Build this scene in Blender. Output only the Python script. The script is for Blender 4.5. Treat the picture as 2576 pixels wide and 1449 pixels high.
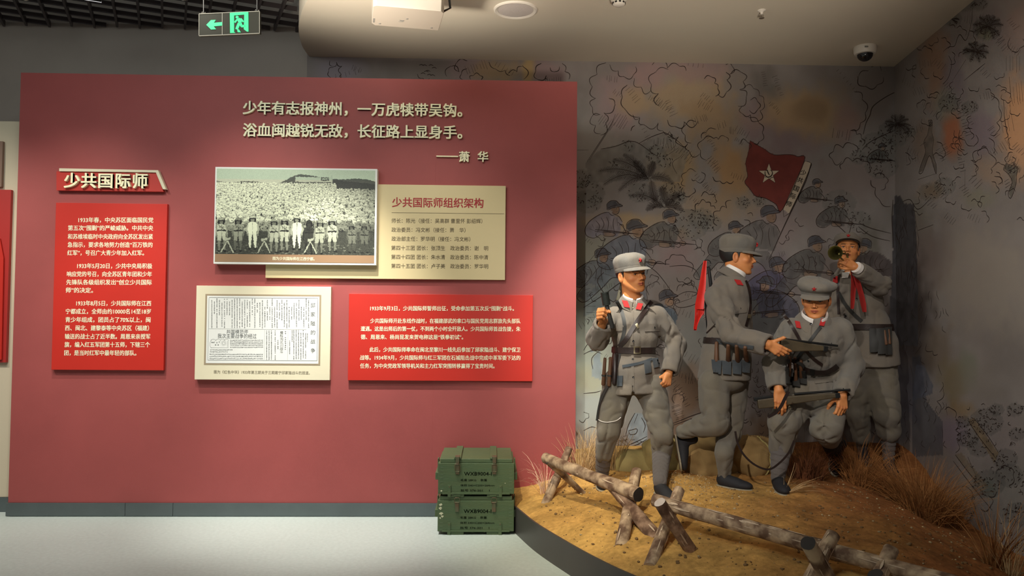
import bpy, bmesh, math, random
import numpy as np
from mathutils import Vector, Matrix, Euler
from mathutils.bvhtree import BVHTree
from mathutils import noise as mnoise
random.seed(7); RNG = np.random.default_rng(11)
for o in list(bpy.data.objects): bpy.data.objects.remove(o)
SC = bpy.context.scene; COL = SC.collection
PI = math.pi; R = math.radians

# ------------------------------------------------------------------ camera
W_, H_, F_ = 2576.0, 1449.0, 1935.0
CAM = np.array([0.0, 0.0, 1.525])
yaw, pitch, roll = R(1.6), R(1.94), R(0.45)
fwd = Vector((math.sin(yaw)*math.cos(pitch), math.cos(yaw)*math.cos(pitch), math.sin(pitch)))
rt = fwd.cross(Vector((0, 0, 1))).normalized(); up = rt.cross(fwd)
# the phone leans anticlockwise by `roll`
rt2 = rt*math.cos(roll)+up*math.sin(roll); up2 = up*math.cos(roll)-rt*math.sin(roll)
cam_data = bpy.data.cameras.new('camera'); cam = bpy.data.objects.new('camera', cam_data); COL.objects.link(cam)
M = Matrix((rt2, up2, -fwd)).transposed().to_4x4(); M.translation = Vector(CAM); cam.matrix_world = M
cam_data.sensor_fit = 'HORIZONTAL'; cam_data.sensor_width = 36.0; cam_data.lens = 36.0*F_/W_
cam_data.clip_start = 0.05; cam_data.clip_end = 60
SC.camera = cam
RT, UP, FW = np.array(rt2), np.array(up2), np.array(fwd)
def ray(px, py):
    d = FW + RT*((px-W_/2)/F_) - UP*((py-H_/2)/F_); return d/np.linalg.norm(d)
def at_y(px, py, Y):
    d = ray(px, py); return CAM + d*((Y-CAM[1])/d[1])
def at_z(px, py, Z):
    d = ray(px, py); return CAM + d*((Z-CAM[2])/d[2])
def proj(p):
    v = np.asarray(p)-CAM; w = v@FW; return (W_/2+F_*(v@RT)/w, H_/2-F_*(v@UP)/w)

# ------------------------------------------------------------------ view, world, lights
SC.view_settings.view_transform = 'Standard'; SC.view_settings.look = 'None'
SC.view_settings.gamma = 1.0; SC.view_settings.use_curve_mapping = False
SC.view_settings.exposure = 0.0
world = bpy.data.worlds.new('world'); SC.world = world; world.use_nodes = True
world.node_tree.nodes['Background'].inputs[0].default_value = (1.0, 0.92, 0.84, 1)
world.node_tree.nodes['Background'].inputs[1].default_value = 0.17
def light(name, kind, loc, aim, energy, color, size=0.05, spot=60, blend=0.6, size_y=None):
    d = bpy.data.lights.new(name, kind); d.energy = energy; d.color = color
    if kind == 'SPOT': d.spot_size = R(spot); d.spot_blend = blend; d.shadow_soft_size = size
    if kind == 'AREA':
        d.size = size
        if size_y: d.shape = 'RECTANGLE'; d.size_y = size_y
    o = bpy.data.objects.new(name, d); COL.objects.link(o); o.location = loc
    o.rotation_euler = (Vector(aim)-Vector(loc)).to_track_quat('-Z', 'Y').to_euler()
    return o
WARM = (1.0, 0.93, 0.82)
# track spots over the red display wall
for x, e, ax, az, sp in ((-3.20, 150, -3.00, 1.65, 52), (-1.75, 150, -1.72, 1.75, 54), (-0.50, 90, -0.50, 1.6, 52), ):
    light('track_spot', 'SPOT', (x, 3.95, 3.75), (ax, 5.83, az), e, WARM, 0.04, sp, 1.0)
light('track_spot', 'SPOT', (-4.35, 4.1, 3.75), (-4.1, 5.95, 1.5), 190, WARM, 0.04, 60, 1.0)
for x, e in ((-2.75, 230), (-1.15, 600)):
    light('track_spot', 'SPOT', (x, 4.70, 3.75), (x+0.1, 5.72, 0.55), e, (1.0, 0.97, 0.90), 0.04, 48, 1.0)
# track spot in front of the diorama, a little left of the viewer
light('track_spot', 'SPOT', (-0.35, 1.0, 3.1), (1.35, 5.6, 1.1), 450, (1.0, 0.93, 0.84), 0.03, 43, 1.0)
# spot at the soffit edge on the left end of the mural, the first figure and the tip of the mound
light('track_spot', 'SPOT', (0.50, 4.40, 3.62), (0.92, 6.3, 0.45), 560, (1.0, 0.97, 0.86), 0.03, 36, 1.0)
light('track_spot', 'SPOT', (-0.45, 3.7, 3.7), (0.62, 5.05, 0.2), 330, (1.0, 0.88, 0.62), 0.03, 32, 1.0)
# spot on the painted right wall
light('track_spot', 'SPOT', (1.3, 2.2, 3.5), (3.2, 4.9, 1.7), 190, (1.0, 0.94, 0.86), 0.04, 60, 1.0)
# unseen fill spots, added low in the hall to brighten the soffit
light('soffit_fill', 'SPOT', (-1.9, 2.2, 1.6), (-1.15, 4.15, 3.76), 2100, (1.0, 0.90, 0.75), 0.2, 46, 1.0)
light('soffit_fill', 'SPOT', (0.8, 0.8, 1.3), (1.2, 4.2, 3.76), 640, (1.0, 0.89, 0.75), 0.2, 44, 1.0)
# general hall light from behind the viewer
light('hall_light', 'AREA', (-2.0, 2.8, 3.9), (-2.0, 4.0, 0.0), 70, (0.90, 1.0, 0.97), 2.6, size_y=1.2)
# ------------------------------------------------------------------ materials
def lin(c):
    return tuple(((x/255)/12.92 if x/255 <= 0.04045 else ((x/255+0.055)/1.055)**2.4) for x in c)
MATS = {}
def mat(name, rgb, rough=0.7, metal=0.0, var=0.0, vscale=6.0, bump=0.0, bscale=60.0, attr=None, spec=0.5, emit=0.0, stretch=None, rgb2=None, vdetail=4.0, sheen=0.0):
    if name in MATS: return MATS[name]
    m = bpy.data.materials.new(name); m.use_nodes = True; nt = m.node_tree; b = nt.nodes['Principled BSDF']
    c = (*rgb, 1)
    b.inputs['Roughness'].default_value = rough; b.inputs['Metallic'].default_value = metal
    b.inputs['Specular IOR Level'].default_value = spec
    if sheen: b.inputs['Sheen Weight'].default_value = sheen
    b.inputs['Base Color'].default_value = c
    tc = nt.nodes.new('ShaderNodeTexCoord'); mp = nt.nodes.new('ShaderNodeMapping')
    nt.links.new(tc.outputs['Object'], mp.inputs[0])
    if stretch: mp.inputs['Scale'].default_value = stretch
    src = None
    if attr:
        a = nt.nodes.new('ShaderNodeVertexColor'); a.layer_name = attr; src = a.outputs[0]
    if var or rgb2:
        n = nt.nodes.new('ShaderNodeTexNoise'); n.inputs['Scale'].default_value = vscale; n.inputs['Detail'].default_value = vdetail
        nt.links.new(mp.outputs[0], n.inputs['Vector'])
        if rgb2:
            r = nt.nodes.new('ShaderNodeValToRGB'); r.color_ramp.elements[0].position = 0.38; r.color_ramp.elements[1].position = 0.62
            r.color_ramp.elements[0].color = c; r.color_ramp.elements[1].color = (*rgb2, 1)
            nt.links.new(n.outputs[0], r.inputs[0]); src = r.outputs[0]
        if var:
            mr = nt.nodes.new('ShaderNodeMapRange'); mr.inputs[1].default_value = 0.3; mr.inputs[2].default_value = 0.7
            mr.inputs[3].default_value = 1-var; mr.inputs[4].default_value = 1+var
            nt.links.new(n.outputs[0], mr.inputs[0])
            mx = nt.nodes.new('ShaderNodeVectorMath'); mx.operation = 'MULTIPLY'
            if src: nt.links.new(src, mx.inputs[0])
            else: mx.inputs[0].default_value = rgb
            nt.links.new(mr.outputs[0], mx.inputs[1]); src = mx.outputs[0]
    if src: nt.links.new(src, b.inputs['Base Color'])
    if bump:
        n2 = nt.nodes.new('ShaderNodeTexNoise'); n2.inputs['Scale'].default_value = bscale; n2.inputs['Detail'].default_value = 3
        nt.links.new(mp.outputs[0], n2.inputs['Vector'])
        bp = nt.nodes.new('ShaderNodeBump'); bp.inputs['Strength'].default_value = min(1, bump); bp.inputs['Distance'].default_value = 0.004
        nt.links.new(n2.outputs[0], bp.inputs['Height']); nt.links.new(bp.outputs[0], b.inputs['Normal'])
    if emit:
        b.inputs['Emission Color'].default_value = c; b.inputs['Emission Strength'].default_value = emit
    MATS[name] = m; return m

# ------------------------------------------------------------------ objects
def tag(o, label=None, cat=None, group=None, kind=None):
    if label: o['label'] = label
    if cat: o['category'] = cat
    if group: o['group'] = group
    if kind: o['kind'] = kind
    return o
def empty(name, loc=(0, 0, 0), label=None, cat=None, group=None):
    o = bpy.data.objects.new(name, None); COL.objects.link(o); o.location = loc; o.empty_display_size = 0.1
    return tag(o, label, cat, group)
def link(name, me, m=None, parent=None, smooth=False):
    if m is not None and not len(me.materials): me.materials.append(m)
    if smooth: me.polygons.foreach_set('use_smooth', [True]*len(me.polygons))
    o = bpy.data.objects.new(name, me); COL.objects.link(o)
    if parent is not None:
        o.parent = parent
        mw = Matrix.Identity(4); p = parent
        while p: mw = p.matrix_parent_inverse @ p.matrix_basis @ mw; p = p.parent
        o.matrix_parent_inverse = mw.inverted()
    return o
def from_np(name, V, Fq, m=None, parent=None, smooth=True, cols=None):
    V = np.asarray(V, dtype=np.float32); Fq = np.asarray(Fq, dtype=np.int32)
    me = bpy.data.meshes.new(name); k = Fq.shape[1]
    me.vertices.add(len(V)); me.vertices.foreach_set('co', V.ravel())
    me.loops.add(Fq.size); me.loops.foreach_set('vertex_index', Fq.ravel())
    me.polygons.add(len(Fq)); me.polygons.foreach_set('loop_start', np.arange(0, Fq.size, k, dtype=np.int32))
    me.update(calc_edges=True); me.validate()
    if cols is not None:
        a = me.color_attributes.new('Col', 'FLOAT_COLOR', 'POINT')
        c = np.ones((len(V), 4), dtype=np.float32); c[:, :3] = cols; a.data.foreach_set('color', c.ravel())
    return link(name, me, m, parent, smooth)
class MB:
    """collects simple shapes into one mesh"""
    def __init__(s): s.v = []; s.f = []
    def add(s, vs, fs):
        n = len(s.v); s.v += [tuple(map(float, v)) for v in vs]; s.f += [tuple(n+i for i in f) for f in fs]; return s
    def box(s, lo, hi, mtx=None):
        x0, y0, z0 = lo; x1, y1, z1 = hi
        vs = [(x0,y0,z0),(x1,y0,z0),(x1,y1,z0),(x0,y1,z0),(x0,y0,z1),(x1,y0,z1),(x1,y1,z1),(x0,y1,z1)]
        if mtx is not None: vs = [mtx @ Vector(v) for v in vs]
        return s.add(vs, [(0,3,2,1),(4,5,6,7),(0,1,5,4),(1,2,6,5),(2,3,7,6),(3,0,4,7)])
    def prism(s, poly, y0, y1):
        """poly: world (x,z) outline, extruded from y0 (front) to y1"""
        n = len(poly); vs = [(x, y0, z) for x, z in poly]+[(x, y1, z) for x, z in poly]
        return s.add(vs, [tuple(range(n)), tuple(range(2*n-1, n-1, -1))]+[((i+1) % n, i, n+i, n+(i+1) % n) for i in range(n)])
    def tube(s, pts, rad, seg=8, cap=True, jit=0.0):
        pts = [Vector(p) for p in pts]; n = len(pts)
        if not hasattr(rad, '__len__'): rad = [rad]*n
        base = len(s.v); ref = None
        for i, p in enumerate(pts):
            d = (pts[min(i+1, n-1)]-pts[max(i-1, 0)]).normalized()
            if ref is None:
                ref = d.orthogonal().normalized()
            ref = (ref-d*ref.dot(d)).normalized(); b = d.cross(ref)
            for k in range(seg):
                a = 2*PI*k/seg; r = rad[i]*(1+jit*(random.random()-0.5))
                s.v.append(tuple(p+ref*math.cos(a)*r+b*math.sin(a)*r))
        for i in range(n-1):
            for k in range(seg):
                a, b_ = base+i*seg+k, base+i*seg+(k+1) % seg
                s.f.append((a, b_, b_+seg, a+seg))
        if cap:
            s.f.append(tuple(base+k for k in range(seg-1, -1, -1))); s.f.append(tuple(base+(n-1)*seg+k for k in range(seg)))
        return s
    def lathe(s, prof, seg=32, mtx=None):
        base = len(s.v)
        for r, z in prof:
            for k in range(seg):
                v = Vector((r*math.cos(2*PI*k/seg), r*math.sin(2*PI*k/seg), z))
                s.v.append(tuple(mtx @ v if mtx is not None else v))
        for i in range(len(prof)-1):
            for k in range(seg):
                a, b_ = base+i*seg+k, base+i*seg+(k+1) % seg
                s.f.append((a, b_, b_+seg, a+seg))
        s.f.append(tuple(base+k for k in range(seg-1, -1, -1))); s.f.append(tuple(base+(len(prof)-1)*seg+k for k in range(seg)))
        return s
    def build(s, name, m=None, parent=None, smooth=False, bevel=0.0, segs=2, recalc=True):
        me = bpy.data.meshes.new(name); me.from_pydata(s.v, [], s.f)
        if recalc or bevel:
            bm = bmesh.new(); bm.from_mesh(me)
            if recalc: bmesh.ops.recalc_face_normals(bm, faces=bm.faces)
            if bevel:
                es = [e for e in bm.edges if len(e.link_faces) == 2 and e.calc_face_angle(0) > 0.6]
                bmesh.ops.bevel(bm, geom=es, offset=bevel, segments=segs, affect='EDGES', profile=0.5)
            bm.to_mesh(me); bm.free()
        me.update(); o = link(name, me, m, parent, False)
        if smooth:
            me.polygons.foreach_set('use_smooth', [True]*len(me.polygons)); me.set_sharp_from_angle(angle=R(38))
        return o
def struct(o, kind='structure'):
    o['kind'] = kind; return o
def copy_tree(o, parent=None):
    c = o.copy(); COL.objects.link(c); c.parent = parent
    for ch in list(o.children): copy_tree(ch, c)
    return c

# ------------------------------------------------------------------ lettering
def text_mesh(s, size, bold=0.0, depth=0.0, res=3):
    """heavier weight by striking the same outline a few times, a hair apart"""
    V, fs = text_mesh0(s, size, 0.0, depth, res)
    if bold <= 0.003 or not len(V): return V, fs
    d = bold*0.85*size; n = len(V); VV = [V]; FF = list(fs)
    for k, (dx, dy) in enumerate(((-d, -d*0.6), (d, -d*0.6), (-d, d*0.6), (d, d*0.6))):
        v = V.copy(); v[:, 0] += dx; v[:, 1] += dy; v[:, 2] += 0.00003*(k+1)
        FF += [tuple(i+n*(k+1) for i in f) for f in fs]; VV.append(v)
    return np.concatenate(VV), FF
def text_mesh0(s, size, bold=0.0, depth=0.0, res=3, shear=0.0, bevel=0.0):
    cu = bpy.data.curves.new('t', 'FONT'); cu.body = s; cu.size = size; cu.offset = bold*size; cu.extrude = depth
    cu.resolution_u = res; cu.fill_mode = 'FRONT' if depth == 0 else 'BOTH'; cu.shear = shear; cu.bevel_depth = bevel
    o = bpy.data.objects.new('t', cu); COL.objects.link(o)
    dg = bpy.context.evaluated_depsgraph_get(); dg.update()
    me = bpy.data.meshes.new_from_object(o.evaluated_get(dg)); me.materials.clear()
    bpy.data.objects.remove(o); bpy.data.curves.remove(cu)
    co = np.empty(len(me.vertices)*3, dtype=np.float32); me.vertices.foreach_get('co', co)
    fs = [tuple(p.vertices) for p in me.polygons]
    bpy.data.meshes.remove(me)
    return co.reshape(-1, 3), fs
def line_fit(mb, s, p0, p1, Y, em_px, bold=0.02, depth=0.0, Rcol=None):
    """a line of writing on the wall plane Y from pixel p0 (left, vertical middle) to pixel p1"""
    a, b = at_y(*p0, Y), at_y(*p1, Y); em = em_px/F_*Y
    V, fs = text_mesh(s, em, bold, depth, res=2)
    if not len(V): return
    w = V[:, 0].max()-V[:, 0].min(); k = (b[0]-a[0])/w
    zc = a[2]; sl = (b[2]-a[2])/(b[0]-a[0])
    x = (V[:, 0]-V[:, 0].min())*k
    out = np.stack([a[0]+x, Y-V[:, 2], zc+sl*x+V[:, 1]-0.36*em], 1)
    mb.add([tuple(v) for v in out], fs)
# ------------------------------------------------------------------ vectorised noise
_PERM = RNG.permutation(256).astype(np.int64); _VAL = RNG.random(256)
def vnoise(x, y, z):
    x, y, z = np.broadcast_arrays(x, y, z)
    xi, yi, zi = np.floor(x).astype(np.int64), np.floor(y).astype(np.int64), np.floor(z).astype(np.int64)
    fx, fy, fz = x-xi, y-yi, z-zi
    u, v, w = fx*fx*(3-2*fx), fy*fy*(3-2*fy), fz*fz*(3-2*fz)
    def h(a, b, c): return _VAL[_PERM[(_PERM[(_PERM[a & 255]+b) & 255]+c) & 255]]
    def lx(b, c): return h(xi, b, c)*(1-u)+h(xi+1, b, c)*u
    return ((lx(yi, zi)*(1-v)+lx(yi+1, zi)*v)*(1-w)+(lx(yi, zi+1)*(1-v)+lx(yi+1, zi+1)*v)*w)*2-1
def fbm(x, y, z, o=3):
    s, a = 0, 1.0
    for k in range(o): s = s+a*vnoise(x*2**k+7*k, y*2**k, z*2**k); a *= 0.5
    return s

# ------------------------------------------------------------------ the room
YP = 5.85          # front of the red display wall
YW = 6.70          # back wall with the mural
Z_SOF, Z_GRID = 3.76, 3.97
M_red = mat('red_wall_paint', (0.33, 0.066, 0.062), 0.62, var=0.05, vscale=3, bump=0.12, bscale=220)
M_grey = mat('grey_wall_paint', (0.38, 0.33, 0.29), 0.8, var=0.06, vscale=2, bump=0.2, bscale=150)
M_cream_wall = mat('cream_wall', (0.60, 0.52, 0.38), 0.7, bump=0.1, bscale=150)
M_floor = mat('floor_vinyl', (0.50, 0.56, 0.52), 0.45, var=0.07, vscale=40, vdetail=8, bump=0.08, bscale=200)
M_sof = mat('soffit_paint', (0.68, 0.61, 0.50), 0.8, var=0.02, vscale=1.5)
M_base = mat('baseboard_metal', (0.13, 0.155, 0.16), 0.35, 0.6, var=0.06)
M_black = mat('ceiling_black', (0.012, 0.011, 0.012), 0.9)
M_grid = mat('grid_blade', (0.075, 0.06, 0.062), 0.5, 0.3)

struct(MB().box((-5.5, -1.0, -0.10), (5.0, 7.1, 0.0)).build('floor', M_floor))
struct(MB().box((-5.5, YW, 0.0), (-1.62, YW+0.12, 4.6)).build('wall_back', M_grey))
struct(MB().box((-5.5, -1.0, 4.55), (5.0, 7.1, 4.65)).build('ceiling', M_black))

# open black grid ceiling: every blade a part of its own
cg = empty('ceiling_grid', (-2.4, 6.1, Z_GRID)); cg['kind'] = 'structure'
ang = R(22.5)
bl = MB().box((-0.006, -3.4, 0), (0.006, 3.4, 0.06)).build('blade_long', M_grid).data
bl2 = MB().box((-3.6, -0.004, 0.012), (3.6, 0.004, 0.05)).build('blade_cross', M_grid).data
for n in ('blade_long', 'blade_cross'): bpy.data.objects.remove(bpy.data.objects[n])
rotm = Matrix.Rotation(ang, 4, 'Z')
def clip_blade(cx, cy, dx, dy, half_w, z0, z1):
    """one blade kept inside the hall area left of the soffit: X -5.3..X(soffit), Y 4.6..YW"""
    ts = [t for t in np.arange(-6, 6, 0.05) if -5.4 < cx+dx*t < 5.4 and 4.7 < cy+dy*t < YW-0.01 and not in_soffit(cx+dx*t, cy+dy*t)]
    if len(ts) < 3: return
    t0, t1 = ts[0], ts[-1]
    px, py = -dy*half_w, dx*half_w
    m = MB(); a = (cx+dx*t0, cy+dy*t0); b = (cx+dx*t1, cy+dy*t1)
    vs = [(a[0]-px, a[1]-py), (b[0]-px, b[1]-py), (b[0]+px, b[1]+py), (a[0]+px, a[1]+py)]
    m.add([(x, y, z0) for x, y in vs]+[(x, y, z1) for x, y in vs], [(0,3,2,1),(4,5,6,7),(0,1,5,4),(1,2,6,5),(2,3,7,6),(3,0,4,7)])
    m.build('blade', M_grid, cg)
sof_edge = [(-1.60, YW), (-1.60, 6.45), (-1.545, 6.1), (-1.46, 5.8), (-1.34, 5.5), (-1.15, 5.2), (-0.85, 4.85), (-0.45, 4.5), (0.1, 4.1), (0.8, 3.7), (1.7, 3.3), (2.6, 3.05), (3.6, 2.9)]
def in_soffit(x, y):
    if x > 3.6: return True
    for (x0, y0), (x1, y1) in zip(sof_edge[:-1], sof_edge[1:]):
        if y1 <= y <= y0 and (y0 != y1):
            return x > x0+(x1-x0)*(y-y0)/(y1-y0)-0.02
    return False
dxl, dyl = -math.sin(ang), math.cos(ang)
for i in range(-20, 16):
    s = i*0.178
    clip_blade(-2.2+s*math.cos(ang), 6.0+s*math.sin(ang), dxl, dyl, 0.009, Z_GRID, Z_GRID+0.05)
for i in range(-14, 15):
    s = i*0.178
    clip_blade(-2.2+dxl*s, 6.0+dyl*s, math.cos(ang), math.sin(ang), 0.004, Z_GRID+0.012, Z_GRID+0.05)

# lowered soffit with a curved edge over the diorama
def smooth_path(pts, n):
    P = np.array(pts, float); t = np.r_[0, np.cumsum(np.linalg.norm(np.diff(P, axis=0), axis=1))]
    out = []
    for s in np.linspace(0, t[-1], n):
        i = min(np.searchsorted(t, s, 'right')-1, len(P)-2); i = max(i, 0)
        u = (s-t[i])/(t[i+1]-t[i]); p0, p1, p2, p3 = P[max(i-1, 0)], P[i], P[i+1], P[min(i+2, len(P)-1)]
        out.append(0.5*((2*p1)+(p2-p0)*u+(2*p0-5*p1+4*p2-p3)*u*u+(3*p1-p0-3*p2+p3)*u**3))
    return np.array(out)
se = smooth_path(sof_edge, 60)
m = MB(); n = len(se)
outline = [tuple(p) for p in se]+[(4.0, 2.9), (4.0, YW+0.1), (-1.60, YW+0.1)]
N = len(outline)
m.add([(x, y, Z_SOF) for x, y in outline]+[(x, y, Z_SOF+0.28) for x, y in outline],
      [tuple(range(N)), tuple(range(2*N-1, N-1, -1))]+[((i+1) % N, i, N+i, N+(i+1) % N) for i in range(N)])
struct(m.build('ceiling_soffit', M_sof))

# ------------------------------------------------------------------ red display wall with its baseboard
def xz(px, py, Y): p = at_y(px, py, Y); return p[0], p[2]
xl = (xz(53, 180, YP)[0]+xz(20, 1268, YP)[0])/2; xr = (xz(1452, 208, YP)[0]+xz(1447, 1210, YP)[0])/2
zt = (xz(53, 180, YP)[1]+xz(1452, 208, YP)[1])/2
ZB = 0.10

dw = empty('display_wall', ((xl+xr)/2, YP+0.06, 0), 'tall dark red exhibition wall carrying the gold poem and text boards', 'display wall')
xs_seam = [xl, xz(1088, 1100, YP)[0], xr]
for i in range(2):
    MB().box((xs_seam[i], YP, ZB), (xs_seam[i+1], YP+0.12, zt)).build('wall_panel', M_red, dw, bevel=0.0004, segs=1)
xb = [xl-0.012, xz(316, 1280, YP)[0], xz(436, 1280, YP)[0], xz(1110, 1280, YP)[0], xr+0.01]
for i in range(4):
    b = MB().box((xb[i]+0.002, YP-0.012, 0.004), (xb[i+1], YP+0.0, ZB), None).build('baseboard_strip', M_base, dw, bevel=0.002)
MB().box((xl+0.01, YP+0.002, 0.0), (xr-0.01, YP+0.118, ZB)).build('plinth', M_base, dw)
# neighbouring cream display wall on the left with its own red boards
cw = empty('display_wall', (-4.3, YP+0.2, 0), 'cream display wall partly cut off at the left edge of the picture', 'display wall')
zc = xz(20, 305, YP+0.13)[1]
MB().box((-5.2, YP+0.13, 0.11), (xl+0.25, YP+0.25, zc)).build('wall_panel', M_cream_wall, cw, bevel=0.002)
MB().box((-5.2, YP+0.118, 0.0), (xl-0.0, YP+0.13, 0.11)).build('baseboard_strip', M_base, cw, bevel=0.002)
M_redboard = mat('red_board', (0.52, 0.020, 0.010), 0.5, var=0.03, vscale=3)
M_redboard2 = mat('dark_red_board', (0.40, 0.022, 0.018), 0.5)
YN = YP+0.10
x1 = xz(21, 700, YN)[0]
o = MB().box((x1-0.9, YN, xz(10, 912, YN)[1]), (x1, YN+0.03, xz(10, 477, YN)[1])).build('text_board', M_redboard2, None, bevel=0.002)
tag(o, 'dark red board on the cream wall, cut off at the left picture edge', 'board')
o2 = MB().prism([xz(-60, 600, YN-0.012), xz(0, 600, YN-0.012), xz(9, 648, YN-0.012), xz(-60+64, 905, YN-0.012), xz(-60, 905, YN-0.012)], YN-0.014, YN-0.001).build('raised_plate', M_redboard, o)
x1 = xz(5, 400, YN)[0]
o = MB().box((x1-0.5, YN+0.002, xz(0, 470, YN)[1]), (x1, YN+0.03, xz(0, 355, YN)[1])).build('title_plate', mat('brown_plate', (0.22, 0.13, 0.09), 0.5), None, bevel=0.002)
tag(o, 'brown plate above the cut off dark red board at far left', 'plate')
o = MB().box((xz(75, 178, YP+0.09)[0], YP+0.07, zt), (xz(134, 178, YP+0.09)[0], YP+0.11, zt+0.012)).build('light_sliver', mat('pale_sliver', (0.8, 0.6, 0.55), 0.6))  # pale strip added for the sliver of light on the wall top
tag(o, 'thin pale batten added on top of the red display wall, standing in for light', 'sliver')

# ------------------------------------------------------------------ raised gold characters
M_gold = mat('gold_letters', (1.0, 0.93, 0.62), 0.45, 0.0)
def char3d(ch, cx, cy, em_px, Y, parent, depth=0.008, bold=0.028, m=None):
    em = em_px/F_*Y; V, fs = text_mesh(ch, em, bold, depth, res=3)
    a = at_y(cx, cy, Y)
    xm = em*0.5
    if ch in '—': xm = (V[:, 0].max()+V[:, 0].min())/2
    out = np.stack([a[0]+V[:, 0]-xm, Y-V[:, 2], a[2]+V[:, 1]-0.36*em], 1)
    return MB().add(out, fs).build('character', m or M_gold, parent, recalc=False)
poem = empty('poem_inscription', (xz(890, 400, YP)[0], YP, xz(890, 400, YP)[1]), 'two lines of raised gold verse with a signature, high on the red wall', 'lettering')
L1 = '少年有志报神州，一万虎犊带吴钩。'; L2 = '浴血闽越锐无敌，长征路上显身手。'
for i in range(16):
    for s, y0, y1 in ((L1, 272, 279), (L2, 328, 334)):
        char3d(s[i], 629.5+35.9*i, y0+(y1-y0)*i/15, 36.0, YP-0.012, poem, 0.010, 0.026)
a = xz(1098, 394, YP); b = xz(1153, 395, YP)
MB().box((a[0], YP-0.02, a[1]-0.004), (b[0], YP-0.0, a[1]+0.004)).build('dash', M_gold, poem)
for ch, cx in (('萧', 1168), ('华', 1215)): char3d(ch, cx, 395, 28.5, YP-0.01, poem, 0.009)

# ------------------------------------------------------------------ boards
def board(name, corners, Yf, th, m, label, cat='board', bevel=0.0015):
    P = [xz(px, py, Yf) for px, py in corners]   # tl tr br bl
    x0, x1 = (P[0][0]+P[3][0])/2, (P[1][0]+P[2][0])/2; z1, z0 = (P[0][1]+P[1][1])/2, (P[2][1]+P[3][1])/2
    e = empty(name, ((x0+x1)/2, YP, z0), label, cat)
    MB().box((x0, Yf, z0), (x1, Yf+th, z1)).build('panel', m, e, bevel=bevel)
    return e, (x0, x1, z0, z1)
M_ink_cream = mat('cream_print', (0.86, 0.80, 0.56), 0.6)
M_ink_brown = mat('brown_print', (0.10, 0.07, 0.035), 0.7)
M_ink_red = mat('red_print', (0.36, 0.015, 0.02), 0.6)
M_cream_board = mat('cream_board', (0.66, 0.54, 0.30), 0.5)
M_pale_board = mat('pale_board', (0.76, 0.69, 0.50), 0.5)
M_white = mat('white_print', (0.80, 0.80, 0.76), 0.5)

# title sign 少共国际师
Ys = YP-0.035
ts = empty('title_sign', (xz(278, 480, YP)[0], YP, xz(278, 480, YP)[1]), 'small red title sign with a slanted right end and five gold characters', 'sign')
def c1(x, y): return (130+x/8.31, 400+y/8.31)
MB().prism([xz(*c1(*q), Ys) for q in ((100, 258), (2190, 288), (2335, 682), (100, 655))], Ys, YP).build('plate', mat('sign_red', (0.50, 0.035, 0.025), 0.45), ts)
MB().prism([xz(*c1(*q), Ys-0.01) for q in ((160, 195), (2225, 235), (2390, 630), (2325, 630), (2180, 282), (160, 255))], Ys-0.012, YP-0.012).build('edge_strip', M_pale_board, ts)
for ch, cx in zip('少共国际师', (440, 790, 1140, 1500, 1858)):
    char3d(ch, *c1(cx, 452+cx*0.008), 40, Ys-0.013, ts, 0.012, 0.03)

# tall red text board
Yb = YP-0.03
tb, _ = board('text_board', ((141, 509), (421, 514), (411, 933), (129, 929)), Yb, 0.03, M_redboard, 'tall bright red text board under the small slanted title sign')
def c2(x, y): return (x/2.587, 400+y/2.587)
mb = MB()
for s, x0, x1, y in (('1933年春，中央苏区面临国民党', 510, 998, 397), ('第五次“围剿”的严峻威胁。中共中央', 442, 997, 449), ('和苏维埃临时中央政府向全苏区发出紧', 441, 995, 505),
        ('急指示，要求各地努力创造“百万铁的', 440, 993, 558), ('红军”，号召广大青少年加入红军。', 438, 938, 611), ('1933年5月20日，少共中央局积极', 502, 991, 696),
        ('响应党的号召，向全苏区青年团和少年', 435, 989, 749), ('先锋队各级组织发出“创立少共国际', 431, 988, 802), ('师”的决定。', 429, 606, 854), ('1933年8月5日，少共国际师在江西', 496, 984, 939),
        ('宁都成立，全师由约10000名14至18岁', 427, 982, 992), ('青少年组成，团员占了70%以上，闽', 425, 980, 1046), ('西、闽北、建黎泰等中央苏区（福建）', 423, 970, 1100),
        ('输送的战士占了近半数。周恩来亲授军', 422, 978, 1155), ('旗，编入红五军团第十五师，下辖三个', 420, 976, 1208), ('团，是当时红军中最年轻的部队。', 418, 888, 1262)):
    line_fit(mb, s, c2(x0, y), c2(x1, y+1), Yb-0.0012, 14.2, 0.022)
mb.build('lettering', M_ink_cream, tb, recalc=False)

# wide red text board
tb2, _ = board('text_board', ((878, 738), (1341, 743), (1339, 959), (875, 957)), Yb, 0.03, M_redboard, 'wide bright red text board low on the right half of the red wall')
def c3(x, y): return (470+x/2.862, 700+y/2.862)
mb = MB()
for s, x0, x1, y in (('1933年9月3日，少共国际师誓师出征，受命参加第五次反“围剿”战斗。', 1320, 2356, 217), ('少共国际师开赴东线作战时，在福建邵武的拿口与国民党周志群旅先头部队', 1320, 2402, 307),
        ('遭遇。这是出师后的第一仗，不到两个小时全歼敌人。少共国际师首战告捷，朱', 1252, 2402, 364), ('德、周恩来、杨尚昆发来贺电称这是“铁拳初试”。', 1252, 1990, 423),
        ('此后，少共国际师奉命在闽北至黎川一线先后参加了邱家隘战斗、建宁保卫', 1315, 2402, 514), ('战等。1934年9月，少共国际师与红三军团在石城阻击战中完成中革军委下达的', 1247, 2402, 572),
        ('任务，为中央党政军领导机关和主力红军突围转移赢得了宝贵时间。', 1247, 2216, 631)):
    line_fit(mb, s, c3(x0, y), c3(x1, y+1.5), Yb-0.0012, 13.0, 0.022)
mb.build('lettering', M_ink_cream, tb2, recalc=False)

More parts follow.
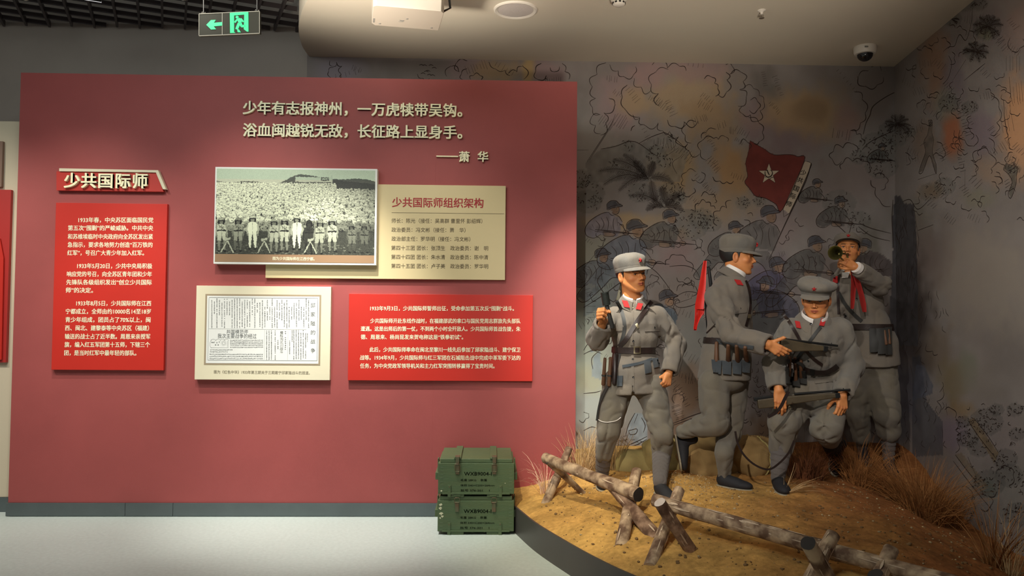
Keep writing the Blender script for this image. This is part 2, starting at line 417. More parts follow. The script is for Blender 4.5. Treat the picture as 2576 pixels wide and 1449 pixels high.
# cream organisation board behind the photograph
def c4(x, y): return (520+x/3.3026, 400+y/3.3026)
Yo = YP-0.028
ob, _ = board('organisation_board', (c4(495, 190), c4(2485, 232), c4(2478, 1008), c4(495, 985)), Yo, 0.028, M_cream_board, 'cream board listing ranks, partly hidden behind the old crowd photograph')
mb = MB(); line_fit(mb, '少共国际师组织架构', c4(1540, 360), c4(2300, 368), Yo-0.0012, 26.5, 0.022)
mb.build('heading', M_ink_red, ob, recalc=False)
mb = MB()
for s, x0, x1, y in (('师长：陈光（接任：吴高群 曹里怀 彭绍辉）', 1537, 2290, 513), ('政治委员：冯文彬（接任：萧　华）', 1535, 2150, 588), ('政治部主任：罗华明（接任：冯文彬）', 1535, 2190, 663),
        ('第四十三团 团长：张顶生　政治委员：谢　明', 1533, 2338, 739), ('第四十四团 团长：朱水清　政治委员：陈中清', 1533, 2338, 814), ('第四十五团 团长：卢子美　政治委员：罗华明', 1533, 2338, 889)):
    line_fit(mb, s, c4(x0, y), c4(x1, y+4), Yo-0.0012, 12.6, 0.004)
p0, p1 = at_y(*c4(1537, 443), Yo), at_y(*c4(2470, 458), Yo)
mb.box((p0[0], Yo-0.0015, (p0[2]+p1[2])/2-0.0012), (p1[0], Yo, (p0[2]+p1[2])/2+0.0012))
mb.build('lettering', M_ink_brown, ob, recalc=False)

# ------------------------------------------------------------------ old crowd photograph (flat print)
Yf = YP-0.075
pb, ext = board('photograph_board', (c4(72, 60), c4(1417, 88), c4(1408, 888), c4(55, 865)), Yf, 0.075, M_white, 'white edged board with an old photograph of a vast uniformed crowd', 'photograph')
def raster_print(name, corners, Y, img, parent, m):
    """img: rows x cols x 3 linear colours, printed on the flat face as coloured cells"""
    h, w = img.shape[:2]
    P = [np.array(xz(*c, Y)) for c in corners]
    u, v = np.meshgrid(np.linspace(0, 1, w), np.linspace(0, 1, h))
    X = (P[0][0]+P[3][0])/2+u*((P[1][0]+P[2][0])/2-(P[0][0]+P[3][0])/2)
    Z = (P[0][1]+P[1][1])/2+v*((P[2][1]+P[3][1])/2-(P[0][1]+P[1][1])/2)
    V = np.stack([X.ravel(), np.full(X.size, Y), Z.ravel()], 1)
    idx = np.arange(h*w).reshape(h, w)
    Fq = np.stack([idx[:-1, :-1], idx[1:, :-1], idx[1:, 1:], idx[:-1, 1:]], -1).reshape(-1, 4)
    return from_np(name, V, Fq, m, parent, False, img.reshape(-1, 3))
def crowd_image(S=1.45):
    rs = np.random.default_rng(3); w, h = int(400*S), int(210*S); yy, xx = np.mgrid[0:h, 0:w]/S
    g = np.full((h, w), 0.82)
    hill = 26+8*np.sin(xx/60)+4*np.sin(xx/23+1)-10*np.exp(-((xx-200)/30)**2)
    g = np.where(yy > hill, 0.30, g); g = np.where((xx > 292) & (yy > 24+0.09*(xx-292)), 0.20, g)
    def ell(cx, cy, rx, ry, val):
        x0, x1 = max(0, int((cx-rx)*S-1)), min(w, int((cx+rx)*S+2)); y0, y1 = max(0, int((cy-ry)*S-1)), min(h, int((cy+ry)*S+2))
        if x0 >= x1 or y0 >= y1: return
        sub = ((xx[y0:y1, x0:x1]-cx)/rx)**2+((yy[y0:y1, x0:x1]-cy)/ry)**2 < 1
        g[y0:y1, x0:x1] = np.where(sub, val, g[y0:y1, x0:x1])
    def rect(x0, y0, x1, y1, v): g[int(max(y0*S, 0)):int(y1*S+.5), int(max(x0*S, 0)):int(x1*S+.5)] = v
    rect(198, 18, 290, 30, .78); rect(262, 19, 283, 27, .2)
    for q in range(265, 281, 3): rect(q, 21, q+1.6, 24, .8)
    rect(288, 14, 290, 60, .75)
    def body(cx, cy, s, lum):
        ell(cx, cy+s*1.9, s*1.35, s*1.5, lum*(.35+.5*rs.random())); ell(cx, cy, s*.95, s*1.0, lum*(.75+.3*rs.random())); ell(cx+s*.1, cy+s*.15, s*.55, s*.45, lum*(.30+.2*rs.random())); ell(cx, cy-s*.35, s*1.0, s*.5, lum*(.8+.25*rs.random()))
        ell(cx+s*.9, cy+s*1.3, s*.3, s*.9, .08)
    y = 34.0
    while y < 150:
        t = (y-34)/116; s = 1.5+t*4.2
        for x in np.arange(-3, 403, s*2.25):
            cx, cy = x+rs.normal(0, s*.5), y+rs.normal(0, s*.45)
            if cx > 300 and cy < 46: continue
            lum = 1.0-0.35*max(0, (cx-250)/150); lum *= 1+.25*math.exp(-((cx-90)/70)**2); body(cx, cy, s, min(1.05, lum) if cy < 128 else lum*.62)
        y += 1.6+t*5.0
    m = yy > 152; g[m] = np.where(rs.random(m.sum()) < .5, .17, .30)
    for k in range(260): ell(rs.uniform(0, 400), rs.uniform(180, 210), rs.uniform(1, 4), 1, rs.uniform(.2, .55))
    def poly(pts, v):
        P = np.array(pts, float); x0, x1 = max(0, int(P[:, 0].min()*S)), min(w, int(P[:, 0].max()*S)+2); y0, y1 = max(0, int(P[:, 1].min()*S)), min(h, int(P[:, 1].max()*S)+2)
        if x0 >= x1 or y0 >= y1: return
        X, Y = xx[y0:y1, x0:x1], yy[y0:y1, x0:x1]; ins = np.zeros(X.shape, bool); j = len(P)-1
        for i in range(len(P)):
            xi, yi, xj, yj = *P[i], *P[j]; ins ^= ((yi > Y) != (yj > Y)) & (X < (xj-xi)*(Y-yi)/((yj-yi) or 1e-9)+xi); j = i
        g[y0:y1, x0:x1][ins] = v
    for cx, top, br, kind in ((14, 122, .8, 0), (56, 122, .62, 1), (92, 116, 1.0, 2), (146, 124, .8, 1), (172, 122, .85, 1), (203, 116, 1.0, 2), (234, 126, .22, 3), (262, 126, .72, 1), (291, 122, .78, 0), (341, 134, .46, 1), (372, 134, .40, 1)):
        q = 1.0 if cx < 310 else .86; ln = rs.normal(0, 2); f = lambda a, b: (cx+a*q+ln*b/80, top+b*q)
        ell(cx, top+8, 9*q, 11*q, .08); ell(cx, top+8, 4.6*q, 6*q, .45*br+.12); poly([f(-7, 4), f(-5, -2), f(5, -2), f(7, 4), f(0, 5.5)], .85*br); poly([f(-7.5, 4), f(7.5, 4), f(5, 6.4), f(-5, 6.4)], .08)
        poly([f(-3, 13), f(-12, 17), f(-12.5, 30), f(-10, 43), f(10, 43), f(12.5, 30), f(12, 17), f(3, 13)], br); poly([f(-12, 17), f(-16, 30), f(-14.5, 44), f(-11.5, 44), f(-12, 31), f(-10.5, 20)], br*.75); poly([f(12, 17), f(16, 30), f(14.5, 44), f(11.5, 44), f(12, 31), f(10.5, 20)], br*.75)
        ell(*f(-13, 46), 1.7, 2.2, br*.5); ell(*f(13, 46), 1.7, 2.2, br*.5); poly([f(-.5, 14), f(.7, 14), f(.7, 42), f(-.5, 42)], br*.55)
        if kind != 2: poly([f(-11, 27.5), f(11, 27.5), f(11, 30.5), f(-11, 30.5)], .12); poly([f(-9, 15), f(-7, 15), f(8, 28), f(6, 28)], .15); poly([f(-6, 20), f(-2, 20), f(-2, 23), f(-6, 23)], br*.7); poly([f(3, 20), f(7, 20), f(7, 23), f(3, 23)], br*.7)
        for g_ in (-1, 1):
            kk = 54 if kind != 2 else 60; poly([f(g_*.6, 42), f(g_*10, 42), f(g_*11, kk), f(g_*2.6, kk)], br*.95)
            poly([f(g_*3.4, kk), f(g_*9.4, kk), f(g_*9.6, 66), f(g_*8.2, 77), f(g_*5.2, 77), f(g_*4, 66)], br*(.62 if kind != 2 else .95)); ell(*f(g_*7.6, 79), 4*q, 1.8*q, .07)
        poly([f(-.6, 44), f(.6, 44), f(1.6, 58), f(-1.6, 58)], .15)
    for cx in (122, 238, 30):
        poly([(cx-1.5, 176), (cx+1.5, 176), (cx+17, 205), (cx+14, 205)], .75); poly([(cx-1.5, 176), (cx+1.5, 176), (cx-14, 205), (cx-17, 205)], .75); poly([(cx-7, 170), (cx+8, 168), (cx+8, 173), (cx-7, 177)], .7)
    # a little unevenness of old halftone printing
    dx = 1.1*S*vnoise(xx/3.2, yy/3.2, 1.0); dy = 1.1*S*vnoise(xx/3.2, yy/3.2, 7.0); yi, xi = np.mgrid[0:h, 0:w]
    g = g[np.clip(yi+dy, 0, h-1).astype(int), np.clip(xi+dx, 0, w-1).astype(int)]
    g = g+rs.normal(0, 0.035, g.shape); g = np.clip(g, 0.04, 1.0)
    img = np.stack([g*0.95, g*0.97, g*0.84], -1); img[:int(26*S)] *= np.array([0.93, 1.0, 1.0])
    return np.clip(img, 0, 1)**2.1*0.92
M_print = mat('photo_print', (1, 1, 1), 0.45, attr='Col')
Yq = Yf-0.0015
raster_print('picture', (c4(82, 74), c4(1401, 100), c4(1392, 803), c4(70, 786)), Yq, crowd_image(), pb, M_print)
P = [xz(*c, Yq) for c in (c4(70, 787), c4(1392, 803), c4(1390, 870), c4(66, 850))]
MB().box(((P[0][0]+P[3][0])/2, Yq-0.0003, (P[2][1]+P[3][1])/2), ((P[1][0]+P[2][0])/2, Yf, (P[0][1]+P[1][1])/2)).build('caption_strip', mat('caption_brown', (0.33, 0.20, 0.11), 0.5), pb)
mb = MB(); line_fit(mb, '图为少共国际师在江西宁都。', c4(548, 826), c4(896, 831), Yq-0.001, 9.2, 0.02); mb.build('caption', M_ink_cream, pb, recalc=False)

# ------------------------------------------------------------------ newspaper board
Yn = YP-0.045
nb, _ = board('newspaper_board', (c3(70, 52), c3(1040, 62), c3(1027, 735), c3(55, 728)), Yn, 0.045, M_pale_board, 'pale square board with a framed old newspaper page, under the crowd photograph')
def fr(poly, name, m, dy0, dy1):
    P = [xz(*c3(*q), Yn) for q in poly]
    x0, x1 = (P[0][0]+P[3][0])/2, (P[1][0]+P[2][0])/2; z1, z0 = (P[0][1]+P[1][1])/2, (P[2][1]+P[3][1])/2
    return MB().box((x0, Yn-dy0, z0), (x1, Yn-dy1, z1)).build(name, m, nb), (x0, x1, z0, z1)
fr(((135, 112), (970, 121), (958, 628), (123, 622)), 'mat_border', mat('mat_brown', (0.36, 0.28, 0.18), 0.6), 0.0015, 0.0)
_, (x0, x1, z0, z1) = fr(((148, 124), (957, 134), (946, 616), (137, 610)), 'page', M_white, 0.0028, 0.0014)
M_ink = mat('black_print', (0.03, 0.035, 0.035), 0.7)
mb = MB(); Yt = Yn-0.0034
U = lambda cx, cy: at_y(*c3(cx, cy), Yt)
def bar(ax, ay, bx, by, w=0.0011):
    a, b = U(ax, ay), U(bx, by)
    if abs(a[0]-b[0]) > abs(a[2]-b[2]): mb.box((min(a[0], b[0]), Yt, (a[2]+b[2])/2-w/2), (max(a[0], b[0]), Yt+0.0005, (a[2]+b[2])/2+w/2))
    else: mb.box(((a[0]+b[0])/2-w/2, Yt, min(a[2], b[2])), ((a[0]+b[0])/2+w/2, Yt+0.0005, max(a[2], b[2])))
for q in ((160, 138, 945, 146, .0022), (150, 588, 936, 596, .0022), (160, 142, 150, 590, .0016), (945, 148, 936, 596, .0022), (158, 364, 860, 370, .001), (562, 372, 556, 585, .0008), (728, 380, 724, 590, .0008)): bar(*q)
rs = random.Random(5)
def glyph(cx, cy, s):
    """one illegible printed character: a few tiny strokes"""
    for k in range(rs.randint(2, 3)):
        o_ = rs.uniform(-s*0.42, s*0.42); l = rs.uniform(s*0.35, s*0.5)
        bar(cx-l, cy+o_, cx+l, cy+o_+0.1, 0.0017)
    o_ = rs.uniform(-s*0.3, s*0.3); bar(cx+o_, cy-s*0.45, cx+o_+0.1, cy+s*0.45, 0.0016)
def vcol(x, y0, y1, s=7.0, g=9.3):
    y = y0
    while y < y1:
        if rs.random() < 0.95: glyph(x, y, s)
        y += g
for k, x in enumerate(np.arange(180, 545, 18.2)):
    if 505 < x < 520: vcol(x, 182, 245, 9, 12)
    else: vcol(x, 150+rs.choice([0, 0, 10, 20]), 268 if rs.random() < .25 else 356)
for x in np.arange(562, 880, 17.5): vcol(x, 150+rs.choice([0, 10, 30, 60]), rs.choice([356, 356, 300]))
for x in (575, 592, 609, 636): vcol(x, 380, 585)
for x in np.arange(770, 865, 17.0): vcol(x, 376+rs.choice([0, 0, 20]), 585)
vcol(710, 385, 520, 10, 14); vcol(656, 450, 520, 9, 14); vcol(740, 450, 545); vcol(758, 378, 460); vcol(868, 400, 460)
for y in (447, 459, 471, 483, 497):
    for x in np.arange(316, 552, 10.4): glyph(x, y, 7.6)
for y, x1_ in ((516, 330), (530, 300)):
    for x in np.arange(170, x1_, 11): glyph(x, y, 8)
for y in (548, 563, 579):
    for x in np.arange(168, 552, 11): glyph(x, y, 8)
mb.build('newsprint', M_ink, nb, recalc=False)['kind'] = 'stuff'
mb = MB()
line_fit(mb, '共国模范师', c3(285, 385), c3(440, 386), Yt, 10.5, 0.0); line_fit(mb, '我次主要战争的经过', c3(222, 416), c3(502, 418), Yt, 13, 0.0)
for i, ch in enumerate('邱家隘的战争'): line_fit(mb, ch, c3(892, 196+i*65), c3(924, 196+i*65), Yt, 12.5, -0.002)
for i, ch in enumerate('模科沟北川战斗'): line_fit(mb, ch, c3(671, 392+i*23), c3(693, 392+i*23), Yt, 8.5, -0.002)
mb.build('headline', M_ink, nb, recalc=False)['kind'] = 'stuff'
mb = MB()
def arc_px(cx, cy, rx, ry, a0, a1, n=10):
    pts = [U(cx+rx*math.cos(R(a0+(a1-a0)*k/n)), cy-ry*math.sin(R(a0+(a1-a0)*k/n))) for k in range(n+1)]
    mb.tube([(p[0], Yt, p[2]) for p in pts], 0.0006, 4)
for cx in (190, 225, 258, 285): arc_px(cx, 450, 17, 12, 0, 180)
arc_px(178, 475, 12, 26, 90, 270); bar(175, 499, 298, 500); bar(298, 448, 298, 500); bar(292, 452, 292, 496); arc_px(265, 468, 10, 10, 0, 360, 14)
for k in range(12): a_ = R(k*30); p, q = U(265+13*math.cos(a_), 468+13*math.sin(a_)), U(265+20*math.cos(a_), 468+20*math.sin(a_)); mb.tube([(p[0], Yt, p[2]), (q[0], Yt, q[2])], 0.0005, 4)
for k in range(7): glyph(180+k*9, 462+rs.choice([0, 18]), 10)
mb.build('emblem', M_ink, nb, recalc=False)
mb = MB(); line_fit(mb, '图为《红色中华》1933年第三期关于三期建宁邱家隘战斗的报道。', c3(195, 674), c3(885, 682), Yn-0.0012, 9.0, 0.004); mb.build('caption', mat('grey_print', (0.22, 0.19, 0.13), 0.7), nb, recalc=False)

# ------------------------------------------------------------------ exit sign, hung in the hall
es = empty('exit_sign', (0, 0, 0), 'dark hanging exit sign with a glowing green arrow and running figure', 'exit sign')
De = 4.3; tl = at_y(498, 34, De); Wd = 0.352; Hd = 0.128
ce = at_y(577, 59.5, De); es.location = ce; es.rotation_euler = (0, R(-1.2), R(-6))
M_es = mat('sign_black', (0.010, 0.010, 0.008), 0.6, spec=0.08); M_em = mat('sign_rim', (0.10, 0.095, 0.08), 0.5, 0.3)
M_green = mat('sign_green', (0.0, 0.90, 0.26), 0.5, emit=1.0); M_green.node_tree.nodes['Principled BSDF'].inputs['Base Color'].default_value = (0, 0.05, 0.02, 1)
def es_build(mbb, nm, m, bevel=0.0):
    o = mbb.build(nm, m, None, bevel=bevel); o.parent = es; return o
es_build(MB().box((-Wd/2, 0, -Hd/2), (Wd/2, 0.022, Hd/2)), 'case', M_es, 0.004)
b = MB(); t_ = 0.003
b.box((-Wd/2, -0.003, Hd/2-t_), (Wd/2, 0.001, Hd/2)).box((-Wd/2, -0.003, -Hd/2), (Wd/2, 0.001, -Hd/2+t_)).box((-Wd/2, -0.003, -Hd/2), (-Wd/2+t_, 0.001, Hd/2)).box((Wd/2-t_, -0.003, -Hd/2), (Wd/2, 0.001, Hd/2)).box((-Wd*0.115-t_/2, -0.002, -Hd/2), (-Wd*0.115+t_/2, 0.001, Hd/2))
es_build(b, 'frame', M_em)
def E(x, y): return ((x-612)/1095*Wd, (408-y)/395*Hd)       # from the zoomed crop
def flat(polys, nm):
    b = MB()
    for p in polys: b.prism([E(*q) for q in p], -0.0035, -0.001)
    return es_build(b, nm, M_green)
flat([[(200, 415), (285, 335), (370, 335), (335, 385), (485, 378), (488, 438), (335, 445), (375, 497), (285, 500)]], 'arrow')
flat([[(625, 225), (700, 220), (700, 560), (725, 575), (630, 575)], [(700, 222), (885, 218), (885, 262), (700, 270)], [(885, 218), (955, 222), (957, 562), (930, 562), (875, 520)]], 'door_shape')
import itertools
def limb(x0, y0, x1, y1, w):
    d = math.hypot(x1-x0, y1-y0); nx, ny = -(y1-y0)/d*w, (x1-x0)/d*w
    return [(x0+nx, y0+ny), (x1+nx, y1+ny), (x1-nx, y1-ny), (x0-nx, y0-ny)]
flat([[(755+28*math.cos(R(a)), 303+24*math.sin(R(a))) for a in range(0, 360, 30)], [(750, 335), (805, 318), (840, 380), (810, 430), (780, 400)], limb(755, 345, 712, 395, 14), limb(820, 330, 868, 390, 14),
      limb(790, 410, 745, 515, 24), limb(810, 400, 835, 465, 22), limb(830, 465, 905, 462, 20), [(755, 520), (790, 520), (820, 570), (765, 565)]], 'running_figure')
M_wire = mat('cable_dark', (0.05, 0.05, 0.05), 0.5)
for x in (-0.155, 0.155):
    o = MB().tube([(x, 0.01, Hd/2), (x, 0.01, 0.55)], 0.0022, 6).build('cable', M_wire); o.parent = es
    o = MB().tube([(x-0.012, 0.004, Hd/2-0.004), (x-0.004, 0.004, Hd/2+0.012), (x+0.004, 0.004, Hd/2-0.002), (x+0.014, 0.004, Hd/2+0.008)], 0.0016, 6).build('clip', M_em); o.parent = es

# ------------------------------------------------------------------ fittings on the soffit
M_wp = mat('white_plastic', (0.80, 0.74, 0.66), 0.4); M_dk = mat('dark_plastic', (0.02, 0.02, 0.02), 0.15)
def on_sof(px, py): return Vector(at_z(px, py, Z_SOF))
p = on_sof(1297, 24)
sp = empty('ceiling_speaker', p, 'round white flush speaker in the curved ceiling beside the projector', 'speaker')
def ch(mbb, nm, m, par, smooth=True, bevel=0):
    o = mbb.build(nm, m, None, smooth=smooth, bevel=bevel); o.parent = par; return o
ch(MB().lathe([(0.128, 0.0), (0.131, -0.008), (0.150, -0.014), (0.160, -0.008), (0.162, 0.0)], 48), 'rim', M_wp, sp)
ch(MB().lathe([(0.129, 0.0), (0.129, -0.007), (0.05, -0.011), (0.01, -0.012)], 48), 'grille', mat('speaker_grille', (0.62, 0.56, 0.53), 0.7, bump=0.5, bscale=400), sp)
p = on_sof(1557, -12)
sd = empty('smoke_detector', p, 'white smoke detector on the ceiling right of the round speaker', 'smoke detector')
ch(MB().lathe([(0.060, 0), (0.062, -0.018), (0.056, -0.040), (0.046, -0.046), (0.043, -0.066), (0.034, -0.074), (0.01, -0.076)], 32), 'body', M_wp, sd)
b = MB()
for k in range(10):
    a_ = 2*PI*k/10; b.box((-0.008, 0.040, -0.064), (0.008, 0.047, -0.053), Matrix.Rotation(a_, 4, 'Z'))
ch(b, 'vent_slots', M_dk, sd, False)
p = on_sof(1916, 26)
sk = empty('sprinkler', p, 'small white fire sprinkler head in the middle of the ceiling', 'sprinkler')
ch(MB().lathe([(0.030, 0), (0.030, -0.004), (0.018, -0.010), (0.010, -0.016), (0.010, -0.030)], 24), 'escutcheon', M_wp, sk)
b = MB()
for sgn in (-1, 1): b.tube([(sgn*0.009, 0, -0.026), (sgn*0.014, 0, -0.040), (sgn*0.004, 0, -0.056)], 0.0022, 6)
b.lathe([(0.019, -0.056), (0.019, -0.059), (0.004, -0.061)], 20)
ch(b, 'deflector', mat('sprinkler_metal', (0.4, 0.36, 0.3), 0.3, 0.8), sk, False)
p = on_sof(2176, 118)
dc = empty('dome_camera', p, 'white dome security camera with a dark glossy dome near the corner', 'camera')
ch(MB().lathe([(0.088, 0), (0.091, -0.012), (0.089, -0.048), (0.080, -0.062), (0.060, -0.064)], 40), 'housing', M_wp, dc)
ch(MB().lathe([(0.064, -0.060)]+[(0.062*math.cos(R(a)), -0.064-0.062*math.sin(R(a))*0.9) for a in range(0, 86, 8)], 32), 'dome', mat('dome_glass', (0.01, 0.01, 0.012), 0.05, spec=0.8), dc)
ch(MB().box((-0.045, -0.0915, -0.034), (-0.018, -0.086, -0.022)), 'logo_mark', mat('grey_ink', (0.25, 0.24, 0.22), 0.6), dc, False)

# projector hanging below the soffit
Zp = 3.40
P4 = [at_z(*q, Zp) for q in ((935, 63), (1103, 77), (1046, -40), (845, -40))]
ax_ = np.array(P4[1])-np.array(P4[0]); wx = np.linalg.norm(ax_[:2]); th_ = math.atan2(ax_[1], ax_[0])
pj = empty('projector', ((P4[0][0]+P4[1][0])/2, (P4[0][1]+P4[1][1])/2, Zp), 'cream ceiling projector hanging at the top edge of the picture', 'projector')
pj.rotation_euler = (0, 0, th_)
body = MB(); hw = wx/2
pts = [(-hw+0.02, 0), (hw-0.006, 0), (hw, -0.01), (hw, -0.30), (hw-0.02, -0.33), (-hw+0.02, -0.33), (-hw, -0.31), (-hw, -0.03)]
NN = len(pts)
body.add([(x, y, 0) for x, y in pts]+[(x, y, 0.018) for x, y in pts]+[(x*1.012, y*1.0, 0.11) for x, y in pts], [tuple(range(NN-1, -1, -1)), tuple(range(2*NN, 3*NN))]+[(i+NN*k, (i+1) % NN+NN*k, (i+1) % NN+NN*(k+1), i+NN*(k+1)) for k in range(2) for i in range(NN)])
M_pj = mat('projector_shell', (0.52, 0.46, 0.39), 0.45)
ch(body, 'shell', M_pj, pj, False, 0.003)
ch(MB().tube([(0, -0.15, 0.11), (0, -0.15, 0.36)], 0.02, 16), 'mount_pole', M_wp, pj)
ch(MB().box((hw-0.004, -0.24, 0.03), (hw+0.008, -0.06, 0.085)), 'side_vent', mat('vent_brown', (0.30, 0.22, 0.17), 0.6), pj, False)
ch(MB().tube([(hw+0.005, -0.20, 0.05), (hw+0.05, -0.22, 0.07), (hw+0.03, -0.25, 0.2), (hw-0.05, -0.2, 0.34)], 0.008, 8), 'cable', M_dk, pj)
for x, y in ((-hw+0.05, -0.04), (hw-0.05, -0.04), (0, -0.16)): ch(MB().lathe([(0.008, 0.001), (0.008, -0.002), (0.003, -0.003)], 12, Matrix.Translation((x, y, 0))), 'screw', mat('grey_ink', (0.25, 0.24, 0.22)), pj)
ch(MB().box((-0.045, -0.13, -0.0012), (-0.015, -0.12, 0.0005)).box((-0.040, -0.118, -0.0012), (-0.018, -0.112, 0.0005)).box((-0.05, -0.106, -0.0012), (-0.02, -0.100, 0.0005)), 'label_mark', MATS['grey_ink'], pj, False)
ch(MB().box((-hw+0.006, -0.12, 0.006), (-hw+0.018, -0.05, -0.001)), 'foot_slot', MATS['grey_ink'], pj, False)

# track-light heads that just reach into the frame at the top left
def track_head(px, py, rz, label, col, l=0.16, r=0.035):
    p = Vector(at_z(px, py, 3.86)); t = empty('track_light', p, label, 'spotlight')
    mt = Matrix.Rotation(rz, 4, 'Z') @ Matrix.Rotation(R(-60), 4, 'X')
    ch(MB().lathe([(r*0.6, l), (r, l*0.8), (r, 0.01), (r*0.9, 0.0)], 20, mt), 'can', col, t)
    ch(MB().tube([mt @ Vector((0, 0, l*0.6)), Vector((0, 0, 0.11))], 0.008, 8), 'stem', col, t)
track_head(62, -10, 0.3, 'small pale track spotlight at the top left corner', mat('lamp_beige', (0.5, 0.42, 0.34), 0.4))
track_head(458, -8, -0.4, 'small grey track spotlight left of the exit sign', mat('lamp_grey', (0.3, 0.26, 0.24), 0.4), 0.12, 0.03)
pt = at_z(232, 2, 3.80)
lb = empty('linear_lamp', pt, 'white slanting edge of a ceiling lamp at the top left', 'lamp'); lb.rotation_euler = (0, 0, R(24))
ch(MB().box((-0.05, -0.5, 0), (0.06, 0.0, 0.05)), 'housing', M_es, lb, False, 0.002)
ch(MB().box((-0.05, -0.003, -0.002), (0.06, 0.004, 0.010)), 'edge_trim', mat('white_trim', (0.9, 0.9, 0.92), 0.4, emit=0.6), lb, False)
# ------------------------------------------------------------------ walls of the diorama
WD = np.array([math.sin(R(7.8)), math.cos(R(7.8))])     # direction of the right wall, going away
pc = at_y(2249, 160, YW); XC = pc[0]
def right_x(y): return XC+(y-YW)*WD[0]/WD[1]

# ------------------------------------------------------------------ kerb and mound
kerb = [(0.03, 5.86), (0.085, 5.7), (0.165, 5.48), (0.30, 5.0), (0.475, 4.55), (0.60, 4.27), (0.735, 4.02), (1.0, 3.62), (1.35, 3.22), (1.8, 2.85), (2.35, 2.55), (2.95, 2.38)]
kp = smooth_path(kerb, 90)
def kerb_dist(x, y):
    x = np.asarray(x, float); y = np.asarray(y, float); d = np.full(x.shape, 9.0)
    for i in range(0, len(kp)-1, 3):
        a, b = kp[i], kp[min(i+3, len(kp)-1)]; ab = b-a; t = np.clip(((x-a[0])*ab[0]+(y-a[1])*ab[1])/(ab@ab), 0, 1)
        d = np.minimum(d, np.hypot(x-a[0]-t*ab[0], y-a[1]-t*ab[1]))
    return d
def sstep(a, b, x): t = np.clip((x-a)/(b-a), 0, 1); return t*t*(3-2*t)
def ground0(x, y):
    d = kerb_dist(x, y); rx = XC+(y-YW)*WD[0]/WD[1]
    z = 0.172+0.26*(1-np.exp(-d/0.75))
    z = z-(0.36*sstep(1.2, 0.0, rx-x)*sstep(6.7, 5.3, y))
    z = z+0.05*np.exp(-((x-1.25)**2+(y-5.35)**2)/0.05)+0.04*np.exp(-((x-0.75)**2+(y-5.7)**2)/0.06)
    z = z-0.05*sstep(5.7, 6.3, y)*sstep(0.9, 0.3, x)
    return z
def ground(x, y):
    x = np.asarray(x, float); y = np.asarray(y, float)
    e = sstep(0.0, 0.12, kerb_dist(x, y))
    return ground0(x, y)+e*(0.018*fbm(x*3, y*3, 0.3)+0.006*fbm(x*16, y*16, 1.7, 3))
_tx, _ty = np.linspace(-0.1, 3.7, 260), np.linspace(2.0, 6.9, 330)
_TX, _TY = np.meshgrid(_tx, _ty); _TZ = ground(_TX, _TY)
def gz(x, y):
    u = (x-_tx[0])/(_tx[1]-_tx[0]); v = (y-_ty[0])/(_ty[1]-_ty[0])
    u = min(max(u, 0), 258.99); v = min(max(v, 0), 328.99); i, j = int(u), int(v); u -= i; v -= j
    return float((_TZ[j, i]*(1-u)+_TZ[j, i+1]*u)*(1-v)+(_TZ[j+1, i]*(1-u)+_TZ[j+1, i+1]*u)*v)
# the soil: a fine grid cut to the kerb, walls and display wall
nx, ny = 300, 380
gx = np.linspace(-0.02, 3.55, nx); gy = np.linspace(2.3, YW, ny)
Xg, Yg = np.meshgrid(gx, gy)
kx_at = np.interp(gy, kp[::-1, 1], kp[::-1, 0])          # kerb X for each Y (kerb falls monotonically)
left = np.where(gy <= 5.86, kx_at, 0.0)+0.006
left = np.where(gy > YP+0.13, 0.02, left)
right = right_x(gy)+0.01
ok = (Yg > kp[-1, 1]+0.0)
U_ = (Xg-gx[0])/(gx[-1]-gx[0]); Xg = left[:, None]+U_*(right-left)[:, None]
Zg = ground(Xg, Yg)
crk = np.abs(fbm(Xg*7, Yg*7, 5.0, 2)); Zg = Zg-0.007*np.exp(-(crk/0.035)**2)*sstep(0.03, 0.2, kerb_dist(Xg, Yg))
idx = np.arange(nx*ny).reshape(ny, nx)
Fq = np.stack([idx[:-1, :-1], idx[:-1, 1:], idx[1:, 1:], idx[1:, :-1]], -1).reshape(-1, 4)
rowok = (gy[:-1] > kp[-1, 1])
Fq = Fq.reshape(ny-1, nx-1, 4)[rowok].reshape(-1, 4)
n1 = fbm(Xg*2.2, Yg*2.2, 2.2); n2 = fbm(Xg*11, Yg*11, 4.0)
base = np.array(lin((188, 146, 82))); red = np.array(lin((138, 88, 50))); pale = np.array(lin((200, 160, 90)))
wr = sstep(0.9, 2.6, Xg+0.5*n1)  # redder, darker soil to the right paints the dimmer light into the colour
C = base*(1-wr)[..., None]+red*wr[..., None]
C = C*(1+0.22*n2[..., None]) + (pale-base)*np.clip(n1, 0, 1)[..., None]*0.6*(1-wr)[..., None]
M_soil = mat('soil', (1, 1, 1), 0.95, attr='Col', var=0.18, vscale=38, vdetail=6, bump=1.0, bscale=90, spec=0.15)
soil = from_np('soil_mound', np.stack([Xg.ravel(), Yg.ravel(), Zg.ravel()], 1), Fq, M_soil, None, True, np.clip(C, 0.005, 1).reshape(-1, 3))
tag(soil, 'sloping mound of yellow brown earth under the four soldier figures', 'ground'); soil['kind'] = 'structure'
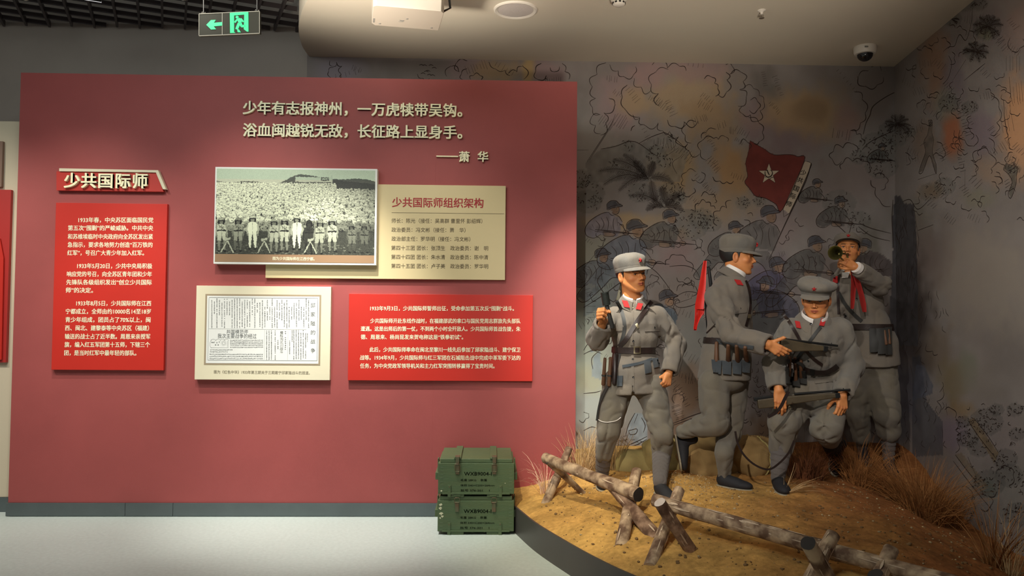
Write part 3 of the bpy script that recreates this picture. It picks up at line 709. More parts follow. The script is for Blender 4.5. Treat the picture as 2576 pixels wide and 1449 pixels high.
# curved dark kerb
M_kerb = mat('kerb_metal', (0.085, 0.078, 0.072), 0.42, 0.3, var=0.08, vscale=3)
m = MB(); th = 0.012
nrm = []
for i in range(len(kp)):
    t = kp[min(i+1, len(kp)-1)]-kp[max(i-1, 0)]; t = t/np.linalg.norm(t); nrm.append(np.array([t[1], -t[0]]))
nrm = -np.array(nrm) if nrm[0][0] > 0 and False else np.array(nrm)
ins = kp+(nrm*th if (nrm[40]@np.array([1, 1])) > 0 else -nrm*th)
vs, fs = [], []
for i in range(len(kp)):
    o_, q = kp[i], ins[i]; vs += [(o_[0], o_[1], 0), (o_[0], o_[1], 0.182), (q[0], q[1], 0.182), (q[0], q[1], 0)]
for i in range(len(kp)-1):
    a = 4*i
    for k in range(4): fs.append((a+k, a+(k+1) % 4, a+4+(k+1) % 4, a+4+k))
fs += [(0, 1, 2, 3), (4*len(kp)-1, 4*len(kp)-2, 4*len(kp)-3, 4*len(kp)-4)]
m.add(vs, fs); kb = m.build('kerb', M_kerb, None, smooth=True)
tag(kb, 'curved dark metal kerb holding the edge of the earth mound', 'kerb'); kb['kind'] = 'structure'

# pebbles strewn on the soil
def pebbles(name, n, smin, smax, m, where, par):
    V, Fs = [], []; ico = bmesh.new(); bmesh.ops.create_icosphere(ico, subdivisions=1, radius=1)
    iv = np.array([v.co[:] for v in ico.verts]); iff = np.array([[v.index for v in f.verts] for f in ico.faces]); ico.free()
    k = 0
    while k < n:
        x, y = where()
        if x < kx(y)+0.04 or x > right_x(y)-0.02: continue
        s = smin+(smax-smin)*RNG.random()**3; sc = s*(0.6+0.6*RNG.random(3)); sc[2] *= 0.7
        v = iv*sc*(1+0.25*(RNG.random((len(iv), 1))-0.5)); a = RNG.random()*6.28
        v = np.stack([v[:, 0]*math.cos(a)-v[:, 1]*math.sin(a)+x, v[:, 0]*math.sin(a)+v[:, 1]*math.cos(a)+y, v[:, 2]+gz(x, y)+s*0.15], 1)
        V.append(v); Fs.append(iff+k*len(iv)); k += 1
    o = from_np(name, np.concatenate(V), np.concatenate(Fs), m, par, True); o['kind'] = 'stuff'; return o
def kx(y): return float(np.interp(y, kp[::-1, 1], kp[::-1, 0]))
peb = []
o = pebbles('pebbles', 620, 0.003, 0.011, mat('pebble_pale', (0.40, 0.30, 0.16), 0.8, var=0.3, vscale=9), lambda: (RNG.uniform(0.4, 3.1), RNG.uniform(2.9, 5.9)), None)
tag(o, 'small pale pebbles strewn over the earth mound', 'pebbles')
o = pebbles('gravel', 650, 0.0025, 0.008, mat('gravel_pale', (0.42, 0.30, 0.15), 0.85, var=0.3, vscale=20), lambda: (RNG.normal(1.32, 0.17), RNG.normal(5.22, 0.14)), None)
tag(o, 'heap of fine pale gravel between the first and second soldier', 'gravel')
o = pebbles('soil_crumbs', 1700, 0.003, 0.013, mat('crumb_brown', (0.20, 0.115, 0.045), 0.95, var=0.3, vscale=20), lambda: (RNG.uniform(0.35, 3.1), RNG.uniform(3.0, 5.9)), None)
tag(o, 'brown crumbs of earth lying loose on the mound', 'soil')

# ------------------------------------------------------------------ green ammunition crates
M_crate = mat('crate_green', lin((84, 100, 66)), 0.5, var=0.16, vscale=5, bump=0.35, bscale=40, stretch=(1, 1, 7), rgb2=lin((72, 90, 60)))
M_crate_top = M_crate
M_rust = mat('latch_metal', (0.13, 0.13, 0.075), 0.45, 0.5, rgb2=(0.17, 0.11, 0.065), vscale=28)
M_crate_ink = mat('crate_ink', (0.022, 0.035, 0.022), 0.7)
M_chip = mat('chipped_paint', (0.62, 0.60, 0.40), 0.8)
CD = 5.37                                         # front face of the crates
def CP(px, py): return at_y(px, py, CD)
sx = 1.0/F_*CD
CW = (CP(1293, 1300)-CP(1101, 1300))[0]; CX = (CP(1293, 1300)+CP(1101, 1300))[0]/2

def crate(z0, hb, open_latch, label, chips):
    e = empty('ammunition_crate', (CX, CD+0.23, z0), label, 'crate')
    P = lambda mb_, nm, m, **k: mb_.build(nm, m, e, **k)
    w2 = CW/2; D2 = 0.462; zb = z0+0.022; hl = 0.028
    P(MB().box((CX-w2, CD, zb), (CX+w2, CD+D2, zb+hb)), 'body', M_crate, bevel=0.003)
    P(MB().box((CX-w2+0.014, CD+0.006, zb+hb+0.001), (CX+w2-0.014, CD+D2-0.004, zb+hb+hl)), 'lid', M_crate, bevel=0.003)
    P(MB().box((CX-w2+0.03, CD-0.006, zb-0.002), (CX+w2-0.03, CD, zb+0.010)), 'bottom_rail', M_crate, bevel=0.001)
    for dx in (-0.128, 0.120):
        P(MB().box((CX+dx-0.026, CD-0.004, zb+hb+hl), (CX+dx+0.022, CD+D2-0.002, zb+hb+hl+0.013)), 'lid_batten', M_crate, bevel=0.002)
        P(MB().box((CX+dx-0.045, CD, z0), (CX+dx+0.045, CD+D2, zb)), 'skid', M_crate, bevel=0.002)
    for dx in (-0.185, 0.168):
        P(MB().box((CX+dx-0.011, CD-0.007, z0+0.0), (CX+dx+0.011, CD-0.001, zb+0.062)), 'corner_strap', M_crate, bevel=0.0015)
        P(MB().lathe([(0.004, 0), (0.004, 0.002), (0.001, 0.003)], 8, Matrix.Translation((CX+dx, CD-0.007, zb+0.05)) @ Matrix.Rotation(R(90), 4, 'X')), 'nail', M_rust)
    for sgn in (-1, 1):       # carrying cleats on both ends
        x0 = CX+sgn*w2; P(MB().box((min(x0, x0+sgn*0.022), CD+0.04, zb+hb*0.42), (max(x0, x0+sgn*0.022), CD+D2-0.04, zb+hb*0.42+0.05)), 'side_cleat', M_crate, bevel=0.003)
        P(MB().box((min(x0, x0+sgn*0.008), CD+0.06, zb+hb*0.5), (max(x0, x0+sgn*0.008), CD+0.12, zb+hb+0.02)), 'side_batten', M_crate, bevel=0.002)
        b = MB()
        for k in range(8):      # dovetail joints
            z = zb+0.012+k*(hb-0.02)/8; b.box((CX+sgn*(w2-0.026)-0.010, CD-0.0012, z), (CX+sgn*(w2-0.026)+0.010, CD, z+0.0022))
        P(b, 'finger_joint', mat('joint_line', (0.13, 0.17, 0.10), 0.7))
    for dx in (-0.131, 0.140-0.016):
        x = CX+dx
        lt = P(MB().box((x-0.013, CD-0.010, zb+hb-0.075), (x+0.013, CD-0.001, zb+hb-0.008)), 'latch', M_rust, bevel=0.0015)
        if open_latch:
            b = MB(); zc_, hh, ww = zb+hb-0.030, 0.026, 0.0175
            ring = [(x-ww, CD-0.014, zc_-hh+.006), (x-ww+.005, CD-0.014, zc_-hh), (x+ww-.005, CD-0.014, zc_-hh), (x+ww, CD-0.014, zc_-hh+.006), (x+ww, CD-0.014, zc_+hh-.006), (x+ww-.005, CD-0.014, zc_+hh), (x-ww+.005, CD-0.014, zc_+hh), (x-ww, CD-0.014, zc_+hh-.006), (x-ww, CD-0.014, zc_-hh+.006)]
            b.tube(ring, 0.0024, 6); b.build('latch_ring', M_rust, lt, smooth=True)
            MB().box((x-0.0125, CD-0.016, zb+hb+0.002), (x+0.0125, CD+0.004, zb+hb+hl+0.012)).box((x-0.016, CD-0.012, zb+hb+hl+0.012), (x+0.016, CD+0.05, zb+hb+hl+0.018)).build('hasp', M_rust, lt, bevel=0.001)
        else:
            b = MB(); zc_, hh, ww = zb+hb+0.004, 0.018, 0.0175
            b.tube([(x-ww, CD-0.012, zc_-hh), (x-ww, CD-0.012, zc_+hh-.006), (x-ww+.006, CD-0.012, zc_+hh), (x+ww-.006, CD-0.012, zc_+hh), (x+ww, CD-0.012, zc_+hh-.006), (x+ww, CD-0.012, zc_-hh)], 0.0024, 6); b.build('latch_ring', M_rust, lt, smooth=True)
            MB().tube([(x-0.014, CD-0.011, zb+hb-0.010), (x+0.014, CD-0.011, zb+hb-0.010)], 0.004, 8).build('latch_pin', M_rust, lt, smooth=True)
    mb = MB(); dz = zb+hb/2
    zz = lambda f: zb+hb*f
    def ln(s, xa, xb_, zf, em):
        V, fs2 = text_mesh(s, em, 0.006, 0, 2); k = (xb_-xa)/(V[:, 0].max()-V[:, 0].min())
        mb.add([(CX+xa+(v[0]-V[:, 0].min())*k, CD-0.0014, zz(zf)+v[1]-0.36*em) for v in V], fs2)
    ln('WXB9004-I', -0.084, 0.106, 0.66, 0.036)
    ln('毛重 28KG', -0.108, 0.0, 0.45, 0.018); ln('数量', 0.03, 0.075, 0.45, 0.018); ln('体积 540×C200×264mm', -0.108, 0.128, 0.28, 0.017); ln('批号 376-201', -0.108, 0.045, 0.12, 0.018); ln('1', 0.09, 0.093, 0.12, 0.018)
    mb.build('stencil_lettering', M_crate_ink, e, recalc=False)['kind'] = 'stuff'
    b = MB(); rs = random.Random(9)
    for (cx, cz, s) in chips:
        n = 9; pts = [(CX+cx+s*(0.7+0.6*rs.random())*math.cos(2*PI*k/n), zz(cz)+s*0.8*(0.6+0.8*rs.random())*math.sin(2*PI*k/n)) for k in range(n)]
        b.prism(pts, CD-0.0012, CD+0.001)
    b.build('paint_chip', M_chip, e)
    return e
crate(0.0, 0.212, False, 'green wooden ammunition crate standing on the floor, lower of the two', [(-0.243, .86, .012), (-0.246, .75, .011), (-0.240, .58, .013), (-0.233, .50, .010), (-0.246, .44, .006), (0.06, -0.0, .006)])
crate(0.2570, 0.212, True, 'green wooden ammunition crate on top of the other, latches closed by rings', [(-0.240, .10, .007), (0.20, .35, .003)])

# ------------------------------------------------------------------ log barrier
M_bark = mat('bark_wood', lin((116, 90, 72)), 0.85, var=0.25, vscale=14, bump=0.9, bscale=26, rgb2=lin((176, 152, 124)), stretch=(1, 1, 1), spec=0.2)
M_barkd = mat('dark_bark', lin((104, 78, 62)), 0.9, var=0.3, vscale=16, bump=1.0, bscale=30, rgb2=lin((150, 122, 100)), spec=0.2)
M_endd = mat('dark_log_end', (0.03, 0.024, 0.02), 0.9); M_endp = mat('fresh_cut_end', (0.72, 0.60, 0.50), 0.8, var=0.1, vscale=30)
M_cut = mat('split_face', lin((176, 122, 84)), 0.85, var=0.15, vscale=12)
M_peel = mat('peeled_wood', lin((196, 172, 146)), 0.8, var=0.15, vscale=20)
def log(name, a, b, r0, r1, m, end_m, label, parent=None, seg=18, peel=0, bend=0.0):
    a, b = Vector(a), Vector(b); d = (b-a); L = d.length; d.normalize(); rf = d.orthogonal().normalized(); bn = d.cross(rf)
    n = max(6, int(L/0.02)); V, Fs = [], []; seed = random.random()*50
    for i in range(n+1):
        t = i/n; c = a+(b-a)*t+rf*bend*math.sin(t*PI)+Vector((fbm(t*L*3, seed, 0.5), fbm(t*L*3, seed, 3.5), fbm(t*L*3, seed, 7.5)))*0.003
        for k in range(seg):
            an = 2*PI*k/seg
            r = (r0+(r1-r0)*t)*(1+0.10*float(fbm(t*L*4, math.cos(an)*1.6+seed, math.sin(an)*1.6, 2))+0.05*float(vnoise(t*L*14, math.cos(an)*5+seed, math.sin(an)*5)))
            V.append(c+(rf*math.cos(an)+bn*math.sin(an))*r)
        if i:
            for k in range(seg):
                p = (i-1)*seg+k; q = (i-1)*seg+(k+1) % seg; Fs.append((p, q, q+seg, p+seg))
    o = MB().add(V, Fs).build(name, m, parent, smooth=True)
    if label: tag(o, label, 'log')
    for base_, cc, sgn in ((0, a, -1), (n*seg, b, 1)):
        ring = [V[base_+k]+d*sgn*0.001 for k in range(seg)]; c = sum(ring, Vector())/seg
        vs = [c+d*sgn*0.002]+[c+(v-c)*f+d*sgn*0.0015 for f in (0.55,) for v in ring]+ring
        fs_ = [(0, 1+(k+1) % seg, 1+k) for k in range(seg)]+[(1+k, 1+(k+1) % seg, 1+seg+(k+1) % seg, 1+seg+k) for k in range(seg)]
        e_ = MB().add(vs, fs_).build('cut_end', end_m[0 if sgn < 0 else 1], o)
        e_['label'] = 'sawn end of the log'
    if peel:
        mb = MB(); rs = random.Random(int(seed*100))
        for _ in range(peel):
            t = rs.uniform(0.04, 0.92); an0 = rs.uniform(0, 2*PI); l = rs.uniform(0.015, 0.12); wdt = rs.uniform(0.04, 0.16)
            vs = []
            for j in range(5):
                tt = min(0.99, t+l/L*j/4); c = a+(b-a)*tt+rf*bend*math.sin(tt*PI); ww = wdt*math.sin(PI*(j+0.5)/5)
                for an in (an0-ww, an0+ww): vs.append(c+(rf*math.cos(an)+bn*math.sin(an))*((r0+(r1-r0)*tt)*(1.02+.04*rs.random())))
            mb.add(vs, [(2*j, 2*j+1, 2*j+3, 2*j+2) for j in range(4)])
        q = mb.build('bare_wood_patch', M_peel, o); q['kind'] = 'stuff'
    return o
def PD(px, py, Y): return Vector(at_y(px, py, Y))
def on_ground(px, py):
    """where the view ray meets the soil"""
    d = ray(px, py); t = 2.5
    for _ in range(900):
        p = CAM+d*t
        if p[2] <= gz(p[0], p[1]) or p[2] < 0: return Vector(p)
        t += 0.006
    return Vector(CAM+d*t)
EE = (M_barkd, M_endd); 
# ------------------------------------------------------------------ distance-field modelling (smooth organic shapes -> mesh)
def V3(*a): return np.array(a if len(a) == 3 else a[0], float)
def smin(a, b, k):
    h = np.clip(0.5+0.5*(b-a)/k, 0, 1); return b*(1-h)+a*h-k*h*(1-h)
def smax(a, b, k): return -smin(-a, -b, k)
def d_ell(P, c, r):
    q = (P-c)/r; k = np.sqrt((q**2).sum(-1)); k2 = np.sqrt(((q/r)**2).sum(-1)); return k*(k-1)/np.maximum(k2, 1e-9)
def d_cap(P, a, b, ra, rb):
    a, b = V3(a), V3(b); ab = b-a; t = np.clip(((P-a)@ab)/(ab@ab), 0, 1); return np.linalg.norm(P-a-t[..., None]*ab, axis=-1)-(ra+(rb-ra)*t)
def d_path(P, pts, rs, k=0.0):
    d = None
    for i in range(len(pts)-1):
        e = d_cap(P, pts[i], pts[i+1], rs[i], rs[i+1]); d = e if d is None else (np.minimum(d, e) if k == 0 else smin(d, e, k))
    return d
def d_box(P, c, h, r):
    q = np.abs(P-c)-(np.array(h)-r); return np.linalg.norm(np.maximum(q, 0), axis=-1)+np.minimum(q.max(-1), 0)-r
def nets(f, lo, hi, h):
    """surface nets: f(P) -> distance, P (...,3); returns vertices and quads"""
    lo, hi = np.array(lo, float), np.array(hi, float); n = np.ceil((hi-lo)/h).astype(int)+1
    ax = [lo[i]+h*np.arange(n[i]) for i in range(3)]
    D = np.empty(n)
    for s in range(0, n[0], 24):
        X, Y, Z = np.meshgrid(ax[0][s:s+24], ax[1], ax[2], indexing='ij'); D[s:s+24] = f(np.stack([X, Y, Z], -1))
    S = D < 0
    c8 = [S[i:n[0]-1+i, j:n[1]-1+j, k:n[2]-1+k] for i in (0, 1) for j in (0, 1) for k in (0, 1)]
    tot = sum(c.astype(np.int8) for c in c8); act = (tot > 0) & (tot < 8)
    I = np.argwhere(act); ids = -np.ones(act.shape, np.int64); ids[act] = np.arange(len(I))
    acc = np.zeros((len(I), 3)); cnt = np.zeros(len(I))
    corners = np.array([(i, j, k) for i in (0, 1) for j in (0, 1) for k in (0, 1)])
    for a in range(8):
        for b in range(a+1, 8):
            if np.abs(corners[a]-corners[b]).sum() != 1: continue
            da = D[tuple((I+corners[a]).T)]; db = D[tuple((I+corners[b]).T)]; m = (da < 0) != (db < 0)
            t = np.where(m, da/np.where(m, da-db, 1), 0); p = corners[a]+t[:, None]*(corners[b]-corners[a])
            acc += np.where(m[:, None], p, 0); cnt += m
    V = lo+(I+acc/np.maximum(cnt, 1)[:, None])*h
    Q = []
    for axis in range(3):
        o = [q for q in range(3) if q != axis]
        A = S[tuple(slice(0, -1) if q == axis else slice(1, -1) for q in range(3))]; B = S[tuple(slice(1, None) if q == axis else slice(1, -1) for q in range(3))]
        for flip, m in ((False, A & ~B), (True, ~A & B)):
            E = np.argwhere(m)
            if not len(E): continue
            E[:, o[0]] += 1; E[:, o[1]] += 1
            def cid(d0, d1):
                q = E.copy(); q[:, o[0]] -= d0; q[:, o[1]] -= d1; return ids[tuple(q.T)]
            q = np.stack([cid(1, 1), cid(0, 1), cid(0, 0), cid(1, 0)], 1)
            if axis == 1: q = q[:, ::-1]
            if flip: q = q[:, ::-1]
            Q.append(q)
    Q = np.concatenate(Q) if Q else np.zeros((0, 4), int)
    return V, Q[(Q >= 0).all(1)]
def vnorm(V, Q):
    n = np.cross(V[Q[:, 2]]-V[Q[:, 0]], V[Q[:, 3]]-V[Q[:, 1]]); N = np.zeros_like(V)
    for k in range(4): np.add.at(N, Q[:, k], n)
    return N/np.maximum(np.linalg.norm(N, axis=1, keepdims=True), 1e-12)
def relax(V, Q, it=1, lam=0.5):
    for _ in range(it):
        S_ = np.zeros_like(V); c = np.zeros(len(V))
        for a, b in ((0, 1), (1, 2), (2, 3), (3, 0)):
            np.add.at(S_, Q[:, a], V[Q[:, b]]); np.add.at(c, Q[:, a], 1); np.add.at(S_, Q[:, b], V[Q[:, a]]); np.add.at(c, Q[:, b], 1)
        V = V*(1-lam)+lam*S_/np.maximum(c, 1)[:, None]
    return V
def barrier(label):
    return empty('log_barrier', (0, 0, 0), label, 'barrier')
G = on_ground
lb1 = barrier('low rough log barrier on crossed legs, the left one nearest the red wall')
log('rail', PD(1371, 1152, 5.42), PD(1607, 1244, 4.62), 0.036, 0.043, M_bark, (M_endp, M_endd), None, lb1, peel=34)
def leg(par, top, foot, r0, r1, m, ends, peel=4):
    o = log('leg', top, foot, r0, r1, m, ends, None, par, peel=peel*2); return o
f = G(1375, 1262); leg(lb1, PD(1432, 1128, 5.62), f+Vector((-.01, -.0, -.03)), 0.026, 0.032, M_bark, (M_endd, M_barkd), 6)
f = G(1472, 1238); leg(lb1, PD(1380, 1160, 5.36), f+Vector((0, 0, -.02)), 0.030, 0.018, M_bark, (M_endd, M_endd), 5)
f = G(1655, 1345); leg(lb1, PD(1534, 1218, 4.86), f+Vector((0, 0, -.03)), 0.036, 0.046, M_barkd, (M_barkd, M_barkd), 6)
f = G(1562, 1368); leg(lb1, PD(1601, 1186, 4.95), f+Vector((0, 0, -.03)), 0.033, 0.042, M_bark, (M_cut, M_barkd), 5)
lb2 = barrier('long rough log barrier on crossed legs, running out of the lower right corner')
log('rail', PD(1646, 1258, 4.40), PD(2680, 1552, 3.05), 0.037, 0.040, M_bark, (M_barkd, M_endd), None, lb2, peel=110)
f = G(1636, 1420); leg(lb2, PD(1708, 1232, 4.52), f+Vector((0, 0, -.02)), 0.032, 0.038, M_bark, (M_cut, M_peel), 12)
f = G(1738, 1378); leg(lb2, PD(1660, 1264, 4.04), f+Vector((0, 0, -.02)), 0.031, 0.036, M_barkd, (M_endp, M_barkd), 5)
f = G(2015, 1492); leg(lb2, PD(2096, 1345, 3.72), f+Vector((0, 0, -.02)), 0.034, 0.034, M_bark, (M_cut, M_barkd), 8)
f = G(2115, 1500); leg(lb2, PD(2034, 1368, 3.26), f+Vector((0, 0, -.02)), 0.033, 0.036, M_bark, (M_endd, M_barkd), 7)
f = G(2200, 1560); leg(lb2, PD(2240, 1382, 3.58), f+Vector((0, 0.1, -.02)), 0.034, 0.036, M_bark, (M_cut, M_barkd), 6)
f = G(2290, 1600); leg(lb2, PD(2200, 1445, 3.05), f+Vector((0, 0, -.02)), 0.030, 0.036, M_barkd, (M_endd, M_barkd), 3)

# ------------------------------------------------------------------ dry grass tufts
def grass(base, n, length, spread, m, label, lean=(0, 0), curl=0.5, width=0.0022, droop=0.0, rad=0.05, up=1.0):
    V, Fs = [], []; bx, by = base[0], base[1]
    for i in range(n):
        a = RNG.uniform(0, 2*PI); r = rad*math.sqrt(RNG.random()); x0, y0 = bx+r*math.cos(a), by+r*math.sin(a); z0 = gz(x0, y0)-0.01
        L = length*RNG.uniform(0.45, 1.05); az = a+RNG.normal(0, 0.5); th0 = abs(RNG.normal(0, spread))*0.6+0.05; w = width*RNG.uniform(0.6, 1.2)
        d = np.array([math.sin(th0)*math.cos(az)+lean[0], math.sin(th0)*math.sin(az)+lean[1], math.cos(th0)*up]); d /= np.linalg.norm(d)
        p = np.array([x0, y0, z0]); side = np.cross(d, [RNG.normal(), RNG.normal(), 0.2]); side /= np.linalg.norm(side)+1e-9
        ns = 6; c = curl*RNG.uniform(0.3, 1.6); b0 = len(V)
        out = np.array([math.cos(az), math.sin(az), -0.6-droop]); out /= np.linalg.norm(out)
        for j in range(ns+1):
            ww = w*(1-0.85*(j/ns)**1.5); V.append(p-side*ww); V.append(p+side*ww)
            d = d+out*c/ns*(0.4+1.4*j/ns); d /= np.linalg.norm(d); p = p+d*L/ns
            g_ = gz(p[0], p[1])+0.002
            if p[2] < g_: p[2] = g_
        for j in range(ns): q = b0+2*j; Fs.append((q, q+1, q+3, q+2))
    V = np.array(V); rx = XC+(V[:, 1]-YW)*WD[0]/WD[1]-0.012; V[:, 0] = np.minimum(V[:, 0], rx); V[:, 1] = np.minimum(V[:, 1], YW-0.012)
    inwall = (V[:, 0] < 0.67) & (V[:, 1] > YP-0.02) & (V[:, 1] < YP+0.3); V[inwall, 1] = YP-0.02
    o = from_np('grass_tuft', V, Fs, m, None, True); return tag(o, label, 'grass', 'dry grass tufts on the mound')
M_straw = mat('straw', lin((196, 164, 118)), 0.75, var=0.3, vscale=25); M_strawp = mat('pale_straw', lin((226, 190, 160)), 0.7, var=0.25, vscale=30)
M_grassb = mat('brown_grass', lin((150, 100, 52)), 0.8, var=0.3, vscale=20); M_grassd = mat('dark_brown_grass', lin((112, 66, 36)), 0.85, var=0.3, vscale=20)
b = G(1372, 1240); grass(b, 60, 0.36, 0.45, M_strawp, 'pinkish dry grass arching beside the left foot of the log barrier', (0.05, 0.05), 1.6, 0.0022, 1.2, 0.03)
b = at_z(1462, 1212, 0.27); grass(b, 170, 0.40, 0.36, M_straw, 'pale straw tuft between the red wall edge and the grenade thrower', (0.02, 0), 0.5, 0.0024, 0, 0.07)
b = at_z(1490, 1205, 0.27); grass(b, 120, 0.36, 0.3, M_straw, 'pale straw tuft directly behind the leg of the grenade thrower', (0.02, 0), 0.4, 0.0024, 0, 0.06)
b = at_z(1546, 1208, 0.28); grass(b, 130, 0.36, 0.22, M_straw, 'orange straw tuft leaning right between the legs of the grenade thrower', (0.20, 0.05), 0.25, 0.0022, 0, 0.035)
b = G(1972, 1242); grass(b, 26, 0.26, 0.9, M_straw, 'sparse flat spray of pale blades beside the crouching figure', (0.75, 0), 0.7, 0.0026, 0.3, 0.02, 0.8)
b = at_z(2025, 1205, 0.40); grass(b, 330, 0.33, 0.5, M_grassd, 'dark brown tuft between the legs of the crouching figure', (0, 0), 0.7, 0.0020, 0, 0.11)
b = at_z(2158, 1196, 0.41); grass(b, 300, 0.40, 0.5, M_grassb, 'brown tuft right of the raised boot of the crouching figure', (0, 0), 0.7, 0.0022, 0.2, 0.09)
b = at_z(2225, 1215, 0.37); grass(b, 200, 0.30, 0.6, M_grassb, 'brown tuft hiding the shoe of the bugler', (-0.05, 0), 0.8, 0.0020, 0.2, 0.07)
b = at_z(2315, 1262, 0.28); grass(b, 900, 0.46, 0.62, M_grassb, 'largest bushy brown tuft in the corner right of the bugler', (-0.1, 0), 0.8, 0.0022, 0.2, 0.15)
b = at_z(2380, 1270, 0.22); grass(b, 300, 0.38, 0.55, M_grassb, 'bushy brown tuft against the painted right wall', (-0.1, 0), 0.8, 0.0022, 0.2, 0.09)
b = at_z(2500, 1452, 0.14); grass(b, 90, 0.46, 0.50, M_grassb, 'tall thin tuft of long blades at the lower right picture edge', (0, 0), 0.7, 0.0030, 0.3, 0.05)
b = at_z(2540, 1470, 0.14); grass(b, 40, 0.40, 0.55, M_straw, 'pale thin blades at the very lower right picture edge', (0, 0), 0.6, 0.0028, 0.3, 0.05)

# ------------------------------------------------------------------ burlap sacks
M_sack = mat('sack_khaki', lin((164, 148, 98)), 0.95, var=0.15, vscale=10, bump=0.5, bscale=260, spec=0.1)
M_sackb = mat('sack_brown', lin((142, 116, 76)), 0.95, var=0.18, vscale=8, bump=0.5, bscale=240, spec=0.1)
M_seam = mat('sack_seam', lin((160, 146, 92)), 0.9)
def sack(c, r, rz, m, label, seed, lump=1.0, tilt=0.0, seam=True):
    c = V3(c); Rm = np.array((Matrix.Rotation(rz, 3, 'Z') @ Matrix.Rotation(tilt, 3, 'Y')))
    def f(P):
        q = (P-c)@Rm
        d = d_box(q, V3(0, 0, 0), r, min(r)*0.92)
        w = fbm(q[..., 0]*5+seed, q[..., 1]*5, q[..., 2]*7, 2)
        fold = np.abs(vnoise(q[..., 0]*9+seed+0.8*w, q[..., 1]*3, q[..., 2]*4+w))
        return d-0.018*lump*w-0.016*lump*np.exp(-(fold/0.22)**2)
    e = np.array([max(r)*1.25]*3); V, Q = nets(f, c-e, c+e, 0.012); V = relax(V, Q, 1, 0.3)
    o = from_np('sack', V, Q, m, None, True); tag(o, label, 'sack')
    if seam:
        bm = bmesh.new(); bm.from_mesh(o.data); bv = BVHTree.FromBMesh(bm); bm.free(); pts = []
        for t in np.linspace(-1.3, 1.35, 40):
            d = Rm@V3(0.25*r[0], -math.cos(t)*1.0, math.sin(t)); d0 = Rm@V3(0, -math.cos(t), math.sin(t))
            h = bv.ray_cast(Vector(c+Rm@V3(seam*r[0], 0, 0)+d0*0.9), Vector(-d0))
            if h[0]: pts.append(h[0]+h[1]*0.002)
        if len(pts) > 3: MB().tube(pts, 0.0055, 6, jit=0.5).build('seam', M_seam, o, smooth=True)
    return o
sack(at_z(1612, 1172, 0.385), (0.20, 0.14, 0.125), 0.1, M_sack, 'khaki stuffed sack lying behind the legs of the grenade thrower', 3.0, 0.7, 0.0, 0.12)
sack(at_z(1690, 1150, 0.46), (0.22, 0.16, 0.15), -0.25, M_sack, 'khaki sack behind the raised boot of the second figure', 9.0, 1.0, 0.1, False)
sack(at_z(1790, 1158, 0.47), (0.25, 0.17, 0.175), 0.2, M_sackb, 'brown canvas sack behind the standing leg of the second figure', 14.0, 1.2, -0.1, False)
sack(at_z(1898, 1152, 0.50), (0.20, 0.16, 0.16), 0.5, M_sackb, 'dark brown sack slumped between the second and crouching figure', 21.0, 1.3, 0.2, -0.2)
# ------------------------------------------------------------------ painted mural on the two diorama walls
class Plane:
    def __init__(s, o, n): s.o, s.n = V3(o), V3(n)/np.linalg.norm(n)
    def hit(s, px, py, lift=0.0):
        d = ray(px, py); t = ((s.o+s.n*lift-CAM)@s.n)/(d@s.n); return CAM+d*t
PB = Plane((0, YW, 0), (0, -1, 0)); PR = Plane((XC, YW, 0), (-WD[1], WD[0], 0))
POLY = []      # (outline px, colour, alpha) painted into the colour layer
STR = []       # (px points, width px)
rm = random.Random(21)
def cr(pts, n=6):
    P = [np.array(p, float) for p in pts]
    if len(P) < 3: return P
    out = []
    for i in range(len(P)-1):
        p0, p1, p2, p3 = P[max(i-1, 0)], P[i], P[i+1], P[min(i+2, len(P)-1)]
        for u in np.arange(0, 1, 1/n): out.append(0.5*((2*p1)+(p2-p0)*u+(2*p0-5*p1+4*p2-p3)*u*u+(3*p1-p0-3*p2+p3)*u**3))
    out.append(P[-1]); return out
def st(pts, w=1.7, n=5): STR.append((cr(pts, n), w))
def T(pts, f): return [f(*p) for p in pts]
A3 = lambda x, y: (1440+x/2.587, 140+y/2.587)          # zoomed crops used while digitising
A6 = lambda x, y: (1440+x/5.175, 480+y/5.175)
A4 = lambda x, y: (2000+x/2.07, y/2.07)
A5 = lambda x, y: (2176+x/1.935, 700+y/1.935)
A2 = lambda x, y: (1840+x/2.07, 560+y/2.07)
A1 = lambda x, y: (1440+x/2.13, 600+y/2.13)
AC = lambda x, y: (780+x/2.995, y/2.995)
def bumps(pts, f, bulge=0.38, w=1.8):
    """scalloped cloud outline"""
    P = T(pts, f)
    for a, b in zip(P[:-1], P[1:]):
        a, b = np.array(a), np.array(b); d = b-a; L = np.linalg.norm(d); k = bulge*rm.uniform(0.8, 1.3)
        nrm = np.array([d[1], -d[0]])/max(L, 1e-6); c = []
        for t in np.linspace(-0.06, 1.03, 9): c.append(a+d*t+nrm*L*k*math.sin(min(max(t, 0), 1)*PI)*1.05-(d*0.06 if t > 1 else 0))
        STR.append((c, w*rm.uniform(0.8, 1.2)))
def hatch(x, y, n, ang, l, sp, f=None, w=1.3):
    if f: x, y = f(x, y)
    a = R(ang); dx, dy = math.cos(a), -math.sin(a)
    for i in range(n):
        ox, oy = x-dy*(i-n/2)*sp+rm.uniform(-2, 2), y+dx*(i-n/2)*sp+rm.uniform(-2, 2); ll = l*rm.uniform(0.5, 1.1)
        st([(ox-dx*ll/2, oy-dy*ll/2), (ox+dx*ll/2, oy+dy*ll/2)], w)
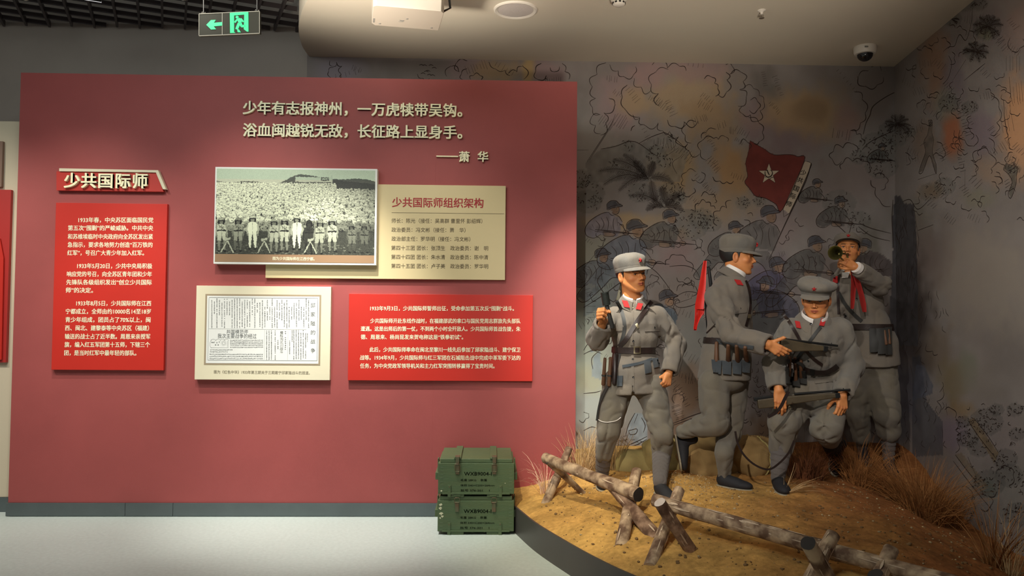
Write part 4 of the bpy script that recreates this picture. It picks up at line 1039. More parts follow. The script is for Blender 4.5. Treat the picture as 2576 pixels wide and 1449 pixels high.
def leaves(x, y, r, n, f=None, w=1.5, col=None):
    if f: x, y = f(x, y)
    for i in range(n):
        a = rm.uniform(0, 2*PI); rr = r*math.sqrt(rm.random()); cx, cy = x+rr*math.cos(a), y+rr*math.sin(a)*0.8
        b = rm.uniform(0, PI); l = rm.uniform(3, 8); st([(cx, cy), (cx+l*math.cos(b)*0.5, cy-l*math.sin(b)*0.5-1), (cx+l*math.cos(b+0.4), cy-l*math.sin(b+0.4))], w, 3)
    POLY.append(([(x+r*1.1*math.cos(k*0.6), y+r*0.9*math.sin(k*0.6)) for k in range(11)], col or (104, 106, 101), 0.3))
def frond(x0, y0, x1, y1, sag, f=None, nl=26, ll=15):
    if f: (x0, y0), (x1, y1) = f(x0, y0), f(x1, y1)
    pts = [(x0+(x1-x0)*t, y0+(y1-y0)*t-sag*math.sin(PI*t*0.9)) for t in np.linspace(0, 1, 10)]; st(pts, 1.6, 3)
    for i in range(nl):
        t = 0.08+0.9*i/nl; k = t*9; j = min(int(k), 8); p = np.array(pts[j])+(np.array(pts[j+1])-np.array(pts[j]))*(k-j); d = np.array(pts[j+1])-np.array(pts[j]); d /= np.linalg.norm(d)
        for sg in (-1, 1):
            nv = np.array([-d[1], d[0]])*sg; L = ll*(0.35+0.65*math.sin(PI*min(1, t*0.95+0.1)))*rm.uniform(0.8, 1.1); e = p+nv*L*0.8+d*L*0.55; st([p+nv*1.0, (p+e)/2+d*1.0, e], 0.85, 2)
    POLY.append(([(x, y-6) for x, y in pts]+[(x, y+7) for x, y in pts[::-1]], (112, 113, 110), 0.16))
def palm(x, y, r, n=9, f=None):
    if f: x, y = f(x, y)
    for i in range(n):
        a = 2*PI*i/n+rm.uniform(-.2, .2); frond(x, y, x+r*math.cos(a), y+r*0.8*math.sin(a)+r*0.1, r*0.15, None, 9, r*0.24)

UNI, UNID, SKIN = (104, 106, 114), (78, 78, 84), (150, 120, 96)
def soldier(x, y, s, flip=1, rifle=True, lower=True, col=UNI, pole=None):
    """a crouching rifleman in a peaked cap, drawn in line with flat washes; x,y: head centre, s: size"""
    f = lambda a, b: (x+flip*a*s, y+b*s)
    body = [(-10, 8), (-24, 10), (-44, 20), (-62, 34), (-72, 52), (-68, 70), (-48, 76), (-30, 66), (-6, 70), (14, 74), (22, 52), (26, 34), (18, 20), (4, 16)]
    POLY.append((T(body, f), col, 0.75)); st(T(body[:8], f), 1.9); st(T([(26, 34), (18, 20), (6, 14)], f), 1.6)
    cap = [(-14, -4), (-14, -14), (-4, -22), (10, -22), (18, -14), (27, -9), (16, -6), (2, -4), (-12, 2)]
    face = [(2, -4), (17, -6), (18, 4), (14, 12), (6, 13), (-1, 8), (-4, 0)]
    POLY.append((T(face, f), SKIN, 0.8)); POLY.append((T(cap, f), UNID, 0.85))
    st(T(cap+cap[:1], f), 1.8); st(T(face[1:6], f), 1.5); st(T([(-12, -3), (2, -9), (18, -12)], f), 1.3)
    st(T([(9, -1), (13, -1)], f), 1.6, 2); st(T([(11, 7), (15, 6)], f), 1.4, 2); st(T([(-10, 8), (-2, 16), (6, 14)], f), 1.5)
    for q in ([(-30, 22), (-22, 40), (-30, 56)], [(-44, 30), (-34, 44), (-40, 62)], [(-16, 20), (-10, 36), (-14, 60)], [(4, 24), (2, 40), (6, 64)], [(12, 24), (14, 44)], [(-54, 40), (-48, 52)], [(-60, 52), (-44, 58)]): st(T(q, f), 1.3, 4)
    if rifle:
        for dy, w in ((0, 2.2), (5, 1.5)): st(T([(-46, 54+dy), (0, 58+dy*0.7), (70, 66)], f), w, 3)
        arm = [(-24, 58), (-6, 60), (8, 66), (0, 72), (-22, 70)]; POLY.append((T(arm, f), SKIN, 0.6)); st(T(arm+arm[:1], f), 1.3)
        h2 = [(30, 56), (40, 58), (44, 64), (36, 68), (28, 64)]; POLY.append((T(h2, f), SKIN, 0.6)); st(T(h2+h2[:1], f), 1.4); st(T([(14, 34), (26, 44), (36, 58)], f), 1.5)
    if lower:
        lg = [(-68, 70), (-88, 96), (-112, 128), (-96, 140), (-62, 112), (-40, 92), (-10, 104), (8, 140), (26, 136), (18, 98), (0, 74)]
        POLY.append((T(lg, f), tuple(int(c*0.95) for c in col), 0.6)); st(T(lg, f), 1.7)
        for q in ([(-80, 92), (-60, 96)], [(-60, 84), (-40, 90)], [(0, 84), (6, 110)]): st(T(q, f), 1.2, 4)

# back wall: smoke, mountains, palm, flag, advancing figures
bumps([(215, 50), (160, 125), (130, 205), (150, 280), (132, 340), (178, 385), (125, 400), (152, 455), (185, 510)], A3, -0.36)
bumps([(245, 60), (300, 100), (335, 135), (400, 120), (410, 70)], A3, -0.3); bumps([(405, 150), (450, 205), (515, 225)], A3, -0.4)
bumps([(240, 280), (275, 320), (205, 375), (215, 440), (180, 520)], A3, 0.34)
bumps([(620, 90), (540, 110), (515, 190), (560, 250), (565, 330)], A3, -0.3, 2.0); bumps([(355, 195), (325, 270), (345, 350), (440, 400)], A3, -0.2, 2.0)
bumps([(395, 385), (440, 405), (470, 450), (560, 440)], A3, -0.35); bumps([(560, 440), (590, 490), (635, 490)], A3, -0.4)
bumps([(520, 60), (560, 45), (620, 80), (700, 70), (740, 100)], A3, 0.3); bumps([(860, 150), (905, 140), (925, 180), (945, 215), (930, 265)], A3, 0.36, 2.1)
bumps([(1000, 60), (1040, 70), (1030, 120), (1100, 110), (1110, 170), (1090, 220)], A3, 0.4, 2.0); bumps([(1000, 110), (1005, 160), (1000, 240), (945, 250)], A3, 0.36, 2.0)
bumps([(1090, 225), (1130, 275), (1075, 330)], A3, 0.34, 2.0); bumps([(1105, 330), (1110, 380), (1160, 385), (1210, 425)], A3, -0.34)
bumps([(1120, 205), (1180, 215), (1215, 260), (1245, 300), (1220, 360), (1200, 430)], A3, 0.3, 1.6); bumps([(1160, 290), (1205, 300), (1205, 350), (1150, 355)], A3, 0.4)
bumps([(620, 420), (670, 460), (730, 430), (820, 425)], A3, -0.35, 2.1); bumps([(800, 430), (740, 450), (735, 520), (775, 570)], A3, -0.3, 2.0)
bumps([(640, 500), (690, 530), (700, 580), (750, 575), (760, 620), (830, 640)], A3, -0.38, 1.9); bumps([(920, 540), (850, 550), (835, 620), (870, 680)], A3, -0.3, 2.0)
bumps([(930, 480), (870, 500), (840, 540)], A3, -0.36); bumps([(920, 540), (950, 545), (1000, 530), (1010, 560)], A3, 0.3)
bumps([(1150, 405), (1215, 440), (1235, 500), (1215, 560), (1180, 570)], A3, 0.3, 2.0); bumps([(1095, 575), (1140, 565), (1150, 610)], A3, 0.5)
bumps([(915, 790), (960, 815), (1005, 820), (1050, 815)], A3, -0.35, 2.0); bumps([(800, 755), (740, 760), (720, 810), (735, 850)], A3, -0.36); bumps([(840, 760), (860, 800), (800, 810), (775, 800)], A3, 0.3)
bumps([(840, 915), (890, 905), (930, 935), (925, 960)], A3, 0.4); bumps([(800, 1000), (830, 960), (870, 955), (900, 980), (930, 1000)], A3, 0.4, 2.0); bumps([(940, 1105), (925, 1060), (960, 1010), (1005, 990), (1035, 940)], A3, 0.36, 2.0)
bumps([(1120, 1070), (1150, 1110)], A3, 0.4); bumps([(1140, 1030), (1175, 1045)], A3, 0.4); bumps([(720, 860), (715, 900), (780, 900), (790, 860)], A3, -0.3)
st(T([(680, 770), (650, 700), (700, 660)], lambda x, y: A3(x, y)), 1.0)
for q in ((265, 150, 5, 85, 16, 6), (300, 250, 5, 55, 14, 6), (590, 320, 8, 50, 22, 7), (545, 300, 6, 60, 18, 7), (640, 345, 7, 25, 22, 6), (870, 330, 7, 60, 22, 6), (840, 410, 7, 110, 24, 6), (400, 260, 6, 40, 18, 7), (880, 280, 6, 50, 14, 6), (980, 450, 4, 105, 22, 7), (1040, 490, 3, 88, 18, 4),
          (1110, 500, 6, 60, 22, 6), (715, 650, 9, 50, 14, 7), (760, 640, 6, 50, 16, 7), (900, 880, 7, 45, 18, 6), (850, 830, 7, 40, 14, 8), (800, 950, 6, 50, 16, 6), (1080, 790, 6, 70, 16, 6), (580, 560, 7, 85, 22, 5), (820, 60, 4, 80, 14, 12), (230, 440, 7, 55, 30, 6), (320, 430, 5, 58, 34, 8), (640, 580, 6, 100, 16, 6),
          (1090, 560, 5, 60, 14, 6), (480, 510, 5, 30, 14, 10), (930, 700, 6, 40, 20, 7), (1340, 200, 9, 20, 14, 6), (1320, 340, 8, 45, 12, 5), (1250, 160, 7, 10, 14, 6), (920, 720, 6, 45, 18, 7)): hatch(*q[:2], q[2], q[3], q[4], q[5], A3)
hatch(900, 560, 10, 30, 12, 6, A3)
st(T([(95, 690), (180, 560), (250, 450), (280, 380)], A3), 1.4); st(T([(110, 680), (200, 540), (265, 440)], A3), 1.2); st(T([(300, 470), (350, 385)], A3), 1.3)
st(T([(30, 615), (105, 615)], A3), 1.5); st(T([(185, 608), (280, 590), (370, 558), (430, 570), (500, 620), (560, 660)], A3), 1.9); st(T([(435, 570), (500, 535), (570, 508), (610, 505), (690, 560), (740, 610)], A3), 1.9); st(T([(600, 660), (690, 600)], A3), 1.4)
st(T([(380, 490), (390, 465), (408, 455)], A3), 2.2)
for q in ((360, 590, 18, 9), (540, 640, 26, 18), (600, 690, 20, 16), (640, 540, 12, 8), (540, 620, 16, 10), (100, 900, 40, 34), (60, 800, 26, 24), (100, 950, 34, 22), (640, 900, 34, 34), (690, 930, 20, 16), (280, 700, 12, 8)): leaves(*q, A3)
for q in ((495, 800, 260, 690, 14), (490, 795, 330, 650, 10), (490, 800, 400, 690, 4), (490, 800, 170, 765, 16), (480, 805, 200, 860, 22), (500, 805, 300, 900, 20), (500, 800, 660, 850, 14), (495, 800, 530, 690, 2), (510, 800, 540, 940, -8), (600, 990, 370, 930, 18), (600, 990, 480, 1020, 14), (610, 980, 580, 860, 4), (600, 990, 720, 1020, 12), (600, 985, 700, 910, 8)): frond(*q, A3)
for q in ((760, 1100, 46, 60), (840, 1060, 30, 26), (900, 1090, 26, 18), (1110, 960, 18, 16), (1220, 950, 16, 14), (440, 890, 30, 20)): leaves(*q, A3)
# washes on mountains and distant figures
POLY.append((T([(180, 612), (370, 558), (440, 575), (600, 505), (760, 620), (700, 820), (120, 820), (80, 700)], A3), (128, 126, 122), 0.5))
soldier(*A6(520, 240), 0.95, 1, True, False, (136, 132, 146)); soldier(*A6(1250, 360), 1.0, 1, True, False, (100, 98, 96))
soldier(*A6(800, 520), 1.28, 1, True, True, (112, 118, 130))
soldier(*A3(1050, 1130), 0.9, 1, False, True, (98, 96, 94)); soldier(*A3(1270, 1045), 1.2, 1, False, True, (104, 100, 98))
soldier(*A1(500, 330), 1.15, 1, False, False, (84, 98, 112)); soldier(*A2(230, 230), 1.1, 1, True, False, (84, 80, 102)); soldier(*A2(430, 120), 1.1, 1, True, True, (88, 86, 84))
soldier(*A2(190, 330), 1.1, -1, True, False, (78, 76, 92)); soldier(*A2(700, 130), 1.0, -1, True, False, (80, 70, 70))
soldier(*A4(230, 1060), 0.8, 1, True, False, (88, 84, 82)); soldier(*A4(110, 960), 0.62, 1, True, False, (96, 92, 88)); soldier(*A4(450, 770), 0.5, 1, True, False, (84, 82, 80))
# the flag with its white sleeve
F7 = lambda x, y: (1860+x/6.586, 340+y/6.586)
flag = [(178, 90), (300, 165), (420, 235), (520, 305), (620, 330), (740, 322), (870, 325), (960, 355), (1078, 420), (720, 1225), (600, 1140), (430, 1045), (270, 1010), (180, 900), (90, 780), (135, 690), (120, 560), (105, 450), (150, 280)]
POLY.append((T([tuple(p) for p in cr(flag+flag[:1], 4)], F7), (118, 42, 38), 1.0))
for q in ([(200, 500), (270, 640), (340, 760)], [(230, 700), (300, 740), (360, 750)], [(560, 370), (640, 380), (760, 350)], [(480, 880), (440, 960), (400, 1010)], [(680, 640), (780, 690)]): POLY.append((T([(x-18, y-14) for x, y in q]+[(x+18, y+14) for x, y in q[::-1]], F7), (90, 30, 28), 0.6))
st(T(flag+flag[:1], F7), 1.7); slv = [(1085, 430), (1190, 462), (1150, 600), (830, 1295), (725, 1225)]; POLY.append((T(slv, F7), (205, 190, 170), 1.0)); st(T(slv+slv[:1], F7), 1.6, 2)
star = []
for k in range(10): a = -PI/2+k*PI/5; r = 180 if k % 2 == 0 else 72; star.append((490+r*math.cos(a), 645+r*math.sin(a)))
POLY.append((T(star, F7), (214, 200, 178), 1.0))
for a, b in zip(star, star[1:]+star[:1]): st(T([a, b], F7), 1.4)
st(T([(425, 600), (430, 660), (465, 695), (515, 685), (545, 645), (540, 600), (510, 575)], F7), 3.0); st(T([(435, 585), (475, 580)], F7), 4.2, 2); st(T([(462, 585), (480, 630), (500, 665)], F7), 3.0); st(T([(440, 690), (425, 705)], F7), 2.4, 2); st(T([(490, 735), (540, 700), (580, 698)], F7), 1.8)
st(T([(1190, 462), (1100, 760), (880, 1220), (700, 1600), (500, 2050)], F7), 3.0, 3)
for x0, y0 in ((1060, 620), (1010, 745), (945, 885), (890, 1010), (825, 1140)): pass
# stone-like trunk in the corner, right wall pictures
bumps([(340, 345), (400, 350), (450, 370)], A4, 0.4); bumps([(380, 370), (330, 400), (370, 450), (430, 440), (460, 400)], A4, -0.3); bumps([(310, 480), (350, 520), (365, 590), (340, 640), (290, 680)], A4, 0.34)
bumps([(290, 680), (320, 700), (345, 720), (350, 760)], A4, 0.4); bumps([(250, 770), (200, 790), (195, 830), (245, 840)], A4, -0.4); bumps([(250, 770), (300, 750), (320, 800)], A4, 0.35); bumps([(240, 880), (250, 850), (300, 840), (350, 840), (390, 880), (380, 900)], A4, 0.36, 2.0)
bumps([(395, 940), (420, 980), (440, 1040), (500, 1075)], A4, -0.2, 2.0); bumps([(415, 910), (470, 920), (470, 960), (445, 990)], A4, 0.3); hatch(250, 700, 6, 80, 26, 8, A4); hatch(280, 430, 7, 40, 8, 12, A4)
st(T([(355, 700), (370, 640), (390, 600), (410, 550), (500, 490), (555, 478), (625, 505)], A4), 2.0); st(T([(350, 780), (390, 740), (470, 700), (520, 680)], A4), 1.8)
for q in ((520, 690, 40, 50), (430, 770, 46, 60), (450, 860, 40, 50), (230, 1060, 40, 30), (600, 690, 14, 16), (330, 820, 20, 16), (330, 1150, 30, 20)): leaves(*q, A4)
palm(*A4(535, 650), 34, 14)
st(T([(560, 430), (580, 360)], A4), 1.5)
for q in ((820, 100, 22, 12), (940, 270, 28, 30), (1000, 150, 34, 40), (890, 20, 22, 24), (960, 20, 20, 20), (800, 540, 26, 20), (910, 560, 20, 24)): leaves(*q, A4, 1.6, (88, 88, 84))
palm(*A4(1005, 140), 40, 11); palm(*A4(940, 270), 34, 9); palm(*A4(815, 100), 20, 7)
st(T([(925, 40), (915, 130), (890, 210), (860, 180), (845, 200), (830, 240), (800, 245), (770, 270)], A4), 1.7); st(T([(800, 290), (815, 330), (800, 400), (770, 440)], A4), 1.5); st(T([(890, 310), (820, 420)], A4), 1.6, 2); st(T([(990, 330), (940, 370), (880, 420)], A4), 1.5)
bumps([(1025, 500), (1060, 560), (1050, 640), (1050, 690), (1015, 700)], A4, 0.3, 1.9); bumps([(1010, 720), (1035, 770), (1030, 800)], A4, 0.3); bumps([(930, 830), (960, 780), (1010, 800), (1020, 880), (1020, 905)], A4, 0.3, 2.0); bumps([(860, 680), (885, 730), (930, 760), (940, 700)], A4, -0.3)
bumps([(1040, 920), (1080, 960)], A4, 0.3); bumps([(1120, 200), (1130, 265), (1170, 250), (1185, 200)], A4, -0.3, 1.9); hatch(1060, 210, 8, 45, 26, 9, A4); hatch(1070, 770, 7, 120, 26, 8, A4); hatch(1145, 330, 5, 90, 40, 8, A4); hatch(1160, 480, 5, 95, 60, 8, A4); hatch(1110, 620, 4, 100, 70, 10, A4)
st(T([(1085, 520), (1095, 640), (1120, 760)], A4), 1.6); st(T([(1115, 400), (1125, 530)], A4), 1.6); st(T([(885, 990), (885, 880)], A4), 1.3); hatch(870, 860, 6, 15, 16, 7, A4); hatch(950, 950, 4, 45, 26, 9, A4)
bumps([(740, 620), (760, 580), (800, 560)], A4, 0.3); bumps([(740, 740), (770, 770), (760, 830)], A4, 0.3); bumps([(830, 680), (860, 720), (850, 780), (870, 810)], A4, -0.3); hatch(880, 640, 10, 20, 18, 8, A4); hatch(900, 600, 8, 30, 14, 9, A4)
# lone standing figure and a thrown-back figure
fg = [(700, 640), (690, 700), (670, 740), (680, 790), (655, 860), (645, 900), (665, 895), (700, 810), (725, 880), (735, 905), (735, 860), (715, 790), (722, 730), (712, 690), (715, 640)]
POLY.append((T(fg, A4), (110, 100, 92), 0.75)); st(T(fg+fg[:1], A4), 1.6); st(T([(680, 740), (650, 760)], A4), 1.4); POLY.append((T([(694, 628), (712, 626), (714, 650), (700, 656)], A4), (90, 84, 78), 0.9)); st(T([(694, 628), (712, 626), (714, 650), (700, 656), (694, 628)], A4), 1.5); st(T([(640, 935), (730, 905)], A4), 1.4)
fg = [(1100, 850), (1085, 880), (1105, 900), (1120, 920), (1130, 950), (1110, 1010), (1125, 1030), (1150, 960), (1155, 900), (1160, 870), (1120, 860)]
POLY.append((T(fg, A4), (96, 92, 84), 0.75)); st(T(fg+fg[:1], A4), 1.6)
for q in ((1140, 880, 16, 14), (700, 1000, 26, 14), (780, 970, 26, 18)): leaves(*q, A4)
# gnarled trunk
tr = [(520, 1020), (505, 1150), (510, 1300), (500, 1500), (480, 1800), (640, 1800), (640, 1500), (630, 1200), (620, 1060), (570, 1060), (550, 1020)]
POLY.append((T(tr, A4), (70, 68, 72), 0.85))
for i in range(46):
    x, y = rm.uniform(505, 640), rm.uniform(1040, 1500); st(T([(x, y), (x+rm.uniform(-14, 14), y+40), (x+rm.uniform(-16, 16), y+rm.uniform(60, 110))], A4), 1.7, 3)
st(T([(510, 1040), (505, 1150), (515, 1300)], A4), 2.0); st(T([(560, 1050), (600, 1040), (640, 1090), (700, 1040)], A4), 2.0); st(T([(640, 1200), (720, 1170)], A4), 2.2); st(T([(330, 1160), (400, 1190), (500, 1215)], A4), 2.0); st(T([(330, 1180), (400, 1230), (495, 1255)], A4), 2.0); st(T([(195, 1150), (240, 1190), (280, 1215), (300, 1130)], A4), 1.8)
POLY.append((T([(230, 380), (270, 380), (300, 600), (380, 700), (380, 860), (230, 870)], A5), (62, 66, 78), 0.45)); POLY.append((T([(250, 420), (290, 430), (330, 520), (330, 560), (230, 600), (240, 500)], A5), (96, 100, 116), 0.6))
for i in range(60):
    x, y = rm.uniform(150, 400), rm.uniform(60, 860); st(T([(x, y), (x+rm.uniform(-10, 10), y+20), (x+rm.uniform(-20, 20), y+rm.uniform(30, 60))], A5), 1.5, 3)
# lower right wall: rubble, planks, leaves
bumps([(300, 320), (330, 355), (355, 370)], A5, -0.4); bumps([(390, 640), (420, 635), (440, 680), (440, 740), (450, 800), (440, 850)], A5, 0.26); bumps([(470, 1020), (500, 1020), (520, 1080), (515, 1160), (480, 1180)], A5, 0.26)
for q in ((590, 700, 40, 60), (500, 780, 26, 34), (600, 1000, 40, 50), (680, 880, 30, 26), (740, 1150, 34, 40), (560, 820, 30, 20), (700, 960, 34, 24), (640, 640, 18, 14), (480, 700, 18, 14), (740, 760, 20, 16), (730, 640, 20, 14)): leaves(*q, A5, 1.7, (84, 84, 82))
for q in ([(500, 690), (560, 780), (640, 880)], [(530, 680), (600, 770), (650, 850)], [(440, 860), (500, 940), (560, 1010)], [(430, 890), (520, 1010), (620, 1130)], [(500, 870), (540, 960)]): st(T(q, A5), 2.0, 3)
POLY.append((T([(500, 690), (530, 680), (650, 850), (630, 900)], A5), (132, 112, 84), 0.7)); POLY.append((T([(440, 860), (470, 850), (600, 1010), (570, 1040)], A5), (126, 112, 92), 0.6))
bumps([(640, 950), (660, 930), (700, 920), (720, 960), (700, 1010)], A5, 0.3); bumps([(640, 1040), (600, 1060), (610, 1110), (560, 1120)], A5, 0.3); bumps([(380, 540), (350, 600), (360, 660)], A5, 0.2)
for i in range(70):
    x, y = rm.uniform(430, 774), rm.uniform(600, 1330); a = rm.uniform(0, 6.28); bumps([(x, y), (x+18*math.cos(a), y+18*math.sin(a))], A5, 0.4, 1.5)
# lower left: fields, machine gun, seated figure between the legs
soldier(*A1(150, 100), 1.0, 1, False, False, (110, 116, 124))
POLY.append((T([(60, 350), (190, 150), (330, 90), (420, 130), (380, 260), (230, 330), (60, 420)], A1), (118, 132, 140), 0.45))
st(T([(60, 370), (170, 300), (260, 235), (330, 215)], A1), 2.0); st(T([(170, 180), (135, 235), (220, 340), (260, 240), (245, 190)], A1), 2.0); st(T([(60, 160), (140, 60)], A1), 1.8); bumps([(290, 240), (330, 225), (350, 260)], A1, 0.3)
for q in ((85, 150, 4, 160, 18, 9), (80, 280, 5, 20, 20, 10), (100, 380, 5, 0, 26, 14), (180, 255, 9, 100, 16, 6), (90, 440, 5, 120, 18, 10)): hatch(*q, A1)
for q in ([(75, 430), (90, 440), (80, 460)], [(60, 620), (110, 600), (160, 620)], [(60, 830), (120, 825), (155, 815)], [(60, 930), (90, 940)], [(60, 1030), (100, 1010), (130, 1015)], [(110, 700), (105, 640), (160, 590)], [(60, 600), (90, 560), (150, 560)]): st(T(q, A1), 1.8)
POLY.append((T([(150, 600), (110, 640), (105, 740), (160, 760)], A1), (140, 156, 172), 0.6)); POLY.append((T([(90, 540), (150, 520), (170, 580), (100, 610)], A1), (140, 156, 170), 0.6))
bumps([(400, 190), (430, 160), (500, 140), (520, 110)], A1, 0.3, 2.0); bumps([(520, 110), (560, 90), (610, 120), (640, 180)], A1, 0.3, 2.0); st(T([(395, 140), (450, 180), (500, 240), (540, 300)], A1), 1.8); st(T([(520, 150), (600, 145), (660, 170), (690, 230)], A1), 1.8); bumps([(410, 300), (430, 240), (470, 250)], A1, 0.4); bumps([(415, 210), (440, 200), (450, 230)], A1, 0.5)
bumps([(560, 210), (590, 230), (640, 220), (660, 260)], A1, -0.3); bumps([(560, 280), (600, 250), (660, 260), (640, 310)], A1, 0.3); st(T([(540, 320), (610, 285), (680, 300), (660, 350), (580, 370), (545, 350), (540, 320)], A1), 1.8); st(T([(550, 350), (640, 320)], A1), 1.8)
for q in ((600, 400, 5, 70, 22, 10), (640, 640, 5, 60, 24, 10), (590, 730, 8, 80, 18, 8), (560, 800, 8, 40, 20, 7), (600, 860, 7, 30, 16, 8), (640, 760, 5, 85, 18, 6), (570, 940, 9, 20, 24, 5)): hatch(*q, A1)
st(T([(540, 990), (640, 950), (700, 930)], A1), 2.0); st(T([(540, 1000), (640, 965), (700, 945)], A1), 1.8); bumps([(545, 880), (540, 840), (590, 840), (590, 880)], A1, 0.2)
POLY.append((T([(335, 935), (300, 1000), (290, 1060), (350, 1110), (400, 1080), (400, 980), (370, 940)], A1), (150, 162, 172), 0.8))
for q in ([(335, 935), (300, 1000), (285, 1060)], [(300, 1030), (345, 1020), (340, 1045), (310, 1050), (300, 1030)], [(350, 940), (330, 990)], [(370, 960), (390, 1000), (380, 1040)], [(290, 1110), (340, 1090), (400, 1060)], [(290, 1120), (345, 1105), (400, 1075)], [(300, 1150), (360, 1140)], [(250, 1080), (290, 1110)], [(260, 1060), (300, 1100)]): st(T(q, A1), 2.0, 4)
for i in range(40):
    x, y = rm.uniform(230, 380), rm.uniform(1060, 1200); a = rm.uniform(-0.6, 0.9); st(T([(x, y), (x+24*math.cos(a), y+24*math.sin(a))], A1), 1.6, 2)
for i in range(46):
    x, y = rm.uniform(880, 1060), rm.uniform(560, 1050); a = rm.uniform(0, 3.1); st(T([(x, y), (x+14*math.cos(a), y+14*math.sin(a)+5), (x+26*math.cos(a+.5), y+26*math.sin(a+.5))], A1), 1.6, 3)
for i in range(90):
    x, y = rm.uniform(100, 830), rm.uniform(330, 1150); a = rm.uniform(0, 3.1); st(T([(x, y), (x+14*math.cos(a), y+14*math.sin(a)+5), (x+26*math.cos(a+.5), y+26*math.sin(a+.5))], A2), 1.5, 3)
for i in range(150):      # small puffs and ticks between the figures
    x, y = rm.uniform(1480, 2200), rm.uniform(560, 1090); a = rm.uniform(0, 6.28)
    if (x-1600)**2/3600+(y-600)**2/1600 < 0.4: continue
    if i % 3: bumps([(x, y), (x+16*math.cos(a), y+12*math.sin(a)), (x+30*math.cos(a+.5), y+24*math.sin(a+.5))], lambda p, q: (p, q), 0.36, 1.6)
    else: hatch(x, y, 4, rm.uniform(20, 110), 13, 5)
for i in range(110):
    x, y = rm.uniform(2270, 2570), rm.uniform(30, 560); a = rm.uniform(0, 6.28)
    if i % 3: bumps([(x, y), (x+14*math.cos(a), y+16*math.sin(a)), (x+26*math.cos(a+.5), y+32*math.sin(a+.5))], lambda p, q: (p, q), 0.36, 1.7)
    else: hatch(x, y, 5, rm.uniform(30, 110), 20, 7)
# strip above the red wall
bumps([(175, 430), (150, 460), (175, 500), (200, 480)], AC, -0.3); bumps([(200, 470), (240, 500), (235, 560), (240, 590)], AC, -0.3); bumps([(175, 510), (140, 540), (150, 580), (195, 580)], AC, -0.3); hatch(300, 550, 6, 105, 14, 12, AC); hatch(360, 520, 5, 70, 14, 6, AC)
for k in range(9): x, y = AC(840+12*k, 500+rm.uniform(-24, 70)); st([(x-6, y), (x, y-2), (x+6, y+1)], 1.8)
bumps([(810, 560), (850, 590), (900, 590)], AC, -0.3, 2.0); bumps([(1180, 460), (1100, 480), (1120, 540), (1060, 500), (1030, 580)], AC, -0.3, 2.0); bumps([(1180, 520), (1140, 560), (1150, 600)], AC, -0.3, 2.0); bumps([(1290, 600), (1280, 570), (1230, 570), (1210, 600)], AC, -0.4, 2.2); hatch(1270, 500, 9, 110, 26, 7, AC)
bumps([(1350, 470), (1400, 520), (1470, 530), (1510, 570)], AC, -0.2); bumps([(1500, 550), (1560, 540), (1600, 500), (1610, 600)], AC, 0.3, 2.0); bumps([(1740, 480), (1700, 540), (1720, 600), (1780, 570), (1790, 600)], AC, -0.3, 2.2); bumps([(1810, 510), (1840, 540), (1880, 500)], AC, -0.3, 2.2); bumps([(1900, 480), (1920, 540), (1950, 600)], AC, 0.3, 2.0); hatch(1840, 600, 8, 90, 12, 6, AC); hatch(1440, 500, 9, 60, 18, 10, AC)

